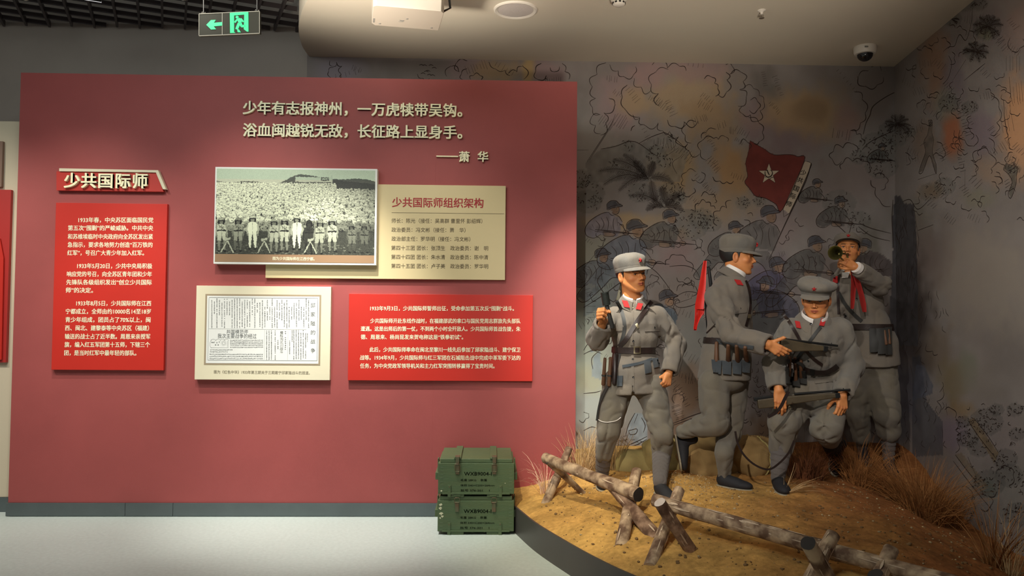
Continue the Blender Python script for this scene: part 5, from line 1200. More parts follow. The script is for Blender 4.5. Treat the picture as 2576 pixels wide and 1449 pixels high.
# colour washes: (x, y, rx, ry, rgb, strength) in the order they were painted
WASH = [(1500, 380, 70, 130, (150, 150, 150), .7), (1560, 260, 70, 80, (150, 128, 132), .7), (1590, 255, 50, 40, (160, 140, 110), .7), (1720, 240, 120, 80, (158, 138, 112), .8), (1640, 190, 50, 40, (150, 124, 130), .6), (1745, 175, 80, 35, (140, 120, 126), .6), (1790, 300, 80, 60, (140, 118, 92), .7),
        (1700, 420, 60, 70, (160, 132, 92), .7), (1840, 430, 60, 70, (166, 128, 86), .75), (1790, 520, 120, 50, (152, 130, 104), .6), (1560, 560, 110, 26, (164, 142, 110), .8), (1660, 590, 90, 20, (160, 138, 108), .6), (1930, 240, 36, 70, (98, 96, 94), .6), (1980, 350, 90, 60, (120, 102, 108), .7), (1900, 300, 40, 60, (130, 110, 116), .5),
        (2045, 285, 120, 70, (160, 136, 106), .85), (2045, 275, 44, 34, (128, 108, 86), .6), (2130, 300, 40, 60, (138, 116, 120), .6), (2200, 240, 60, 70, (118, 108, 106), .5), (2150, 450, 100, 60, (118, 106, 104), .5), (1960, 560, 60, 60, (136, 120, 122), .5), (2060, 540, 80, 60, (120, 112, 112), .6),
        (1500, 640, 60, 60, (140, 146, 134), .7), (1490, 760, 60, 90, (150, 166, 164), .85), (1500, 900, 60, 100, (160, 172, 160), .85), (1500, 1010, 60, 90, (166, 178, 176), .85), (1500, 700, 40, 40, (158, 162, 130), .6), (1480, 960, 50, 40, (166, 164, 132), .5), (1600, 1030, 60, 60, (140, 146, 144), .5), (1700, 640, 60, 50, (130, 108, 110), .6), (1720, 760, 70, 70, (118, 110, 106), .6), (1740, 870, 60, 90, (112, 118, 116), .6), (1730, 980, 60, 70, (116, 94, 78), .8), (1690, 1080, 80, 40, (104, 84, 70), .7),
        (1940, 700, 60, 60, (92, 84, 104), .7), (1900, 800, 120, 80, (84, 90, 96), .75), (1930, 950, 80, 130, (78, 76, 80), .7), (1930, 1100, 60, 60, (96, 74, 54), .7), (2060, 700, 60, 90, (96, 88, 86), .6), (2180, 640, 50, 80, (96, 96, 88), .6), (2120, 1000, 120, 140, (60, 48, 42), .8), (2200, 900, 70, 200, (56, 48, 46), .8),
        (2300, 560, 60, 60, (110, 112, 104), .6), (2350, 150, 36, 110, (140, 108, 88), .7), (2400, 200, 30, 80, (112, 104, 116), .6), (2395, 340, 26, 60, (158, 92, 62), .75), (2380, 260, 30, 40, (122, 126, 118), .6), (2470, 330, 40, 60, (118, 106, 120), .6), (2560, 300, 50, 130, (190, 142, 104), .85), (2500, 60, 50, 60, (118, 112, 118), .6), (2575, 60, 60, 80, (150, 126, 120), .6), (2480, 80, 20, 20, (136, 142, 108), .6), (2500, 430, 50, 40, (150, 128, 110), .6),
        (2340, 480, 36, 26, (140, 112, 84), .6), (2330, 360, 26, 60, (118, 100, 86), .5), (2460, 500, 50, 30, (124, 126, 108), .5), (2480, 700, 160, 140, (146, 140, 134), .8), (2330, 640, 60, 100, (108, 96, 94), .6), (2290, 800, 60, 150, (58, 52, 52), .85), (2360, 870, 40, 60, (110, 98, 86), .6), (2400, 960, 40, 60, (122, 112, 82), .6), (2440, 930, 30, 60, (118, 128, 112), .6), (2420, 1030, 40, 30, (136, 116, 84), .6), (2400, 1090, 40, 50, (120, 112, 132), .7), (2460, 960, 60, 60, (128, 124, 120), .5), (2260, 1000, 50, 120, (80, 84, 100), .7), (2520, 1100, 60, 70, (132, 126, 128), .6), (2430, 1240, 40, 60, (140, 128, 112), .6), (2550, 1250, 60, 90, (122, 124, 122), .6), (2490, 1230, 24, 30, (96, 112, 104), .6),
        (850, 175, 60, 40, (132, 128, 142), .7), (1100, 180, 80, 30, (120, 116, 114), .6), (1180, 175, 60, 40, (146, 130, 134), .7), (1250, 180, 60, 30, (158, 136, 104), .7), (1380, 180, 60, 30, (148, 126, 130), .7), (1330, 175, 16, 30, (170, 146, 96), .7)]
def paint(px, py):
    n = fbm(px/90, py/90, 3.0, 3); n2 = fbm(px/22, py/34, 9.0, 2)
    C = np.empty(px.shape+(3,)); C[...] = (146, 138, 134)
    C += (n*9+n2*3)[..., None]
    for x, y, rx, ry, c, s in WASH:
        u, v = (px-x)/rx, (py-y)/ry; q = np.sqrt(u*u+v*v)+0.22*n2+0.15*n
        k_ = 1.0 if max(c) < 100 else 1.12; c = (c[0]*k_+8, c[1]*k_+4, c[2]*k_); w = s*(1-sstep(0.35, 1.35, q)); C += w[..., None]*(np.array(c)*0.98+0.0-C)
    for P, c, al in POLY:
        P = np.array(P); x0, y0 = P.min(0)-2; x1, y1 = P.max(0)+2
        m = (px > x0) & (px < x1) & (py > y0) & (py < y1)
        if not m.any(): continue
        X, Y = px[m], py[m]; ins = np.zeros(X.shape, bool); j = len(P)-1
        for i in range(len(P)):
            xi, yi = P[i]; xj, yj = P[j]
            c_ = ((yi > Y) != (yj > Y)) & (X < (xj-xi)*(Y-yi)/((yj-yi) if yj != yi else 1e-9)+xi); ins ^= c_; j = i
        s_ = (0.86+0.28*(vnoise(X/9, Y/14, 4.0)*0.5+0.5))[..., None]
        C[m] = np.where(ins[:, None], C[m]*(1-al)+al*np.array(c)*s_, C[m])
    C = np.clip(C/255, 0.01, 1); return np.where(C <= 0.04045, C/12.92, ((C+0.055)/1.055)**2.4)
M_mural = mat('mural_paint', (1, 1, 1), 0.75, attr='Col', bump=0.25, bscale=120, spec=0.3)
M_stroke = mat('mural_line', lin((66, 54, 50)), 0.8, spec=0.2); M_strokered = mat('mural_ink', lin((36, 30, 28)), 0.8)
def wall_grid(name, P0, P1, z0, z1, step, thick):
    P0, P1 = np.array(P0), np.array(P1); L = np.linalg.norm(P1-P0); nu, nv = int(L/step)+1, int((z1-z0)/step)+1
    u, v = np.meshgrid(np.linspace(0, 1, nu), np.linspace(0, 1, nv)); XY = P0+u[..., None]*(P1-P0); Z = z0+v*(z1-z0)
    V = np.concatenate([XY, Z[..., None]], -1).reshape(-1, 3); d = V-CAM; w = d@FW
    px = W_/2+F_*(d@RT)/w; py = H_/2-F_*(d@UP)/w
    C = paint(px, py); idx = np.arange(nu*nv).reshape(nv, nu)
    Fq = np.stack([idx[:-1, :-1], idx[:-1, 1:], idx[1:, 1:], idx[1:, :-1]], -1).reshape(-1, 4)
    nrm = np.array([P1[1]-P0[1], -(P1[0]-P0[0]), 0]); nrm = nrm/np.linalg.norm(nrm); nV = len(V)   # points to the room
    e0 = [idx[0, 0], idx[0, -1], idx[-1, -1], idx[-1, 0]]; B = V[e0]-nrm*thick
    V = np.concatenate([V, B]); C = np.concatenate([C, np.tile(C[:1], (4, 1))])
    extra = [(e0[0], nV, nV+1, e0[1]), (e0[1], nV+1, nV+2, e0[2]), (e0[2], nV+2, nV+3, e0[3]), (e0[3], nV+3, nV, e0[0]), (nV, nV+3, nV+2, nV+1)]
    return struct(from_np(name, V, np.concatenate([Fq, extra]), M_mural, None, False, C))
wb = wall_grid('wall_mural_back', (-1.62, YW), (XC+0.0, YW), 0.0, Z_SOF+0.05, 0.0125, 0.12)
wr_end = np.array([right_x(2.2), 2.2])
wr = wall_grid('wall_mural_right', (XC, YW), tuple(wr_end), 0.0, Z_SOF+0.05, 0.0125, 0.12)
# drawn lines: thin raised strokes of paint
def V3(*a): return np.array(a if len(a) == 3 else a[0], float)
def strokes(plane, keep, name, parent):
    V, Fs = [], []; n_ = plane.n; corner = proj((XC, YW, 2.0))[0]
    for P, w in STR:
        if not keep(P[len(P)//2]): continue
        Q = np.array([plane.hit(p[0], p[1], 0.0012) for p in P])
        if len(Q) < 2: continue
        D_ = np.gradient(Q, axis=0); S_ = np.cross(D_, n_); S_ /= np.maximum(np.linalg.norm(S_, axis=1, keepdims=True), 1e-9)
        wid = w/F_*np.linalg.norm(Q[0]-CAM)*0.40; b = len(V)
        for j in range(len(Q)):
            t = j/(len(Q)-1); k = wid*(0.45+0.75*math.sin(PI*min(1, t*0.9+0.1))); V.append(Q[j]-S_[j]*k); V.append(Q[j]+S_[j]*k)
            if j: Fs.append((b+2*j-2, b+2*j, b+2*j+1, b+2*j-1))
    o = from_np(name, np.array(V), np.array(Fs), M_stroke, parent, False); o['kind'] = 'stuff'; return o
cpx = lambda y: 2249-6*(y-160)/500
strokes(PB, lambda p: p[0] < cpx(p[1]) and p[1] > 148, 'brush_lines', wb)
strokes(PR, lambda p: p[0] >= cpx(p[1]) and plane_z(p) < Z_SOF, 'brush_lines', wr) if False else None
def right_keep(p):
    if p[0] < cpx(p[1]): return False
    q = PR.hit(p[0], p[1]); return q[2] < Z_SOF-0.02
strokes(PR, right_keep, 'brush_lines', wr)
# the flag, its star and its white sleeve are flat opaque paint with crisp edges
def paint_shape(name, poly, m, lift):
    P = [PB.hit(x, y, lift) for x, y in poly]; n = len(P); B_ = [p+V3(0, .0003, 0) for p in P]
    return MB().add(P+B_, [tuple(range(n)), tuple(range(2*n-1, n-1, -1))]+[((i+1) % n, i, n+i, n+(i+1) % n) for i in range(n)]).build(name, m, wb)
paint_shape('painted_flag', [tuple(p) for p in cr(T(flag, F7)+T(flag[:1], F7), 4)][:-1], mat('flag_paint', lin((122, 52, 44)), .75, var=.14, vscale=9), .0004)
paint_shape('painted_sleeve', T(slv, F7), mat('sleeve_paint', lin((196, 178, 156)), .75, var=.06, vscale=9), .0008)
paint_shape('painted_star', T(star, F7), mat('star_paint', lin((214, 196, 170)), .75, var=.05, vscale=12), .0008)
# writing on the flag sleeve
mb = MB()
for ch_, (x0, y0) in zip('少共国际师', ((1060, 620), (1010, 745), (945, 885), (890, 1010), (825, 1140))):
    c = at_y(*F7(x0, y0), YW-0.002); em = 15.5/F_*YW; V_, f_ = text_mesh(ch_, em, 0.012, 0, 2)
    cx, cz = (V_[:, 0].max()+V_[:, 0].min())/2, (V_[:, 1].max()+V_[:, 1].min())/2; a = R(-20)
    mb.add([(c[0]+(v[0]-cx)*math.cos(a)-(v[1]-cz)*math.sin(a), c[1], c[2]+(v[0]-cx)*math.sin(a)+(v[1]-cz)*math.cos(a)) for v in V_], f_)
mb.build('flag_lettering', M_strokered, wb, recalc=False)
# ------------------------------------------------------------------ the four sculpted soldiers
def unit(v): v = np.asarray(v, float); return v/max(np.linalg.norm(v), 1e-9)
def rotz(a): c, s = math.cos(a), math.sin(a); return np.array([[c, -s, 0], [s, c, 0], [0, 0, 1.0]])
def rotx(a): c, s = math.cos(a), math.sin(a); return np.array([[1.0, 0, 0], [0, c, -s], [0, s, c]])
def roty(a): c, s = math.cos(a), math.sin(a); return np.array([[c, 0, s], [0, 1.0, 0], [-s, 0, c]])
# ---- head, built once in its own space: x to the picture's right, -y out of the face, z up, origin between the ears
def head_sdf(P):
    X, Y, Z = P[..., 0], -P[..., 1], P[..., 2]; A = np.abs(X); Q = np.stack([A, Y, Z], -1)
    d = d_ell(Q, V3(0, -0.014, 0.030), V3(.0755, .096, .084))
    d = smin(d, d_ell(Q, V3(0, .022, -.025), V3(.066, .066, .078)), .02)
    d = smin(d, d_ell(Q, V3(0, .026, -.070), V3(.051, .052, .043)), .022)
    d = smin(d, d_cap(Q, (.054, -.002, -.045), (.022, .062, -.096), .016, .013), .022)
    d = smin(d, d_ell(Q, V3(0, .071, -.100), V3(.019, .014, .013)), .014)
    d = smin(d, d_ell(Q, V3(.040, .054, -.026), V3(.024, .018, .016)), .014)
    d = smin(d, d_ell(Q, V3(0, .068, -.056), V3(.030, .021, .026)), .014)
    d = smax(d, -d_ell(Q, V3(.031, .096, -.001), V3(.020, .018, .0125)), .010)
    d = smin(d, d_cap(Q, (.044, .070, .017), (.012, .083, .015), .009, .008), .009)
    d = smin(d, d_ell(Q, V3(.031, .0705, -.001), V3(.0175, .0135, .0115)), .004)
    nose = d_cap(P*np.array([1, -1, 1]), (0, .080, .010), (0, .1035, -.030), .0068, .0088)
    nose = smin(nose, d_ell(Q, V3(.0105, .0925, -.0345), V3(.0078, .0095, .0070)), .006)
    d = smin(d, nose, .009)
    d = smax(d, -d_ell(Q, V3(.0062, .0985, -.0415), V3(.0032, .0050, .0030)), .002)
    d = smin(d, d_cap(Q, (.021, .081, -.0605), (.0, .0915, -.0560), .0022, .0050), .0035)
    d = smin(d, d_cap(Q, (.019, .081, -.0625), (.0, .0895, -.0680), .0022, .0062), .0035)
    d = smax(d, -d_cap(Q, (.023, .0835, -.0613), (.0, .0965, -.0618), .0010, .0016), .0022)
    d = smax(d, -d_ell(Q, V3(0, .091, -.0785), V3(.014, .007, .006)), .006)
    slit = d_ell(Q, V3(.031, .0845, -.0018), V3(.0135, .0085, .0040)); d = smax(d, -slit, .0015)
    ear = d_ell((Q-V3(.0775, -.008, -.010))@rotz(0.35), V3(0, 0, 0), V3(.0075, .0185, .0315))
    ear = smax(ear, -d_ell(Q, V3(.0865, -.004, -.006), V3(.0072, .0105, .0185)), .004)
    d = smin(d, ear, .006)
    d = smin(d, d_cap(P*np.array([1, -1, 1]), (0, -.022, -.05), (0, -.028, -.150), .054, .056), .02)
    return d
def head_cols(V):
    X, Y, Z = np.abs(V[:, 0]), -V[:, 1], V[:, 2]
    skin = np.array(lin((208, 136, 82))); C = np.tile(skin, (len(V), 1))
    n = fbm(V[:, 0]*30, V[:, 1]*30, V[:, 2]*30, 2); C *= (1+0.07*n)[:, None]
    def mix(w, c): C[:] = C*(1-w[:, None])+np.array(lin(c))*w[:, None]
    g = lambda x, y, z, r: np.exp(-(((X-x)/r[0])**2+((Y-y)/r[1])**2+((Z-z)/r[2])**2))
    mix(0.45*g(.044, .055, -.030, (.018, .03, .016)), (206, 104, 76)); mix(0.35*g(0, .1, -.030, (.010, .02, .010)), (205, 110, 80)); mix(0.5*g(.080, -.01, -.01, (.02, .03, .03)), (190, 110, 72))
    lip = np.clip(1.6*np.exp(-(((X)/.020)**4+((Z+.0615-.03*X*0)/.0092)**4))*(Y > .076), 0, 1); mix(lip*0.75, (172, 82, 66))
    mix(np.clip(1.5*np.exp(-((X/.022)**4+((Z+.0615)/.0016)**2))*(Y > .074), 0, 1)*0.9, (84, 34, 26))
    zb = .0205-((X-.030)/.028)**2*.006+(X-.03)*0.10
    mix(np.clip(1.8*np.exp(-(((X-.031)/.0175)**4+((Z-zb)/.0034)**2))*(Y > .05), 0, 1)*0.92, (34, 22, 16))
    ze = .0028-((X-.031)/.014)**2*.0030
    mix(np.clip(1.8*np.exp(-(((X-.031)/.0150)**6+((Z-ze)/.0016)**2))*(Y > .05), 0, 1)*0.95, (28, 16, 12))
    mix(0.4*np.exp(-(((X-.031)/.016)**4+((Z-.009)/.004)**2))*(Y > .05), (160, 92, 60))
    mix(np.clip(g(.0062, .098, -.041, (.004, .006, .004))*1.2, 0, 1)*0.8, (90, 40, 26))
    return np.clip(C, 0.003, 1)
HV, HQ = nets(head_sdf, (-.10, -.125, -.175), (.10, .125, .125), 0.0021); HC = head_cols(HV)
M_skin = mat('painted_skin', (1, 1, 1), 0.5, attr='Col', spec=0.35)
M_hair = mat('black_hair', (0.012, 0.010, 0.009), 0.5); M_eye = mat('eye_gloss', (1, 1, 1), 0.12, attr='Col', spec=0.8)
def cloth(name, rgb, rgb2=None): return mat(name, lin(rgb), 0.92, var=0.17, vscale=9, bump=0.6, bscale=420, spec=0.12, rgb2=lin(rgb2) if rgb2 else None, sheen=0.15)
M_uni = cloth('grey_uniform_cloth', (128, 118, 106), (110, 103, 95)); M_uni2 = cloth('faded_uniform_cloth', (126, 118, 107), (106, 102, 96))
M_trou = cloth('trouser_cloth', (124, 116, 102), (108, 102, 93)); M_wrap = cloth('leg_wrap_cloth', (106, 98, 94), (94, 88, 86))
M_shoe = mat('black_cloth_shoe', (0.014, 0.014, 0.018), 0.75, bump=0.4, bscale=300); M_sole = mat('shoe_sole', lin((150, 140, 120)), 0.8)
M_leather = mat('brown_leather', lin((40, 28, 25)), 0.42, var=0.2, vscale=20, bump=0.2, bscale=90); M_strap = mat('dark_strap', lin((42, 41, 39)), 0.6, var=0.15, vscale=20)
M_buckle = mat('brass_buckle', (0.45, 0.38, 0.24), 0.35, 0.9); M_button = mat('black_button', (0.01, 0.01, 0.01), 0.25)
M_tab = mat('red_tab', lin((178, 34, 34)), 0.8, bump=0.3, bscale=300); M_whitec = mat('white_collar', lin((232, 226, 220)), 0.85)
M_pouch = cloth('blue_grey_canvas', (78, 82, 86), (60, 66, 72)); M_wood = mat('handle_wood', lin((98, 66, 44)), 0.6, var=0.25, vscale=18, stretch=(1, 1, 0.3)); M_woodg = mat('stock_wood', lin((74, 63, 45)), 0.5, var=0.2, vscale=14, bump=0.2)
M_gun = mat('gun_metal', (0.03, 0.03, 0.03), 0.4, 0.7); M_iron = mat('grenade_iron', (0.022, 0.026, 0.022), 0.55, 0.3, bump=0.3, bscale=80)
M_brass = mat('old_brass', lin((128, 122, 76)), 0.32, 0.85, var=0.2, vscale=20); M_scarf = mat('red_scarf', lin((150, 26, 20)), 0.8, var=0.12, vscale=20, bump=0.4, bscale=200); M_ribbon = mat('red_silk', lin((226, 44, 34)), 0.55, var=0.08, vscale=10)

def tor(P, C, RX, RY, side, front, k=0.0):
    """stack of elliptical sections along the spine"""
    best = None; C = [V3(c) for c in C]; side, front = unit(side), unit(front)
    for i in range(len(C)-1):
        a, b = C[i], C[i+1]; ab = b-a; q = P-a; t = np.clip((q@ab)/(ab@ab), 0, 1); q = q-t[..., None]*ab
        rx = RX[i]+(RX[i+1]-RX[i])*t; ry = RY[i]+(RY[i+1]-RY[i])*t; u, v = q@side, q@front
        ax = unit(np.cross(side, front)); w = q@ax
        d = (np.sqrt((u/rx)**2+(v/ry)**2+(w/np.minimum(rx, ry))**2)-1)*np.minimum(rx, ry)
        best = d if best is None else smin(best, d, 0.02)
    return best
def limbfold(P, pts, rs, seed, amp=0.007, freq=17, tw=0.9, hot=None):
    """tapered sleeve or leg with creases that run round it, strongest at the bends"""
    pts = [V3(p) for p in pts]; L = 0; best = None
    for i in range(len(pts)-1):
        a, b = pts[i], pts[i+1]; ab = b-a; l = np.linalg.norm(ab); ax = ab/l; q = P-a; t = np.clip((q@ab)/(ab@ab), 0, 1); q = q-t[..., None]*ab
        r = np.linalg.norm(q, axis=-1); e1 = unit(np.cross(ax, [0.31, 0.2, 0.93] if abs(ax[2]) < .9 else [1, 0.2, 0])); e2 = np.cross(ax, e1); an = np.arctan2(q@e2, q@e1)
        s = (L+t*l)*freq; n = vnoise(s+tw*np.sin(an+seed), np.cos(an)*1.1+seed*3, np.sin(an)*1.1); rid = np.exp(-(n/0.23)**2)
        hotw = 0.35
        if hot is not None:
            for hp in hot: hotw = hotw+np.exp(-(((P-V3(hp))**2).sum(-1))/0.013)
        d = r-(rs[i]+(rs[i+1]-rs[i])*t)+amp*np.minimum(hotw, 1.5)*(rid-0.25)-amp*0.5*vnoise(s*0.5, np.cos(an)*2, np.sin(an)*2+seed)
        best = d if best is None else smin(best, d, 0.015); L += l
    return best
def fold_noise(P, seed, amp, fx=7, fz=2.5):
    n = vnoise(P[..., 0]*fx+seed+1.2*vnoise(P[..., 0]*3, P[..., 1]*3, P[..., 2]*4), P[..., 1]*fx*0.6, P[..., 2]*fz+seed)
    n2 = vnoise(P[..., 0]*14+seed, P[..., 1]*9, P[..., 2]*8+0.8*n); return amp*(np.exp(-(n/0.2)**2)+0.5*np.exp(-(n2/0.2)**2))-amp*0.4

class Fig:
    def __init__(s, D, label, seed):
        s.D, s.seed = D, seed; s.root = None; s.label = label; s.geo = []; s.body = []
    def J(s, px, py, dy=0.0): return at_y(px, py, s.D+dy)
    def start(s, foot):
        s.root = empty('person', tuple(foot), s.label, 'person', None)
    def mesh(s, name, f, lo, hi, h, m, relax_n=1, geo=True, parent=None):
        V, Q = nets(f, lo, hi, h)
        if relax_n: V = relax(V, Q, relax_n, 0.35)
        o = from_np(name, V, Q, m, parent or s.root, True)
        if geo: s.geo.append((V, Q))
        return o
    def head(s, c, yaw_, pitch_, roll_, sc=1.0):
        """c: world centre; yaw + turns the face to the picture's right, pitch + lifts it, roll + leans the crown right"""
        s.HR = rotz(yaw_)@roty(roll_)@rotx(-pitch_)*1.0; s.HCn = V3(c); s.hs = sc
        s.body.append((HV*sc@s.HR.T+s.HCn, HQ, HC))
    def hl(s, p): return np.asarray(p)*s.hs@s.HR.T+s.HCn
    def face_parts(s):
        for sg in (-1, 1):    # eyeballs with dark irises
            bm = bmesh.new(); bmesh.ops.create_uvsphere(bm, u_segments=20, v_segments=14, radius=1.0)
            v = np.array([q.co[:] for q in bm.verts]); fs = [tuple(w.index for w in f.verts) for f in bm.faces]; bm.free()
            col = np.where((((v[:, 0]+sg*0.0)**2+(v[:, 2])**2 < 0.30) & (v[:, 1] < 0))[:, None], [0.012, 0.006, 0.004], [0.42, 0.34, 0.28])
            w = v*0.0122+np.array([sg*.031, -.0690, -.0015]); w = s.hl(w)
            me = bpy.data.meshes.new('eye'); me.from_pydata(w.tolist(), [], fs); me.update()
            a = me.color_attributes.new('Col', 'FLOAT_COLOR', 'POINT'); cc = np.ones((len(v), 4), np.float32); cc[:, :3] = col; a.data.foreach_set('color', cc.ravel())
            link('eye', me, M_eye, s.root, True)
        def hair(P):
            Q = np.stack([np.abs(P[..., 0]), -P[..., 1], P[..., 2]], -1)
            d = d_ell(Q, V3(0, -0.016, 0.030), V3(.0800, .1000, .090)); cut = smax(Q[..., 1]-(0.012+0.35*(Q[..., 2])), -(Q[..., 2]+.046-0.45*(Q[..., 1]+0.03)*(Q[..., 1] > -0.03)), .006)
            d = smax(d, cut, .005); ear = d_ell(Q, V3(.082, -.008, -.012), V3(.014, .021, .034)); d = smax(d, -ear, .004)
            return smin(d, d_cap(Q, (.0735, .016, .030), (.0735, .012, -.012), .0055, .0025), .006)
        V, Q = nets(hair, (-.1, -.1, -.09), (.1, .125, .13), .004); from_np('hair', s.hl(V), Q, M_hair, s.root, True)
    def cap(s, tilt=(0.10, 0.0), slouch=0.0, seed=0.0, m=None, height=1.0, starpos=0.0, wide=0.95):
        m = m or M_uni; T_ = rotx(-tilt[0])@roty(tilt[1])
        f = lambda p: s.hl((np.asarray(p)-np.array([0, 0, .04]))@T_.T+np.array([0, 0, .04]))
        prof = [(.022, .0845, .1045), (.030, .0865, .1065), (.047, .0895, .109), (.051, .0885, .108), (.055, .0915, .1115), (.078, .1005, .119), (.102, .1055, .1225), (.126, .1025, .118), (.145, .088, .101), (.157, .062, .073), (.163, .032, .04), (.164, .004, .004)]
        seg = 64; V = []
        for i, (z, rx, ry) in enumerate(prof):
            zz = .022+(z-.022)*height
            for k in range(seg):
                a = 2*PI*k/seg; up_ = max(0, (z-.05)/.1); w = 1-0.05*up_*abs(math.cos(4*a))**8+0.07*up_*float(vnoise(math.cos(a)*2.3+seed, math.sin(a)*2.3, z*26+seed))
                w *= 1+(wide-1)*min(1, max(0, (z-.05)/.03)); x, y = rx*math.cos(a)*w, -(ry*math.sin(a)*w)+0.006; zo = zz+slouch*up_*(-.018*math.cos(a)*min(1, rx/.06)-.012)+0.006*up_*(rx > .05)*float(vnoise(math.cos(a)*3+seed, math.sin(a)*3, z*40))
                V.append((x+slouch*up_*.010, y, zo+(.006*math.sin(a) if z < .06 else 0)))
        Fs = [((i-1)*seg+k, (i-1)*seg+(k+1) % seg, i*seg+(k+1) % seg, i*seg+k) for i in range(1, len(prof)) for k in range(seg)]
        V = f(np.array(V)); o = MB().add(V, Fs).build('cap', m, s.root, smooth=False); o.data.polygons.foreach_set('use_smooth', [True]*len(o.data.polygons))
        sd = o.modifiers.new('s', 'SUBSURF'); sd.levels = 1; sd.render_levels = 1
        n = 24; V = []          # peak
        for j in range(5):
            for i in range(n+1):
                a = R(90-68+136*i/n); t = j/4; ext = .050*math.sin(PI*i/n)**0.6*t
                V.append(((.0865+ext*0.55)*math.cos(a), -((.1075)*math.sin(a)+ext)+.006, .030+.006*math.sin(a)-.020*t*t*math.sin(PI*i/n)-.012*abs(math.cos(a))**2*t))
        V = np.array(V); up_ = V+np.array([0, 0, .0035]); N1 = len(V); W = n+1
        Fs = [((j-1)*W+i, (j-1)*W+i+1, j*W+i+1, j*W+i) for j in range(1, 5) for i in range(n)]
        Fs += [tuple(q+N1 for q in fc[::-1]) for fc in Fs]; rim = [4*W+i for i in range(n+1)]; Fs += [(rim[i], rim[i+1], rim[i+1]+N1, rim[i]+N1) for i in range(n)]
        vz = MB().add(f(np.concatenate([V, up_])), Fs).build('peak', m, o, smooth=True)
        b = MB(); sv = []          # five pointed star
        for k in range(10): a = PI/2+k*PI/5; r = .0145 if k % 2 == 0 else .006; sv.append((starpos+r*math.cos(a), -(.1215*wide-.006)-.0035, .098*height+.012*(height-1)+r*math.sin(a)))
        sv = np.array(sv); ctr = np.array([[starpos, -(.1215*wide-.006)-.0090, .098*height]]); bk = sv+np.array([0, .010, 0])
        VV = np.concatenate([ctr, sv, bk]); Fs = [(0, 1+(k+1) % 10, 1+k) for k in range(10)]+[(1+k, 1+(k+1) % 10, 11+(k+1) % 10, 11+k) for k in range(10)]
        b.add(f(VV), Fs).build('red_star', M_tab, o)['label'] = 'red star badge'
        return o
    def hand(s, wrist, fdir, back, side_, curls, thumb=(0.6, 0.5, 0.2), spread=0.06, sc=1.0):
        """wrist point, finger direction, back-of-hand normal; side_ +1/-1 chooses the thumb side; curls: per finger (a,b,c)"""
        y = unit(fdir); z = unit(V3(back)-y*(V3(back)@y)); x = np.cross(y, z)*side_
        B = np.stack([x, y, z], 1)
        fx = [0.028, 0.0095, -0.0095, -0.027]; base = [.083, .088, .084, .076]; ln = [(.040, .025, .020), (.044, .028, .021), (.041, .026, .020), (.032, .020, .018)]; rr = [.0092, .0094, .0090, .0080]
        chains = []
        for i in range(4):
            p = V3(fx[i], base[i], 0); pts = [p]; a = 0; sp = spread*(1.5-i); 
            for l, c in zip(ln[i], curls[i] if hasattr(curls[0], '__len__') else curls):
                a += c; p = p+V3(math.sin(sp)*math.cos(a)*l, math.cos(a)*l, -math.sin(a)*l); pts.append(p)
            chains.append((pts, [rr[i]+.0008, rr[i], rr[i]-.0008, rr[i]-.0022]))
        ta, tb, tc = thumb; tp = [V3(.020, .022, -.008)]; d = unit(V3(math.sin(ta), math.cos(ta), -tb)); tp.append(tp[0]+d*.044); d2 = unit(d+V3(-tc, .15, -tc*.6)); tp.append(tp[1]+d2*.033); d3 = unit(d2+V3(-tc*.8, .1, -tc*.5)); tp.append(tp[2]+d3*.026)
        def f(P):
            d = d_cap(P, (0, -.03, 0), (0, .01, 0), .024, .026)
            for i in range(4): d = smin(d, d_cap(P, (fx[i]*.55, .012, 0), (fx[i], base[i], 0), .0145, .0112), .010)
            d = smin(d, d_ell(P, V3(.016, .040, -.010), V3(.020, .034, .014)), .012); d = smin(d, d_ell(P, V3(-.020, .045, -.008), V3(.014, .032, .013)), .01)
            for pts, rs in chains: d = smin(d, d_path(P, pts, rs, .003), .0045)
            return smin(d, d_path(P, tp, [.0145, .0112, .0108, .0085], .004), .008)
        V, Q = nets(f, (-.065, -.065, -.105), (.095, .195, .05), 0.0027)
        n = fbm(V[:, 0]*60, V[:, 1]*60, V[:, 2]*60, 2); C = np.tile(np.array(lin((208, 136, 82))), (len(V), 1))*(1+.08*n)[:, None]
        kn = np.exp(-((V[:, 1]-.085)/.010)**2)*(V[:, 2] > 0); C = C*(1-.3*kn[:, None])+.3*kn[:, None]*np.array(lin((190, 100, 70)))
        W = (V*sc)@B.T+V3(wrist)
        if side_ < 0: Q = Q[:, ::-1]
        s.body.append((W, Q, C)); s.hB = (B*sc, V3(wrist)); return B
    def shoe(s, heel, toe, upv=(0, 0, 1), h=0.0055, rise=0.07):
        y = unit(V3(toe)-V3(heel)); z = unit(V3(upv)-y*(V3(upv)@y)); x = np.cross(y, z); B = np.stack([x, y, z], 1); o_ = V3(heel)
        def f(P):
            d = d_ell(P, V3(0, .055, .040), V3(.038, .062, .045)); d = smin(d, d_ell(P, V3(0, .165, .026), V3(.046, .082, .032)), .03); d = smin(d, d_ell(P, V3(.003, .110, .034), V3(.040, .07, .040)), .02)
            d = smin(d, d_cap(P, (0, .045, .05), (0, .04, .09+rise), .036, .034), .02); return smax(d, -P[..., 2]+.004, .004)
        V, Q = nets(f, (-.06, -.03, -.01), (.06, .26, .15+rise), h); W = V@B.T+o_; o = from_np('shoe', W, Q, M_shoe, s.root, True); s.geo.append((W, Q))
        def g(P):
            d = d_ell(P*np.array([1, 1, 0])+V3(0, 0, 0), V3(0, .055, 0), V3(.040, .064, 1)); d = smin(d, d_ell(P*np.array([1, 1, 0]), V3(0, .165, 0), V3(.0485, .084, 1)), .03); return np.maximum(d, np.abs(P[..., 2]-.002)-.006)
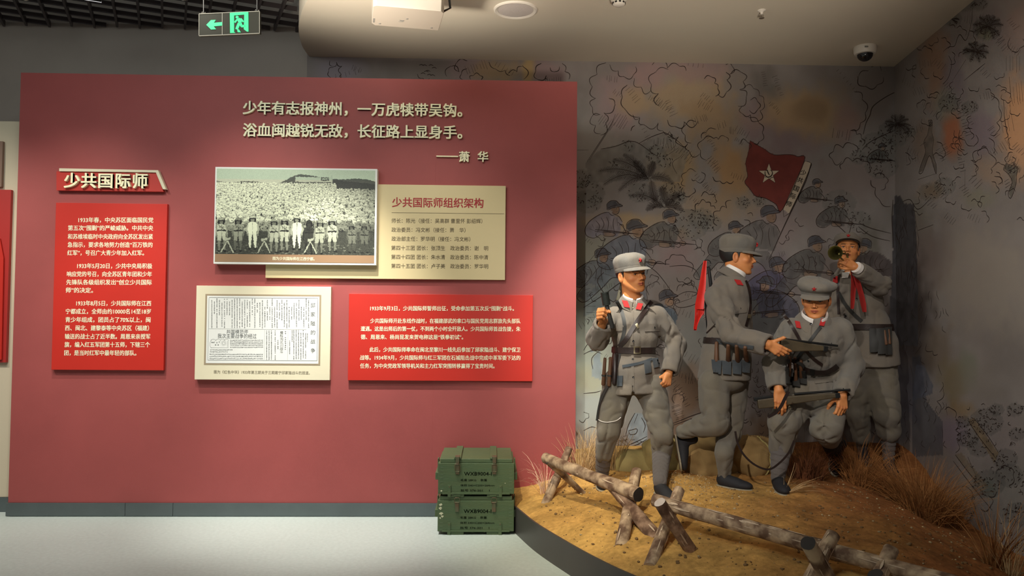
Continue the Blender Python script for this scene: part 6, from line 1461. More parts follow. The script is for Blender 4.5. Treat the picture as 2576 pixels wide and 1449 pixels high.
        V, Q = nets(g, (-.06, -.03, -.012), (.06, .26, .016), .004); from_np('sole', V@B.T+o_, Q, M_sole, o, True)
    def finish_body(s, pts_rs):
        """coarse body under the clothes joined with head and hands into one mesh"""
        P = np.array([p for a, b, ra, rb in pts_rs for p in (a, b)]); lo, hi = P.min(0)-.14, P.max(0)+.14
        def f(X):
            d = None
            for a, b, ra, rb in pts_rs: e = d_cap(X, a, b, ra, rb); d = e if d is None else smin(d, e, .03)
            return d
        V, Q = nets(f, lo, hi, .016); s.body.append((V, Q, np.tile(np.array(lin((208, 136, 82))), (len(V), 1))))
        off = 0; VV, QQ, CC = [], [], []
        for v, q, c in s.body: VV.append(v); QQ.append(q+off); CC.append(c); off += len(v)
        return from_np('body', np.concatenate(VV), np.concatenate(QQ), M_skin, s.root, True, np.concatenate(CC))
    # ---- things laid on the clothes: the view ray finds the cloth, the piece is built on its surface
    def tree(s):
        VV, QQ, off = [], [], 0
        for v, q in s.geo: VV.append(v); QQ.append(q+off); off += len(v)
        s.bvh = BVHTree.FromPolygons(np.concatenate(VV).tolist(), np.concatenate(QQ).tolist())
    def hit(s, px, py, lift=0.003, dflt=None):
        d = ray(px, py); h = s.bvh.ray_cast(Vector(CAM), Vector(d))
        if h[0] is None or h[0][1] > s.D+0.6:
            p = at_y(px, py, dflt if dflt is not None else s.D-0.10); return p, -d
        n = np.array(h[1]); n = n if n@d < 0 else -n; n = unit(n*0.6-d*0.6); return np.array(h[0])+n*lift, n
    def strip(s, name, pts, wpx, m, lift=0.003, th=0.0035, label=None, parent=None, smooth_n=3):
        P = cr(pts, 6); rows = []; last = None
        for i, p in enumerate(P):
            d = unit(np.array([*(P[min(i+1, len(P)-1)]-P[max(i-1, 0)])])); nv = np.array([-d[1], d[0]]); w = wpx(i/(len(P)-1)) if callable(wpx) else wpx
            row = []
            for k in (-1, -.33, .33, 1):
                q = p+nv*w*k/2; h_, n_ = s.hit(q[0], q[1], lift, last); row.append((h_, n_))
            last = np.mean([r[0][1] for r in row]); rows.append(row)
        A = np.array([[r[0] for r in row] for row in rows]); N = np.array([[r[1] for r in row] for row in rows])
        for _ in range(smooth_n):
            B = A.copy(); B[1:-1] = (A[:-2]+2*A[1:-1]+A[2:])/4; A = B; N[1:-1] = (N[:-2]+2*N[1:-1]+N[2:])/4
        # only ever lift, never sink: keep the nearer of smoothed depth
        n = len(A); V = np.concatenate([(A+N*th).reshape(-1, 3), A.reshape(-1, 3)]); K = 4; Fs = []
        for i in range(n-1):
            for k in range(3): a = i*K+k; Fs.append((a, a+1, a+K+1, a+K)); Fs.append((a+n*K, a+K+n*K, a+K+1+n*K, a+1+n*K))
            for k in (0, 3): a = i*K+k; Fs.append((a, a+K, a+K+n*K, a+n*K))
        for i in (0, n-1):
            for k in range(3): a = i*K+k; Fs.append((a, a+1, a+1+n*K, a+n*K))
        o = MB().add(V, Fs).build(name, m, parent or s.root, smooth=True)
        if label: o['label'] = label
        return o
    def patch(s, name, quad, m, lift=0.003, th=0.004, label=None, parent=None, n=6, flat=False):
        """quad: tl tr br bl in pixels"""
        tl, tr, br, bl = [np.array(q, float) for q in quad]; A, N = np.zeros((n+1, n+1, 3)), np.zeros((n+1, n+1, 3))
        for i in range(n+1):
            for j in range(n+1):
                u, v = j/n, i/n; q = (tl*(1-u)+tr*u)*(1-v)+(bl*(1-u)+br*u)*v; A[i, j], N[i, j] = s.hit(q[0], q[1], lift)
        if flat:      # lay it on the best plane through the cloth below
            c_ = A.reshape(-1, 3).mean(0); u_, s_, vt = np.linalg.svd(A.reshape(-1, 3)-c_); pn = vt[2] if vt[2]@(CAM-c_) > 0 else -vt[2]
            if pn@unit(CAM-c_) < .45: pn = unit(N.reshape(-1, 3).mean(0))
            top = np.percentile((A-c_)@pn, 80)
            for i in range(n+1):
                for j in range(n+1):
                    d_ = unit(A[i, j]-CAM); A[i, j] = CAM+d_*(((c_+pn*top-CAM)@pn)/(d_@pn)); N[i, j] = pn
        K = n+1; Nn = K*K; V = np.concatenate([(A+N*th).reshape(-1, 3), A.reshape(-1, 3)]); Fs = []
        for i in range(n):
            for j in range(n): a = i*K+j; Fs.append((a, a+K, a+K+1, a+1)); Fs.append((a+Nn, a+1+Nn, a+K+1+Nn, a+K+Nn))
        for i in range(n):
            Fs += [(i, i+1, i+1+Nn, i+Nn), (n*K+i, n*K+i+1, n*K+i+1+Nn, n*K+i+Nn), (i*K, (i+1)*K, (i+1)*K+Nn, i*K+Nn), (i*K+n, (i+1)*K+n, (i+1)*K+n+Nn, i*K+n+Nn)]
        o = MB().add(V, Fs).build(name, m, parent or s.root, smooth=True)
        if label: o['label'] = label
        return o
    def button(s, px, py, r=0.0075, name='button', m=None):
        p, n = s.hit(px, py, 0.002); q = Vector(n).to_track_quat('Z', 'Y').to_matrix().to_4x4(); q.translation = Vector(p)
        return MB().lathe([(r*.9, -.002), (r, .002), (r*.8, .0045), (r*.3, .0035)], 14, q).build(name, m or M_button, s.root, smooth=True)
    def loop_belt(s, c, side, front, tilt_axis_z, rx, ry, hw, m, name='belt', z_of=None, lift=0.004):
        """closed belt: rays from outside towards the spine find the cloth all round"""
        c = V3(c); side, front = unit(side), unit(front); n = 56; V = []; K = 4
        for i in range(n):
            a = 2*PI*i/n; o_ = side*math.cos(a)+front*math.sin(a)
            for k, zk in enumerate((-1, -.33, .33, 1)):
                zc_ = c+V3(tilt_axis_z)*0+np.cross(side, front)*0; zz = zk*hw+(z_of(a) if z_of else 0)
                st_ = c+o_*0.5+V3(0, 0, zz); h = s.bvh.ray_cast(Vector(st_), Vector(-o_)); r = (np.array(h[0])-c-V3(0, 0, zz))@o_ if h[0] is not None else None
                rm_ = 1/math.sqrt((math.cos(a)/rx)**2+(math.sin(a)/ry)**2)
                if r is None or r > rm_*1.22: r = rm_
                V.append((r, o_, zz))
        rr = np.array([v[0] for v in V]).reshape(n, K); rr = np.maximum(rr.max(1, keepdims=True)*0.5+rr*0.5, 0)
        for _ in range(2): rr = (np.roll(rr, 1, 0)+2*rr+np.roll(rr, -1, 0))/4
        VV = [c+V[i*K+k][1]*(rr[i, k]+lift+0.004)+V3(0, 0, V[i*K+k][2]) for i in range(n) for k in range(K)]+[c+V[i*K+k][1]*(rr[i, k]+lift-0.002)+V3(0, 0, V[i*K+k][2]) for i in range(n) for k in range(K)]
        Fs = []
        for i in range(n):
            j = (i+1) % n
            for k in range(K-1): Fs.append((i*K+k, j*K+k, j*K+k+1, i*K+k+1)); Fs.append((n*K+i*K+k, n*K+i*K+k+1, n*K+j*K+k+1, n*K+j*K+k))
            for k in (0, K-1): Fs.append((i*K+k, j*K+k, n*K+j*K+k, n*K+i*K+k))
        return MB().add(VV, Fs).build(name, m, s.root, smooth=True)
    def collar(s, c, side, front, r0=.062, rise=.035, m=None, open_=0.32, tiltf=0.02, rw=1.0, drop=.046, wr=.010):
        """folded collar round the neck with a white lining collar inside"""
        c = V3(c); side, front = unit(side), unit(front); upn = unit(np.cross(side, front)); upn = upn if upn[2] > 0 else -upn
        def band(rows, name, m, parent=None, a0=open_):
            n = 40; V = []
            for i in range(n+1):
                a = -PI/2+a0+(2*PI-2*a0)*i/n; fr = abs(1-2*i/n)**3   # 1 at the open front ends
                dd = side*math.cos(a)*rw-front*math.sin(a)*-1*1.0
                for (r, z, zf) in rows:
                    q = c+(side*math.cos(a)*r*rw+(-front)*(-math.sin(a))*-1*r*1.0) if False else c+side*math.cos(a)*r*rw+front*(-math.sin(a))*r
                    V.append(q+upn*(z+zf*fr)+front*(-tiltf*0))
            K = len(rows); Fs = [(i*K+k, (i+1)*K+k, (i+1)*K+k+1, i*K+k+1) for i in range(n) for k in range(K-1)]+[(i*K+K-1, (i+1)*K+K-1, (i+1)*K, i*K) for i in range(n)]
            Fs += [tuple(range(K)), tuple(n*K+k for k in range(K-1, -1, -1))]
            return MB().add(V, Fs).build(name, m, parent or s.root, smooth=True)
        col = band([(r0-.002, -.012, -.02), (r0, rise, -.022), (r0+.006, rise+.003, -.022), (r0+.024, rise-.022, -.03), (r0+.040, rise-.046, -.04), (r0+.036, rise-.052, -.04), (r0+.010, rise-.020, -.022)], 'collar', m or M_uni)
        band([(r0-.008, 0, -.02), (r0-.006, rise+wr*.6, -.012), (r0-.002, rise+wr, -.012), (r0+.003, rise+wr*.5, -.012), (r0-.002, 0, -.02)], 'white_collar', M_whitec, col, open_*0.9)
        return col
def bounds(pts, pad): P = np.array(pts); return P.min(0)-pad, P.max(0)+pad
def capsule_part(name, a, b, ra, rb, m, parent, seg=12, round_=True):
    a, b = Vector(a), Vector(b); d = (b-a).normalized(); pts = [a-d*ra*.55, a-d*ra*.35, a, b, b+d*rb*.35, b+d*rb*.55] if round_ else [a, b]
    rs_ = [ra*.45, ra*.8, ra, rb, rb*.8, rb*.45] if round_ else [ra, rb]
    return MB().tube(pts, rs_, seg).build(name, m, parent, smooth=True)
def foot(s, ank, dr):
    d = unit(V3(dr[0], dr[1], 0)); h = V3(ank)-d*.045; h[2] = gz(h[0], h[1])-.006; t = h+d*.24; t[2] = gz(t[0], t[1])-.006; s.shoe(h, t, rise=-.012)
def trousers(s, hip, legs, m, seed, extra=None):
    pts = [hip]+[p for L in legs for p in L[0]]; lo, hi = bounds(pts, .14)
    def f(P):
        d = d_ell(P, V3(hip), V3(.165, .125, .10))
        for k, (pp, rs_, hot) in enumerate(legs):
            e = limbfold(P, pp, rs_, seed+k*2.3, 0.016, 15, 0.8, hot); d = smin(d, e, .03)
        return d
    return s.mesh('trousers', f, lo, hi, .0085, m)
def wrap(s, a, b, ra, rb, m, seed):
    a, b = V3(a), V3(b); L = np.linalg.norm(b-a); lo, hi = bounds([a, b], .09); ax = (b-a)/L; e1 = unit(np.cross(ax, [1, .2, 0])); e2 = np.cross(ax, e1)
    def f(P):
        q = P-a; t = np.clip(q@ax/L, -0.02, 1.0); q = q-(t*L)[..., None]*ax; r = np.linalg.norm(q, axis=-1); an = np.arctan2(q@e2, q@e1)
        st_ = (t*L*24+an/(2*PI)+.10*np.sin(an*2+seed)) % 1.0
        return r-(ra+(rb-ra)*t)-.0045*st_+.002*vnoise(t*30, np.cos(an)*2, np.sin(an)*2)
    return s.mesh('leg_wrap', f, lo, hi, .0055, m, 0)
def jacket(s, C, RX, RY, side, front, yoke, arms, zh, m, seed, hemtilt=0.0, amp=.010, h=.0085, slit=None):
    """arms: list of (shoulder, elbow, wrist, radii)"""
    pts = list(C)+[p for A in arms for p in A[:3]]; lo, hi = bounds(pts, .12); lo[0] -= .10; hi[0] += .10; side, front = unit(side), unit(front)
    lo[2] = min(lo[2], zh-.03)
    def f(P):
        d = tor(P, C, RX, RY, side, front)-fold_noise(P, seed, -amp*.9)*np.clip((P[..., 2]-zh)*20, .4, 1)
        d = smin(d, d_cap(P, yoke[0], yoke[1], yoke[2], yoke[2]), .035)
        wv = .010*np.sin(((P-V3(C[-1]))@side)*26+seed)     # flutter of the skirt
        d = smax(d, zh+hemtilt*((P-V3(C[-1]))@side)+wv*.3-P[..., 2], .004)
        if slit is not None: d = smax(d, -d_ell(P, V3(slit), V3(.012, .12, .055)), .004)
        for k, A in enumerate(arms):
            sh, el, wr, rr = A; e = limbfold(P, (sh, el, wr), rr, seed+5*k+1.3, .015, 15, 1.0, (el, V3(el)*.6+V3(sh)*.4))
            dr = unit(V3(wr)-V3(el)); q = (P-V3(wr))@dr; e = smax(e, q, .004)
            inner = d_cap(P, V3(wr)-dr*.07, V3(wr)+dr*.05, rr[2]-.021, rr[2]-.018); e = smax(e, -inner, .003)
            d = smin(d, e, .022) if k < 9 else d
        return d
    return s.mesh('jacket', f, lo, hi, h, m)

# =================================================== first figure: grenade thrower
s1 = Fig(5.45, 'grey uniformed figure nearest the red wall, raising a stick grenade beside his shoulder', 1)
gR, gL = on_ground(1499, 1238), on_ground(1655, 1248); s1.start(on_ground(1580, 1240))
J = s1.J
s1.head(J(1588, 691), R(27), R(2), -0.13, 1.15)
fr_, sd_ = V3(math.sin(R(9)), -math.cos(R(9)), 0), V3(math.cos(R(9)), math.sin(R(9)), 0)
hipc = J(1592, 952)
aR, aL = V3(gR)+V3(.03, .14, .10), V3(gL)+V3(.0, .02, .09)
aR = J(1514, 1205, gR[1]+.17-5.45); aL = J(1660, 1212, gL[1]-5.45+.02)
legR = ([J(1556, 965), J(1530, 1085, -.06), J(1519, 1142, -.02)], [.112, .083, .060], (J(1528, 1100, -.1), J(1575, 990)))
legL = ([J(1630, 965), J(1668, 1092, -.12), J(1664, 1150, -.06)], [.115, .080, .064], (J(1668, 1100, -.15), J(1620, 1000)))
trousers(s1, hipc, [legR, legL], M_trou, 3.1)
wrap(s1, J(1520, 1130, -.02), aR, .060, .040, M_wrap, 1.0); wrap(s1, J(1664, 1140, -.06), aL, .064, .042, M_wrap, 2.0)
foot(s1, aR, (-.10, -1)); foot(s1, aL, (.30, -1))
shR, elR, wrR = J(1539, 798, .0), J(1503, 853, -.16), J(1519, 812, -.31)
shL, elL, wrL = J(1654, 796, .02), J(1700, 868, .03), J(1684, 938, -.07)
C = [J(1597, 774), J(1597, 812), J(1595, 852), J(1593, 880), J(1594, 930), J(1598, 985)]
jk = jacket(s1, C, [.08, .160, .162, .150, .178, .222], [.07, .115, .125, .112, .14, .155], sd_, fr_, (J(1551, 793), J(1643, 789), .062),
       [(shR, elR, wrR, [.070, .076, .068]), (shL, elL, wrL, [.074, .074, .060])], J(1600, 988)[2], M_uni, 2.0, .04, slit=J(1593, 1003, -.15))
B = s1.hand(J(1516, 803, -.33), (-.45, -.78, .42), (-.88, .47, 0), -1, [(1.25, 1.5, .8)]*4, (.5, .7, .9), .02, 1.05)
s1.hand(J(1683, 938, -.075), (-.30, -.35, -.88), (.50, -.78, .25), 1, [(1.1, 1.4, .8), (1.15, 1.4, .8), (1.2, 1.45, .8), (1.25, 1.5, .8)], (.55, .9, .9), .02, 1.0)
s1.finish_body([(s1.hl((0, .025, -.13)), J(1597, 800), .055, .06), (J(1597, 800), hipc, .08, .07), (shR, elR, .04, .04), (elR, J(1518, 806, -.32), .04, .028), (shL, elL, .04, .04), (elL, J(1683, 936, -.07), .038, .028),
    (legR[0][0], legR[0][1], .05, .045), (legR[0][1], legR[0][2], .045, .035), (legR[0][2], aR, .035, .026), (legL[0][0], legL[0][1], .05, .045), (legL[0][1], legL[0][2], .045, .035), (legL[0][2], aL, .035, .026)])
s1.face_parts(); s1.cap((.02, .02), 0.2, 1.0, M_uni2, .82, -.0, .93); s1.tree()
s1.collar(J(1592, 757, .0), V3(1, 0, 0), unit(V3(0, -1, -.32)), .070, .034, open_=.22, wr=.014)
s1.loop_belt(J(1593, 880), sd_, fr_, (0, 0, 1), .150, .115, .021, M_leather)
bk = s1.patch('buckle', ((1594, 871), (1610, 871), (1610, 890), (1594, 890)), M_buckle, .013, .003); s1.patch('buckle_centre', ((1597, 874), (1607, 874), (1607, 887), (1597, 887)), M_leather, .0165, .001, None, bk)
s1.strip('shoulder_strap', [(1551, 757), (1563, 780), (1571, 813), (1569, 840), (1562, 866), (1556, 900), (1549, 930)], 9, M_strap)
s1.strip('cross_strap', [(1640, 758), (1613, 794), (1590, 829), (1574, 856), (1557, 872)], 11, M_leather, .006)
s1.patch('strap_slider', ((1598, 816), (1603, 813), (1608, 824), (1603, 827)), M_buckle, .011, .002)
s1.strip('hanging_strap', [(1549, 925), (1536, 960), (1520, 990), (1508, 1020), (1502, 1058)], 7, M_strap, .012)
MB().tube([s1.hit(x, y, .006)[0] for x, y in cr([(1505, 1055), (1516, 1061), (1532, 1062), (1550, 1058), (1561, 1050)], 4)], .0028, 6).build('white_cord', M_whitec, s1.root, smooth=True)
s1.patch('pocket_flap', ((1528, 817), (1569, 819), (1567, 832), (1530, 834)), M_uni, .002, .004); s1.patch('pocket_flap', ((1620, 815), (1662, 815), (1659, 833), (1622, 834)), M_uni, .002, .004)
s1.patch('placket', ((1588, 782), (1594, 782), (1592, 868), (1586, 868)), M_uni, .001, .004); s1.patch('placket', ((1588, 894), (1594, 894), (1596, 985), (1589, 985)), M_uni, .001, .004)
for p in ((1546, 824), (1646, 824), (1593, 858), (1592, 904), (1593, 949)): s1.button(*p)
s1.button(1592, 774, .007, 'button', M_buckle)
def tab(s, cx, cy, w, h, sk=0, lift=.004): s.patch('collar_tab', ((cx-w/2-sk, cy-h/2), (cx+w/2-sk, cy-h/2+2), (cx+w/2+sk, cy+h/2), (cx-w/2+sk, cy+h/2-2)), M_tab, lift, .0025, 'red collar tab', None, 6, True)
# the collar is part of the ground that tabs sit on
def add_geo(s, o):
    me = o.data; V = np.array([v.co[:] for v in me.vertices]); Q = [tuple(p.vertices) for p in me.polygons if len(p.vertices) == 4]; s.geo.append((V, np.array(Q)))
for o in list(s1.root.children):
    if o.name.startswith('collar'): add_geo(s1, o)
s1.tree(); tab(s1, 1575, 765, 14, 19, 3); tab(s1, 1608, 771, 13, 18, -3)
for x0, y0, x1, y1, r in ((1522, 902, 1518, 966, 6), (1536, 900, 1534, 970, 6)):
    a = s1.hit(x0, y0, .016)[0]; b = V3(s1.hit(x1, y1, .016)[0]); b[1] = min(b[1], a[1]+.02); q = capsule_part('grenade_handle', a, b, .011, .014, M_wood, s1.root)
    capsule_part('handle_ring', V3(a)+(V3(b)-a)*.62, V3(a)+(V3(b)-a)*.68, .0165, .0165, M_strap, q, 12, False)
a, b = s1.hit(1551, 893, .018)[0], s1.hit(1546, 966, .02)[0]; capsule_part('holster', a, b, .024, .014, M_leather, s1.root)
s1.strip('lower_belt', [(1566, 922), (1590, 918), (1615, 912), (1640, 903)], 7, M_pouch, .004); s1.patch('belt_pouch', ((1619, 912), (1634, 908), (1636, 936), (1622, 940)), M_pouch, .008, .012); s1.patch('belt_pouch', ((1640, 902), (1656, 900), (1657, 922), (1644, 926)), M_pouch, .006, .01)
s1.patch('belt_pouch', ((1553, 945), (1568, 945), (1566, 972), (1552, 972)), M_pouch, .006, .01)
capsule_part('neck_cord', J(1564, 712, .09), J(1555, 756, .03), .010, .016, mat('olive_cloth', lin((70, 66, 52)), .9), s1.root)
gr = empty('stick_grenade', tuple(J(1541, 822, -.40)), 'black stick grenade held upright in the raised fist of the first figure', 'grenade')
capsule_part('head', J(1521, 737, -.42), J(1526, 767, -.41), .0265, .0265, M_iron, gr, 24, False); capsule_part('rim', J(1521, 735, -.42), J(1521.5, 738, -.42), .028, .028, M_iron, gr, 24, False)
capsule_part('handle', J(1526, 767, -.41), J(1541, 824, -.40), .0135, .0155, M_strap, gr, 16)

# =================================================== second figure: profile, one leg raised
s2 = Fig(5.30, 'figure in profile facing right on one leg, his other boot raised behind him', 2)
J = s2.J; gF = on_ground(1850, 1228); s2.start(on_ground(1835, 1225)); dF = gF[1]-5.30
s2.head(J(1856, 646), R(68), R(-1), 0.02, 1.1)
fr_, sd_ = V3(math.cos(R(20)), -math.sin(R(20)), 0), V3(math.sin(R(20)), math.cos(R(20)), 0)
hipc = J(1820, 955)
legN = ([J(1795, 965, -.07), J(1801, 1062, -.12), J(1765, 1073, -.06), J(1718, 1086, .03)], [.110, .088, .074, .052], (J(1790, 1060, -.12), J(1770, 1060)))
legF = ([J(1842, 965, .07), J(1835, 1085, .0), J(1822, 1140, dF+.02), J(1821, 1196, dF+.05)], [.112, .082, .060, .040], (J(1830, 1090, 0),))
def hipf(s, c, r): pass
lo, hi = bounds([hipc]+legN[0]+legF[0], .15)
def f2(P):
    d = d_ell((P-V3(hipc))@np.stack([sd_, fr_, V3(0, 0, 1)], 1), V3(0, 0, 0), V3(.15, .15, .10))
    for k, (pp, rs_, hot) in enumerate((legN, legF)): d = smin(d, limbfold(P, pp, rs_, 7+k*2.3, .015, 15, .8, hot), .022)
    return d
s2.mesh('trousers', f2, lo, hi, .0085, M_trou)
s2.shoe(J(1698, 1096, .10), J(1712, 1176, .07), (1, -.15, .1), rise=.03)
foot(s2, V3(legF[0][3]), (.72, -.66))
shR, elR, wrR = J(1805, 748, -.11), J(1840, 842, -.24), J(1934, 870, -.43)
shL, elL, wrL = J(1862, 752, .14), J(1868, 830, .13), J(1885, 858, .06)
C = [J(1847, 706), J(1838, 735), J(1834, 785), J(1831, 842), J(1826, 895), J(1822, 950)]
jacket(s2, C, [.08, .165, .160, .150, .165, .175], [.07, .132, .150, .142, .165, .180], sd_, fr_, (J(1812, 742, -.10), J(1862, 742, .12), .060),
       [(shR, elR, wrR, [.088, .078, .070]), (shL, elL, wrL, [.07, .062, .055])], J(1822, 954)[2], M_uni, 12.0, .0)
s2.hand(J(1930, 864, -.435), (.80, -.18, -.50), (-.25, -.95, -.1), -1, [(.15, .45, .3), (.30, .55, .4), (.45, .6, .4), (.55, .65, .45)], (1.0, -.25, -.25), .05, .98)
s2.finish_body([(s2.hl((0, .025, -.13)), J(1845, 715), .055, .06), (J(1845, 715), hipc, .08, .07), (shR, elR, .04, .04), (elR, J(1934, 870, -.43), .04, .03), (shL, elL, .04, .04), (elL, wrL, .038, .028),
    (legN[0][0], legN[0][1], .05, .045), (legN[0][1], legN[0][3], .04, .026), (legF[0][0], legF[0][1], .05, .045), (legF[0][1], legF[0][2], .045, .035), (legF[0][2], legF[0][3], .035, .026)])
s2.face_parts(); s2.cap((-.09, .0), .1, 5.0, M_uni2, .88, 0, .96); s2.tree()
s2.collar(J(1845, 694), sd_, unit(fr_+V3(0, 0, -.50)), .074, .034, open_=.2, wr=.026)
for o in list(s2.root.children):
    if o.name.startswith('collar'): add_geo(s2, o)
s2.tree(); s2.loop_belt(J(1830, 856), sd_, fr_, (0, 0, 1), .150, .145, .020, M_leather)
tab(s2, 1858, 711, 15, 15, 4); s2.button(1862, 776, .007)
s2.patch('pocket_flap', ((1845, 772), (1880, 770), (1878, 786), (1848, 790)), M_uni, .002, .004)
s2.strip('shoulder_strap', [(1876, 706), (1884, 730), (1888, 760), (1884, 790), (1876, 820)], 6, M_leather, .004); s2.patch('strap_ring', ((1880, 790), (1888, 790), (1886, 800), (1879, 800)), M_buckle, .010, .003)
s2.strip('back_strap', [(1800, 815), (1790, 826), (1778, 838)], 3, M_leather, .002)
s2.strip('pouch_band', [(1790, 852), (1815, 862), (1845, 868), (1880, 872), (1896, 874)], 9, M_pouch, .006)
for x, y0, y1 in ((1804, 862, 908), (1833, 866, 906), (1855, 868, 908), (1876, 872, 906)):
    a = V3(s2.hit(x, y0, .016)[0]); b = V3(s2.hit(x-1, y1, .016)[0]); q = capsule_part('grenade_handle', a, b, .012, .017, M_wood, s2.root); 
for x, w, y0, y1 in ((1804, 24, 904, 942), (1828, 23, 906, 943), (1852, 22, 905, 942), (1873, 19, 905, 938)):
    s2.patch('pouch_pocket', ((x-w/2, y0), (x+w/2, y0+3), (x+w/2-2, y1), (x-w/2+2, y1-2)), M_pouch, .006, .024)
# broadsword on his back with a red silk
sw = empty('broadsword', tuple(J(1790, 760, .12)), 'black sword handle behind the second figure with a long red silk tied on', 'sword')
capsule_part('handle', J(1783, 674, .10), J(1789, 724, .10), .0105, .013, mat('black_cord', (.012, .012, .014), .6, bump=.5, bscale=200), sw)
MB().tube([J(1779+9*math.cos(a), 663+9*math.sin(a), .10) for a in np.linspace(0, 2*PI, 17)], .003, 8).build('ring', M_gun, sw, smooth=True)
MB().box((-.03, -.004, -.006), (.03, .004, .006), Matrix.Translation(Vector(J(1790, 728, .10)))).build('guard', M_gun, sw, bevel=.002)
MB().prism([(J(1781, 728)[0], J(1781, 728)[2]), (J(1800, 728)[0], J(1800, 728)[2]), (J(1812, 830)[0], J(1812, 830)[2]), (J(1800, 850)[0], J(1800, 850)[2]), (J(1788, 832)[0], J(1788, 832)[2])], J(1790, 760, .105)[1], J(1790, 760, .109)[1]).build('blade', M_gun, sw)
def ribbon(name, pts, m, parent, D0, th=.002):
    """pts: (px, py, half width px, dy)"""
    n = len(pts); F_pts = []
    V = []
    for i, (x, y, w, dy) in enumerate(pts):
        for k in (-1, -.5, 0, .5, 1): p = at_y(x+k*w, y, D0+dy+.006*math.sin(k*2.5+i*.25)); V.append(p)
    V2 = [V3(p)+V3(0, th, 0) for p in V]; N_ = len(V); Fs = []
    for i in range(n-1):
        for k in range(4): a = i*5+k; Fs += [(a, a+1, a+6, a+5), (a+N_, a+5+N_, a+6+N_, a+1+N_)]
        for k in (0, 4): a = i*5+k; Fs.append((a, a+5, a+5+N_, a+N_))
    for i in (0, n-1):
        for k in range(4): a = i*5+k; Fs.append((a, a+1, a+1+N_, a+N_))
    return MB().add(V+V2, Fs).build(name, m, parent, smooth=True)
ribbon('red_silk', [(1774, 656, 4, .08), (1771, 680, 6, .07), (1768, 710, 8, .06), (1764, 740, 10, .05), (1760, 765, 11, .04), (1759, 778, 11, .04)], M_ribbon, sw, 5.3)
ribbon('silk_fold', [(1760, 776, 10, .06), (1762, 788, 8, .065), (1756, 802, 5, .06), (1751, 818, 3.5, .05), (1749, 831, 3.5, .05)], M_ribbon, sw, 5.3); ribbon('silk_fold', [(1768, 776, 5, .07), (1767, 790, 4, .07), (1763, 796, 2, .07)], M_ribbon, sw, 5.3)
ribbon('silk_tail', [(1751, 776, 2.4, .03), (1750, 800, 2.2, .03), (1748, 828, 3.4, .03)], M_ribbon, sw, 5.3)

def rifle(tip, back, label, cut=-.34, tall=1.0):
    """tip: muzzle end of the wooden fore-end; back: a point further back on its axis"""
    tip, back = V3(tip), V3(back); x = unit(tip-back); z = unit(V3(0, 0, 1)-x*x[2]); y = np.cross(z, x); Mx = Matrix((x, y, z)).transposed().to_4x4(); Mx.translation = Vector(tip-x*.30)
    r = empty('rifle', tuple(tip-x*.2), label, 'rifle')
    prof = [(cut, -.052*tall), (cut, .022*tall), (cut*.5, .026*tall), (.04, .022*tall), (.275, .006), (.275, -.024), (.02, -.042*tall), (cut*.5, -.052*tall)]
    def pr(poly, w, nm, m, bev=.004):
        n = len(poly); b = MB().add([Mx @ Vector((px_, -w, pz)) for px_, pz in poly]+[Mx @ Vector((px_, w, pz)) for px_, pz in poly], [tuple(range(n)), tuple(range(2*n-1, n-1, -1))]+[((i+1) % n, i, n+i, n+(i+1) % n) for i in range(n)])
        return b.build(nm, m, r, bevel=bev)
    pr(prof, .017, 'stock', M_woodg, .006); pr([(.270, .008), (.300, .006), (.300, -.026), (.270, -.028)], .018, 'fore_cap', M_gun, .003)
    bx_ = [Mx @ Vector((q, 0, h_)) for q, h_ in ((.02, .027), (.2, .022), (.372, .017))]; br = MB().tube(bx_, [.0085, .0075, .0070], 16).build('barrel', M_gun, r, smooth=True)
    MB().tube([Mx @ Vector((.330, 0, .020)), Mx @ Vector((.330, 0, .033))], .0025, 8).build('front_sight', M_gun, br)
    MB().box((cut-.02, -.012, .010), (cut*.4, .012, .034), Mx).build('receiver', M_gun, r, bevel=.003); MB().tube([Mx @ Vector((cut*.8, 0, .035)), Mx @ Vector((cut*.8, .045, .025))], .005, 8).build('bolt_handle', M_gun, r, smooth=True)
    MB().tube([Mx @ Vector((-.02+.006*math.cos(a), 0, -.055+.010*math.sin(a))) for a in np.linspace(0, 2*PI, 9)], .0022, 6).build('sling_ring', M_buckle, r)
    return r
r2 = rifle(at_y(2080, 874, 4.93), at_y(1968, 864, 4.91), 'wooden stocked rifle held forward at waist height by the figure in profile', -.015, 1.22)

# =================================================== third figure: crouching, head lowered
s3 = Fig(5.22, 'crouching figure in front, head bowed under a slouched cap, rifle at his knee', 3)
J = s3.J; gA, gB = on_ground(1955, 1236), on_ground(2100, 1196); s3.start(on_ground(2010, 1225)); dA, dB = gA[1]-5.22, gB[1]-5.22
s3.head(J(2053, 753, -.16), R(-29), R(-9), .03, 1.08)
fr_, sd_ = V3(math.sin(R(-8)), -math.cos(R(-8)), -.25), V3(math.cos(R(-8)), math.sin(R(-8)), 0)
hipc = J(2062, 985, .05)
legA = ([J(2018, 990, .0), J(1972, 1062, -.17), J(1966, 1125, -.12)], [.120, .098, .078], (J(1970, 1070, -.2), J(1968, 1115, -.15), J(2000, 1030, -.1)))
legB = ([J(2095, 990, .0), J(2078, 1080, -.24), J(2090, 1108, .0)], [.118, .096, .062], (J(2075, 1085, -.28), J(2085, 1050, -.2)))
trousers(s3, hipc, [legA, legB], M_trou, 17.1)
wrap(s3, J(1966, 1118, -.12), J(1957, 1200, dA+.10), .072, .042, M_wrap, 3.0); wrap(s3, J(2090, 1108, -.02), J(2100, 1145, dB+.10), .066, .045, mat('black_legging', (.012, .012, .014), .85), 2.0)
foot(s3, V3(J(1957, 1200, dA+.10)), (-.12, -1)); s3.shoe(J(2101, 1126, dB+.10), J(2099, 1197, dB-.05), (0, -1, .45), rise=.03)
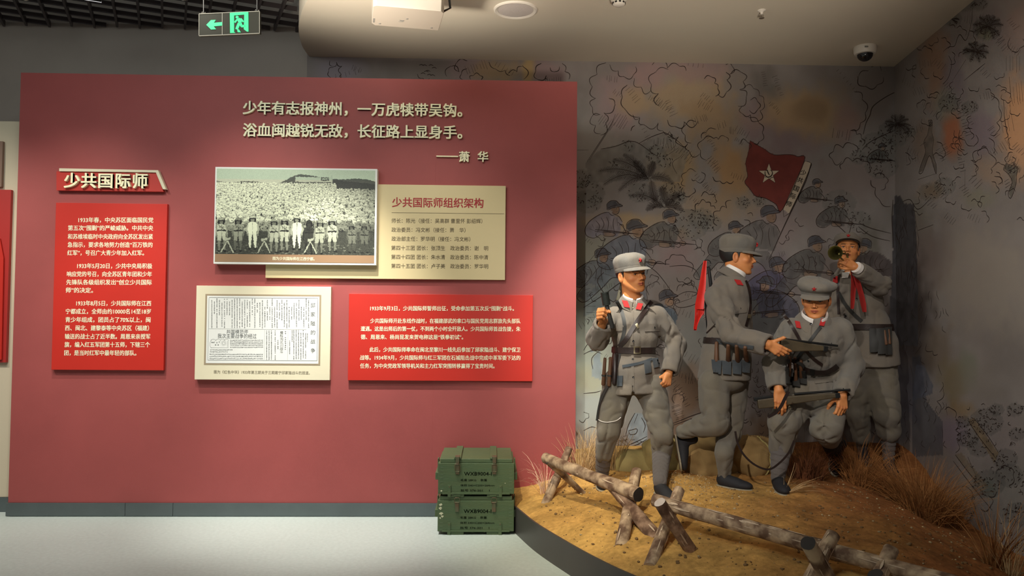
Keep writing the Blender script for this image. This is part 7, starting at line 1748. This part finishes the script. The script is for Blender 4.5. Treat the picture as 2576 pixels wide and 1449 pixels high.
shR, elR, wrR = J(1988, 832, -.13), J(1950, 912, -.12), J(1957, 980, -.24); shL, elL, wrL = J(2114, 830, -.13), J(2141, 920, -.10), J(2119, 994, -.24)
C = [J(2052, 822, -.17), J(2053, 850, -.14), J(2057, 892, -.08), J(2063, 934, -.0), J(2065, 965, .03), J(2063, 1000, .0)]
jacket(s3, C, [.085, .168, .175, .155, .178, .20], [.08, .12, .135, .125, .15, .17], sd_, fr_, (J(1995, 826, -.14), J(2108, 824, -.14), .066),
       [(shR, elR, wrR, [.080, .080, .068]), (shL, elL, wrL, [.084, .082, .066])], J(2062, 990)[2], M_uni2, 22.0, .0, .012)
s3.hand(J(1959, 978, -.262), (.05, -.16, -1), (-.15, -.95, .12), -1, [(.35, .5, .3), (.25, .45, .3), (.3, .5, .3), (.4, .6, .4)], (.7, .4, .3), .03, 1.02)
s3.hand(J(2119, 992, -.245), (-.18, -.35, -.92), (.30, -.85, .35), 1, [(.45, .75, .5), (.55, .85, .5), (.65, .9, .5), (.75, .95, .5)], (.75, .55, .45), .06, 1.08)
s3.finish_body([(s3.hl((0, .025, -.13)), J(2052, 826, -.15), .055, .06), (J(2052, 826, -.15), hipc, .08, .07), (shR, elR, .04, .04), (elR, J(1958, 978, -.24), .04, .03), (shL, elL, .04, .04), (elL, J(2119, 992, -.24), .038, .03),
    (legA[0][0], legA[0][1], .05, .045), (legA[0][1], legA[0][2], .045, .035), (legA[0][2], J(1957, 1200, dA+.10), .035, .026), (legB[0][0], legB[0][1], .05, .045), (legB[0][1], legB[0][2], .045, .035), (legB[0][2], J(2100, 1145, dB+.10), .035, .026)])
s3.face_parts(); s3.cap((-.02, .04), .8, 9.0, M_uni2, .86, -.0, 1.12); s3.tree()
s3.collar(J(2048, 802, -.17), sd_, unit(fr_+V3(0, 0, -.30)), .082, .030, open_=.38, wr=.022)
for o in list(s3.root.children):
    if o.name.startswith('collar'): add_geo(s3, o)
s3.tree(); tab(s3, 2007, 817, 12, 19, 2); tab(s3, 2069, 811, 12, 19, -3)
for p in ((2040, 815), (2034, 908)): s3.button(*p, .008)
s3.strip('waist_belt', [(2018, 925), (2040, 934), (2074, 937), (2094, 929), (2106, 919)], 12, M_leather, .008, .005); s3.patch('buckle', ((2038, 926), (2050, 928), (2050, 944), (2038, 942)), M_gun, .016, .003)
s3.strip('cross_strap', [(1968, 788), (1984, 808), (2007, 846), (2024, 876), (2044, 900), (2068, 918)], 8, M_leather, .006)
s3.strip('shoulder_strap', [(2064, 822), (2052, 838), (2038, 857), (2018, 885), (2004, 905)], 8, M_strap, .004)
s3.patch('placket', ((2036, 826), (2042, 826), (2038, 920), (2032, 920)), M_uni2, .001, .004); s3.patch('pocket_flap', ((2056, 870), (2108, 862), (2108, 876), (2058, 884)), M_uni2, .002, .004); s3.patch('pocket_flap', ((2048, 950), (2104, 944), (2104, 958), (2050, 966)), M_uni2, .002, .004)
for x, y0, y1 in ((1984, 898, 950), (2002, 900, 962), (2016, 905, 955)):
    a = V3(s3.hit(x, y0, .016)[0]); b = V3(s3.hit(x+1, y1, .016)[0]); capsule_part('grenade_handle', a, b, .011, .014, M_wood, s3.root)
for x, w, y0, y1 in ((1985, 20, 925, 968), (2004, 19, 930, 976), (2021, 16, 930, 970)): s3.patch('pouch_pocket', ((x-w/2, y0), (x+w/2, y0+2), (x+w/2-1, y1), (x-w/2+1, y1-2)), M_strap, .006, .022)
s3.strip('pouch_band', [(1976, 908), (1996, 906), (2014, 912), (2026, 922)], 8, M_strap, .022)
r3 = rifle(at_y(2111, 990, 4.93), at_y(1990, 1003, 4.965), 'rifle carried low across the thigh of the crouching figure', -.22, .80)
def sling(pts, D0, w, name, parent, m=M_leather):
    P = cr(pts, 5); V = []
    for i, p in enumerate(P): d = unit(np.array([*(P[min(i+1, len(P)-1)]-P[max(i-1, 0)])])); nv = np.array([-d[1], d[0]])*w/2; a, b = at_y(*(p-nv), D0), at_y(*(p+nv), D0); V += [a, b, V3(b)+V3(0, .003, 0), V3(a)+V3(0, .003, 0)]
    Fs = [(4*i+k, 4*i+(k+1) % 4, 4*i+4+(k+1) % 4, 4*i+4+k) for i in range(len(P)-1) for k in range(4)]+[(0, 1, 2, 3), tuple(4*len(P)-1-k for k in range(4))]
    return MB().add(V, Fs).build(name, m, parent, smooth=True)
sling([(1984, 985), (1974, 1004), (1965, 1022), (1952, 1038), (1932, 1049)], 4.78, 8, 'sling', r3)
ls = sling([(1850, 1085), (1856, 1115), (1872, 1145), (1900, 1170), (1934, 1181), (1962, 1164), (1985, 1138), (1998, 1108)], 4.86, 5, 'hanging_strap', s3.root)

# =================================================== fourth figure: bugler at the back
s4 = Fig(6.12, 'bugler standing in the dark corner behind the others, blowing a bugle', 4)
J = s4.J; s4.start((float(at_z(2235, 1160, .42)[0]), 6.12, .42))
s4.head(J(2132, 628), R(-24), R(10), .05, 1.1)
fr_, sd_ = V3(math.sin(R(-20)), -math.cos(R(-20)), 0), V3(math.cos(R(-20)), math.sin(R(-20)), 0)
hipc = J(2200, 915); zg = gz(J(2232, 1150)[0], 6.1); pw = J(2235, 1150); bot = V3(pw[0], pw[1], zg+.09)
legA = ([J(2214, 930), J(2232, 1045, -.06), J(2236, 1085, -.03)], [.128, .104, .090], (J(2235, 1060, -.1),)); legB = ([J(2172, 930, .04), J(2158, 1040, .08), J(2168, 1100, .12)], [.12, .09, .07], (J(2155, 1040, .08),))
trousers(s4, hipc, [legA, legB], M_trou, 31.0); wrap(s4, J(2236, 1080, -.03), bot, .060, .040, M_wrap, 3.0)
pb_ = V3(J(2170, 1160, .16)); pb_[2] = gz(pb_[0], pb_[1])+.08; wrap(s4, J(2168, 1095, .12), pb_, .058, .040, M_wrap, 4.0)
foot(s4, bot, (-.2, -1)); foot(s4, pb_, (-.3, -1))
shL, elL, wrL = J(2196, 716, .03), J(2216, 718, -.20), J(2160, 678, -.31); shR, elR, wrR = J(2116, 718, -.02), J(2096, 785, .02), J(2108, 850, -.02)
C = [J(2136, 688), J(2150, 716), J(2164, 760), J(2184, 812), J(2198, 862), J(2202, 920)]
jacket(s4, C, [.08, .160, .175, .160, .175, .185], [.07, .12, .135, .125, .15, .16], sd_, fr_, (J(2124, 722), J(2190, 720), .062),
       [(shL, elL, wrL, [.085, .080, .062]), (shR, elR, wrR, [.075, .068, .058])], J(2200, 922)[2], M_uni, 41.0, .08)
s4.hand(J(2154, 673, -.315), (-.80, .05, .50), (.25, -.93, .1), -1, [(.5, 1.1, .6), (.6, 1.2, .6), (.7, 1.3, .6), (.8, 1.3, .6)], (.6, .3, .4), .03, 1.0)
s4.finish_body([(s4.hl((0, .025, -.13)), J(2136, 692), .052, .06), (J(2136, 692), hipc, .08, .07), (shL, elL, .04, .04), (elL, J(2156, 674, -.31), .04, .028), (shR, elR, .04, .04), (elR, wrR, .04, .03), (legA[0][0], legA[0][1], .05, .045), (legA[0][1], legA[0][2], .045, .035), (legA[0][2], bot, .035, .026), (legB[0][0], legB[0][1], .05, .045), (legB[0][1], legB[0][2], .045, .035), (legB[0][2], pb_, .035, .026)])
s4.face_parts(); s4.cap((.20, .0), .1, 13.0, M_uni, .62); s4.tree()
s4.collar(J(2134, 684), sd_, unit(fr_+V3(0, 0, -.2)), .066, .036, open_=.5)
s4.tree(); s4.loop_belt(J(2184, 822), sd_, fr_, (0, 0, 1), .165, .13, .024, M_leather)
s4.patch('white_shirt', ((2120, 686), (2138, 684), (2134, 700), (2117, 701)), M_whitec, .012, .004)
s4.strip('shoulder_strap', [(2113, 684), (2108, 715), (2108, 750), (2110, 790)], 7, M_leather, .004); s4.strip('cross_strap', [(2109, 735), (2124, 762), (2144, 786), (2168, 808)], 9, M_strap, .006)
s4.patch('collar_tab', ((2098, 698), (2108, 696), (2108, 712), (2096, 714)), M_tab, .010, .003, 'red collar tab')
for p in ((2155, 752), (2128, 794)): s4.button(*p, .008)
cf = V3(J(2157, 675, -.315)); dcf = unit(V3(wrL)-V3(elL)); capsule_part('white_cuff', cf-dcf*.012, cf+dcf*.020, .047, .045, M_whitec, s4.root, 24, False)
for x, w, y0, y1 in ((2196, 19, 826, 885), (2214, 18, 826, 890), (2230, 16, 824, 892)): s4.patch('pouch_pocket', ((x-w/2, y0), (x+w/2, y0-1), (x+w/2+3, y1), (x-w/2+3, y1+1)), M_strap, .010, .028)
for x, y0, y1 in ((2222, 832, 866), (2231, 830, 864)): a = V3(s4.hit(x, y0, .030)[0]); b = V3(s4.hit(x+4, y1, .036)[0]); capsule_part('grenade_handle', a, b, .010, .012, M_wood, s4.root)
# bugle with its red scarf
bg = empty('bugle', tuple(J(2104, 636, -.5)), 'tarnished brass bugle with its bell turned to the viewer', 'bugle')
mo = V3(s4.hl((0, -.108, -.062))); be = V3(J(2101, 636, -.50)); ax_ = unit(be-mo); q = Vector(ax_).to_track_quat('Z', 'Y').to_matrix().to_4x4(); q.translation = Vector(be); Lb = np.linalg.norm(be-mo)
bell = [(.0515, 0), (.0530, -.001), (.0520, -.004), (.043, -.016), (.031, -.042), (.022, -.085), (.015, -.14), (.010, -.20)]
inn = [(.0085, -.16), (.018, -.088), (.028, -.044), (.040, -.017), (.0505, -.001)]
MB().lathe(bell[::-1][:-1]+[(.0515, 0)]+inn[::-1], 40, q).build('bell', M_brass, bg, smooth=True, recalc=False)
MB().lathe([(.0088, -.165), (.0002, -.166)], 24, q).build('bell_throat', mat('dark_throat', (.006, .006, .005), .8), bg)
MB().tube([mo+ax_*.02, mo+ax_*(Lb-.19)], [.0065, .0095], 14).build('tube', M_brass, bg, smooth=True); MB().tube([mo+ax_*.002, mo+ax_*.012, mo+ax_*.024], [.0115, .009, .006], 16).build('mouthpiece', M_brass, bg, smooth=True)
x_ = unit(np.cross(ax_, [0, 0, 1])); lo_ = [mo+ax_*(.05+.0)+V3(0, 0, 0), mo+ax_*.04+V3(0, 0, -.035)-x_*.01, mo+ax_*.10+V3(0, 0, -.055)-x_*.01, mo+ax_*(Lb-.24)+V3(0, 0, -.050)-x_*.01, mo+ax_*(Lb-.19)+V3(0, 0, -.028), mo+ax_*(Lb-.22)]
MB().tube([p for p in smooth_path(lo_, 30)], .0065, 12).build('tube_coil', M_brass, bg, smooth=True); MB().tube([be-ax_*.05-x_*.030+V3(0, 0, .012), be-ax_*.03-x_*.062+V3(0, 0, .012), be-ax_*.045-x_*.062+V3(0, 0, -.004), be-ax_*.06-x_*.026+V3(0, 0, -.004)], .0035, 8).build('hanger_ring', M_brass, bg, smooth=True)
sc_ = empty('scarf', tuple(J(2150, 700, -.26)), 'dark red scarf hanging in two tails from the bugle', 'scarf')
ribbon('scarf_tail', [(2145, 674, 6, -.27), (2148, 692, 7, -.25), (2148, 715, 7, -.22), (2146, 740, 6, -.21), (2145, 762, 5, -.20), (2144, 777, 4, -.20)], M_scarf, sc_, 6.12); ribbon('scarf_tail', [(2148, 676, 6, -.28), (2153, 695, 7, -.27), (2160, 718, 7, -.25), (2167, 742, 7, -.235), (2172, 765, 7, -.225), (2175, 785, 5, -.22)], M_scarf, sc_, 6.12)
for f_, o in ((s1, 0), (s2, 0), (s3, 0), (s4, 0)): f_.bvh = None
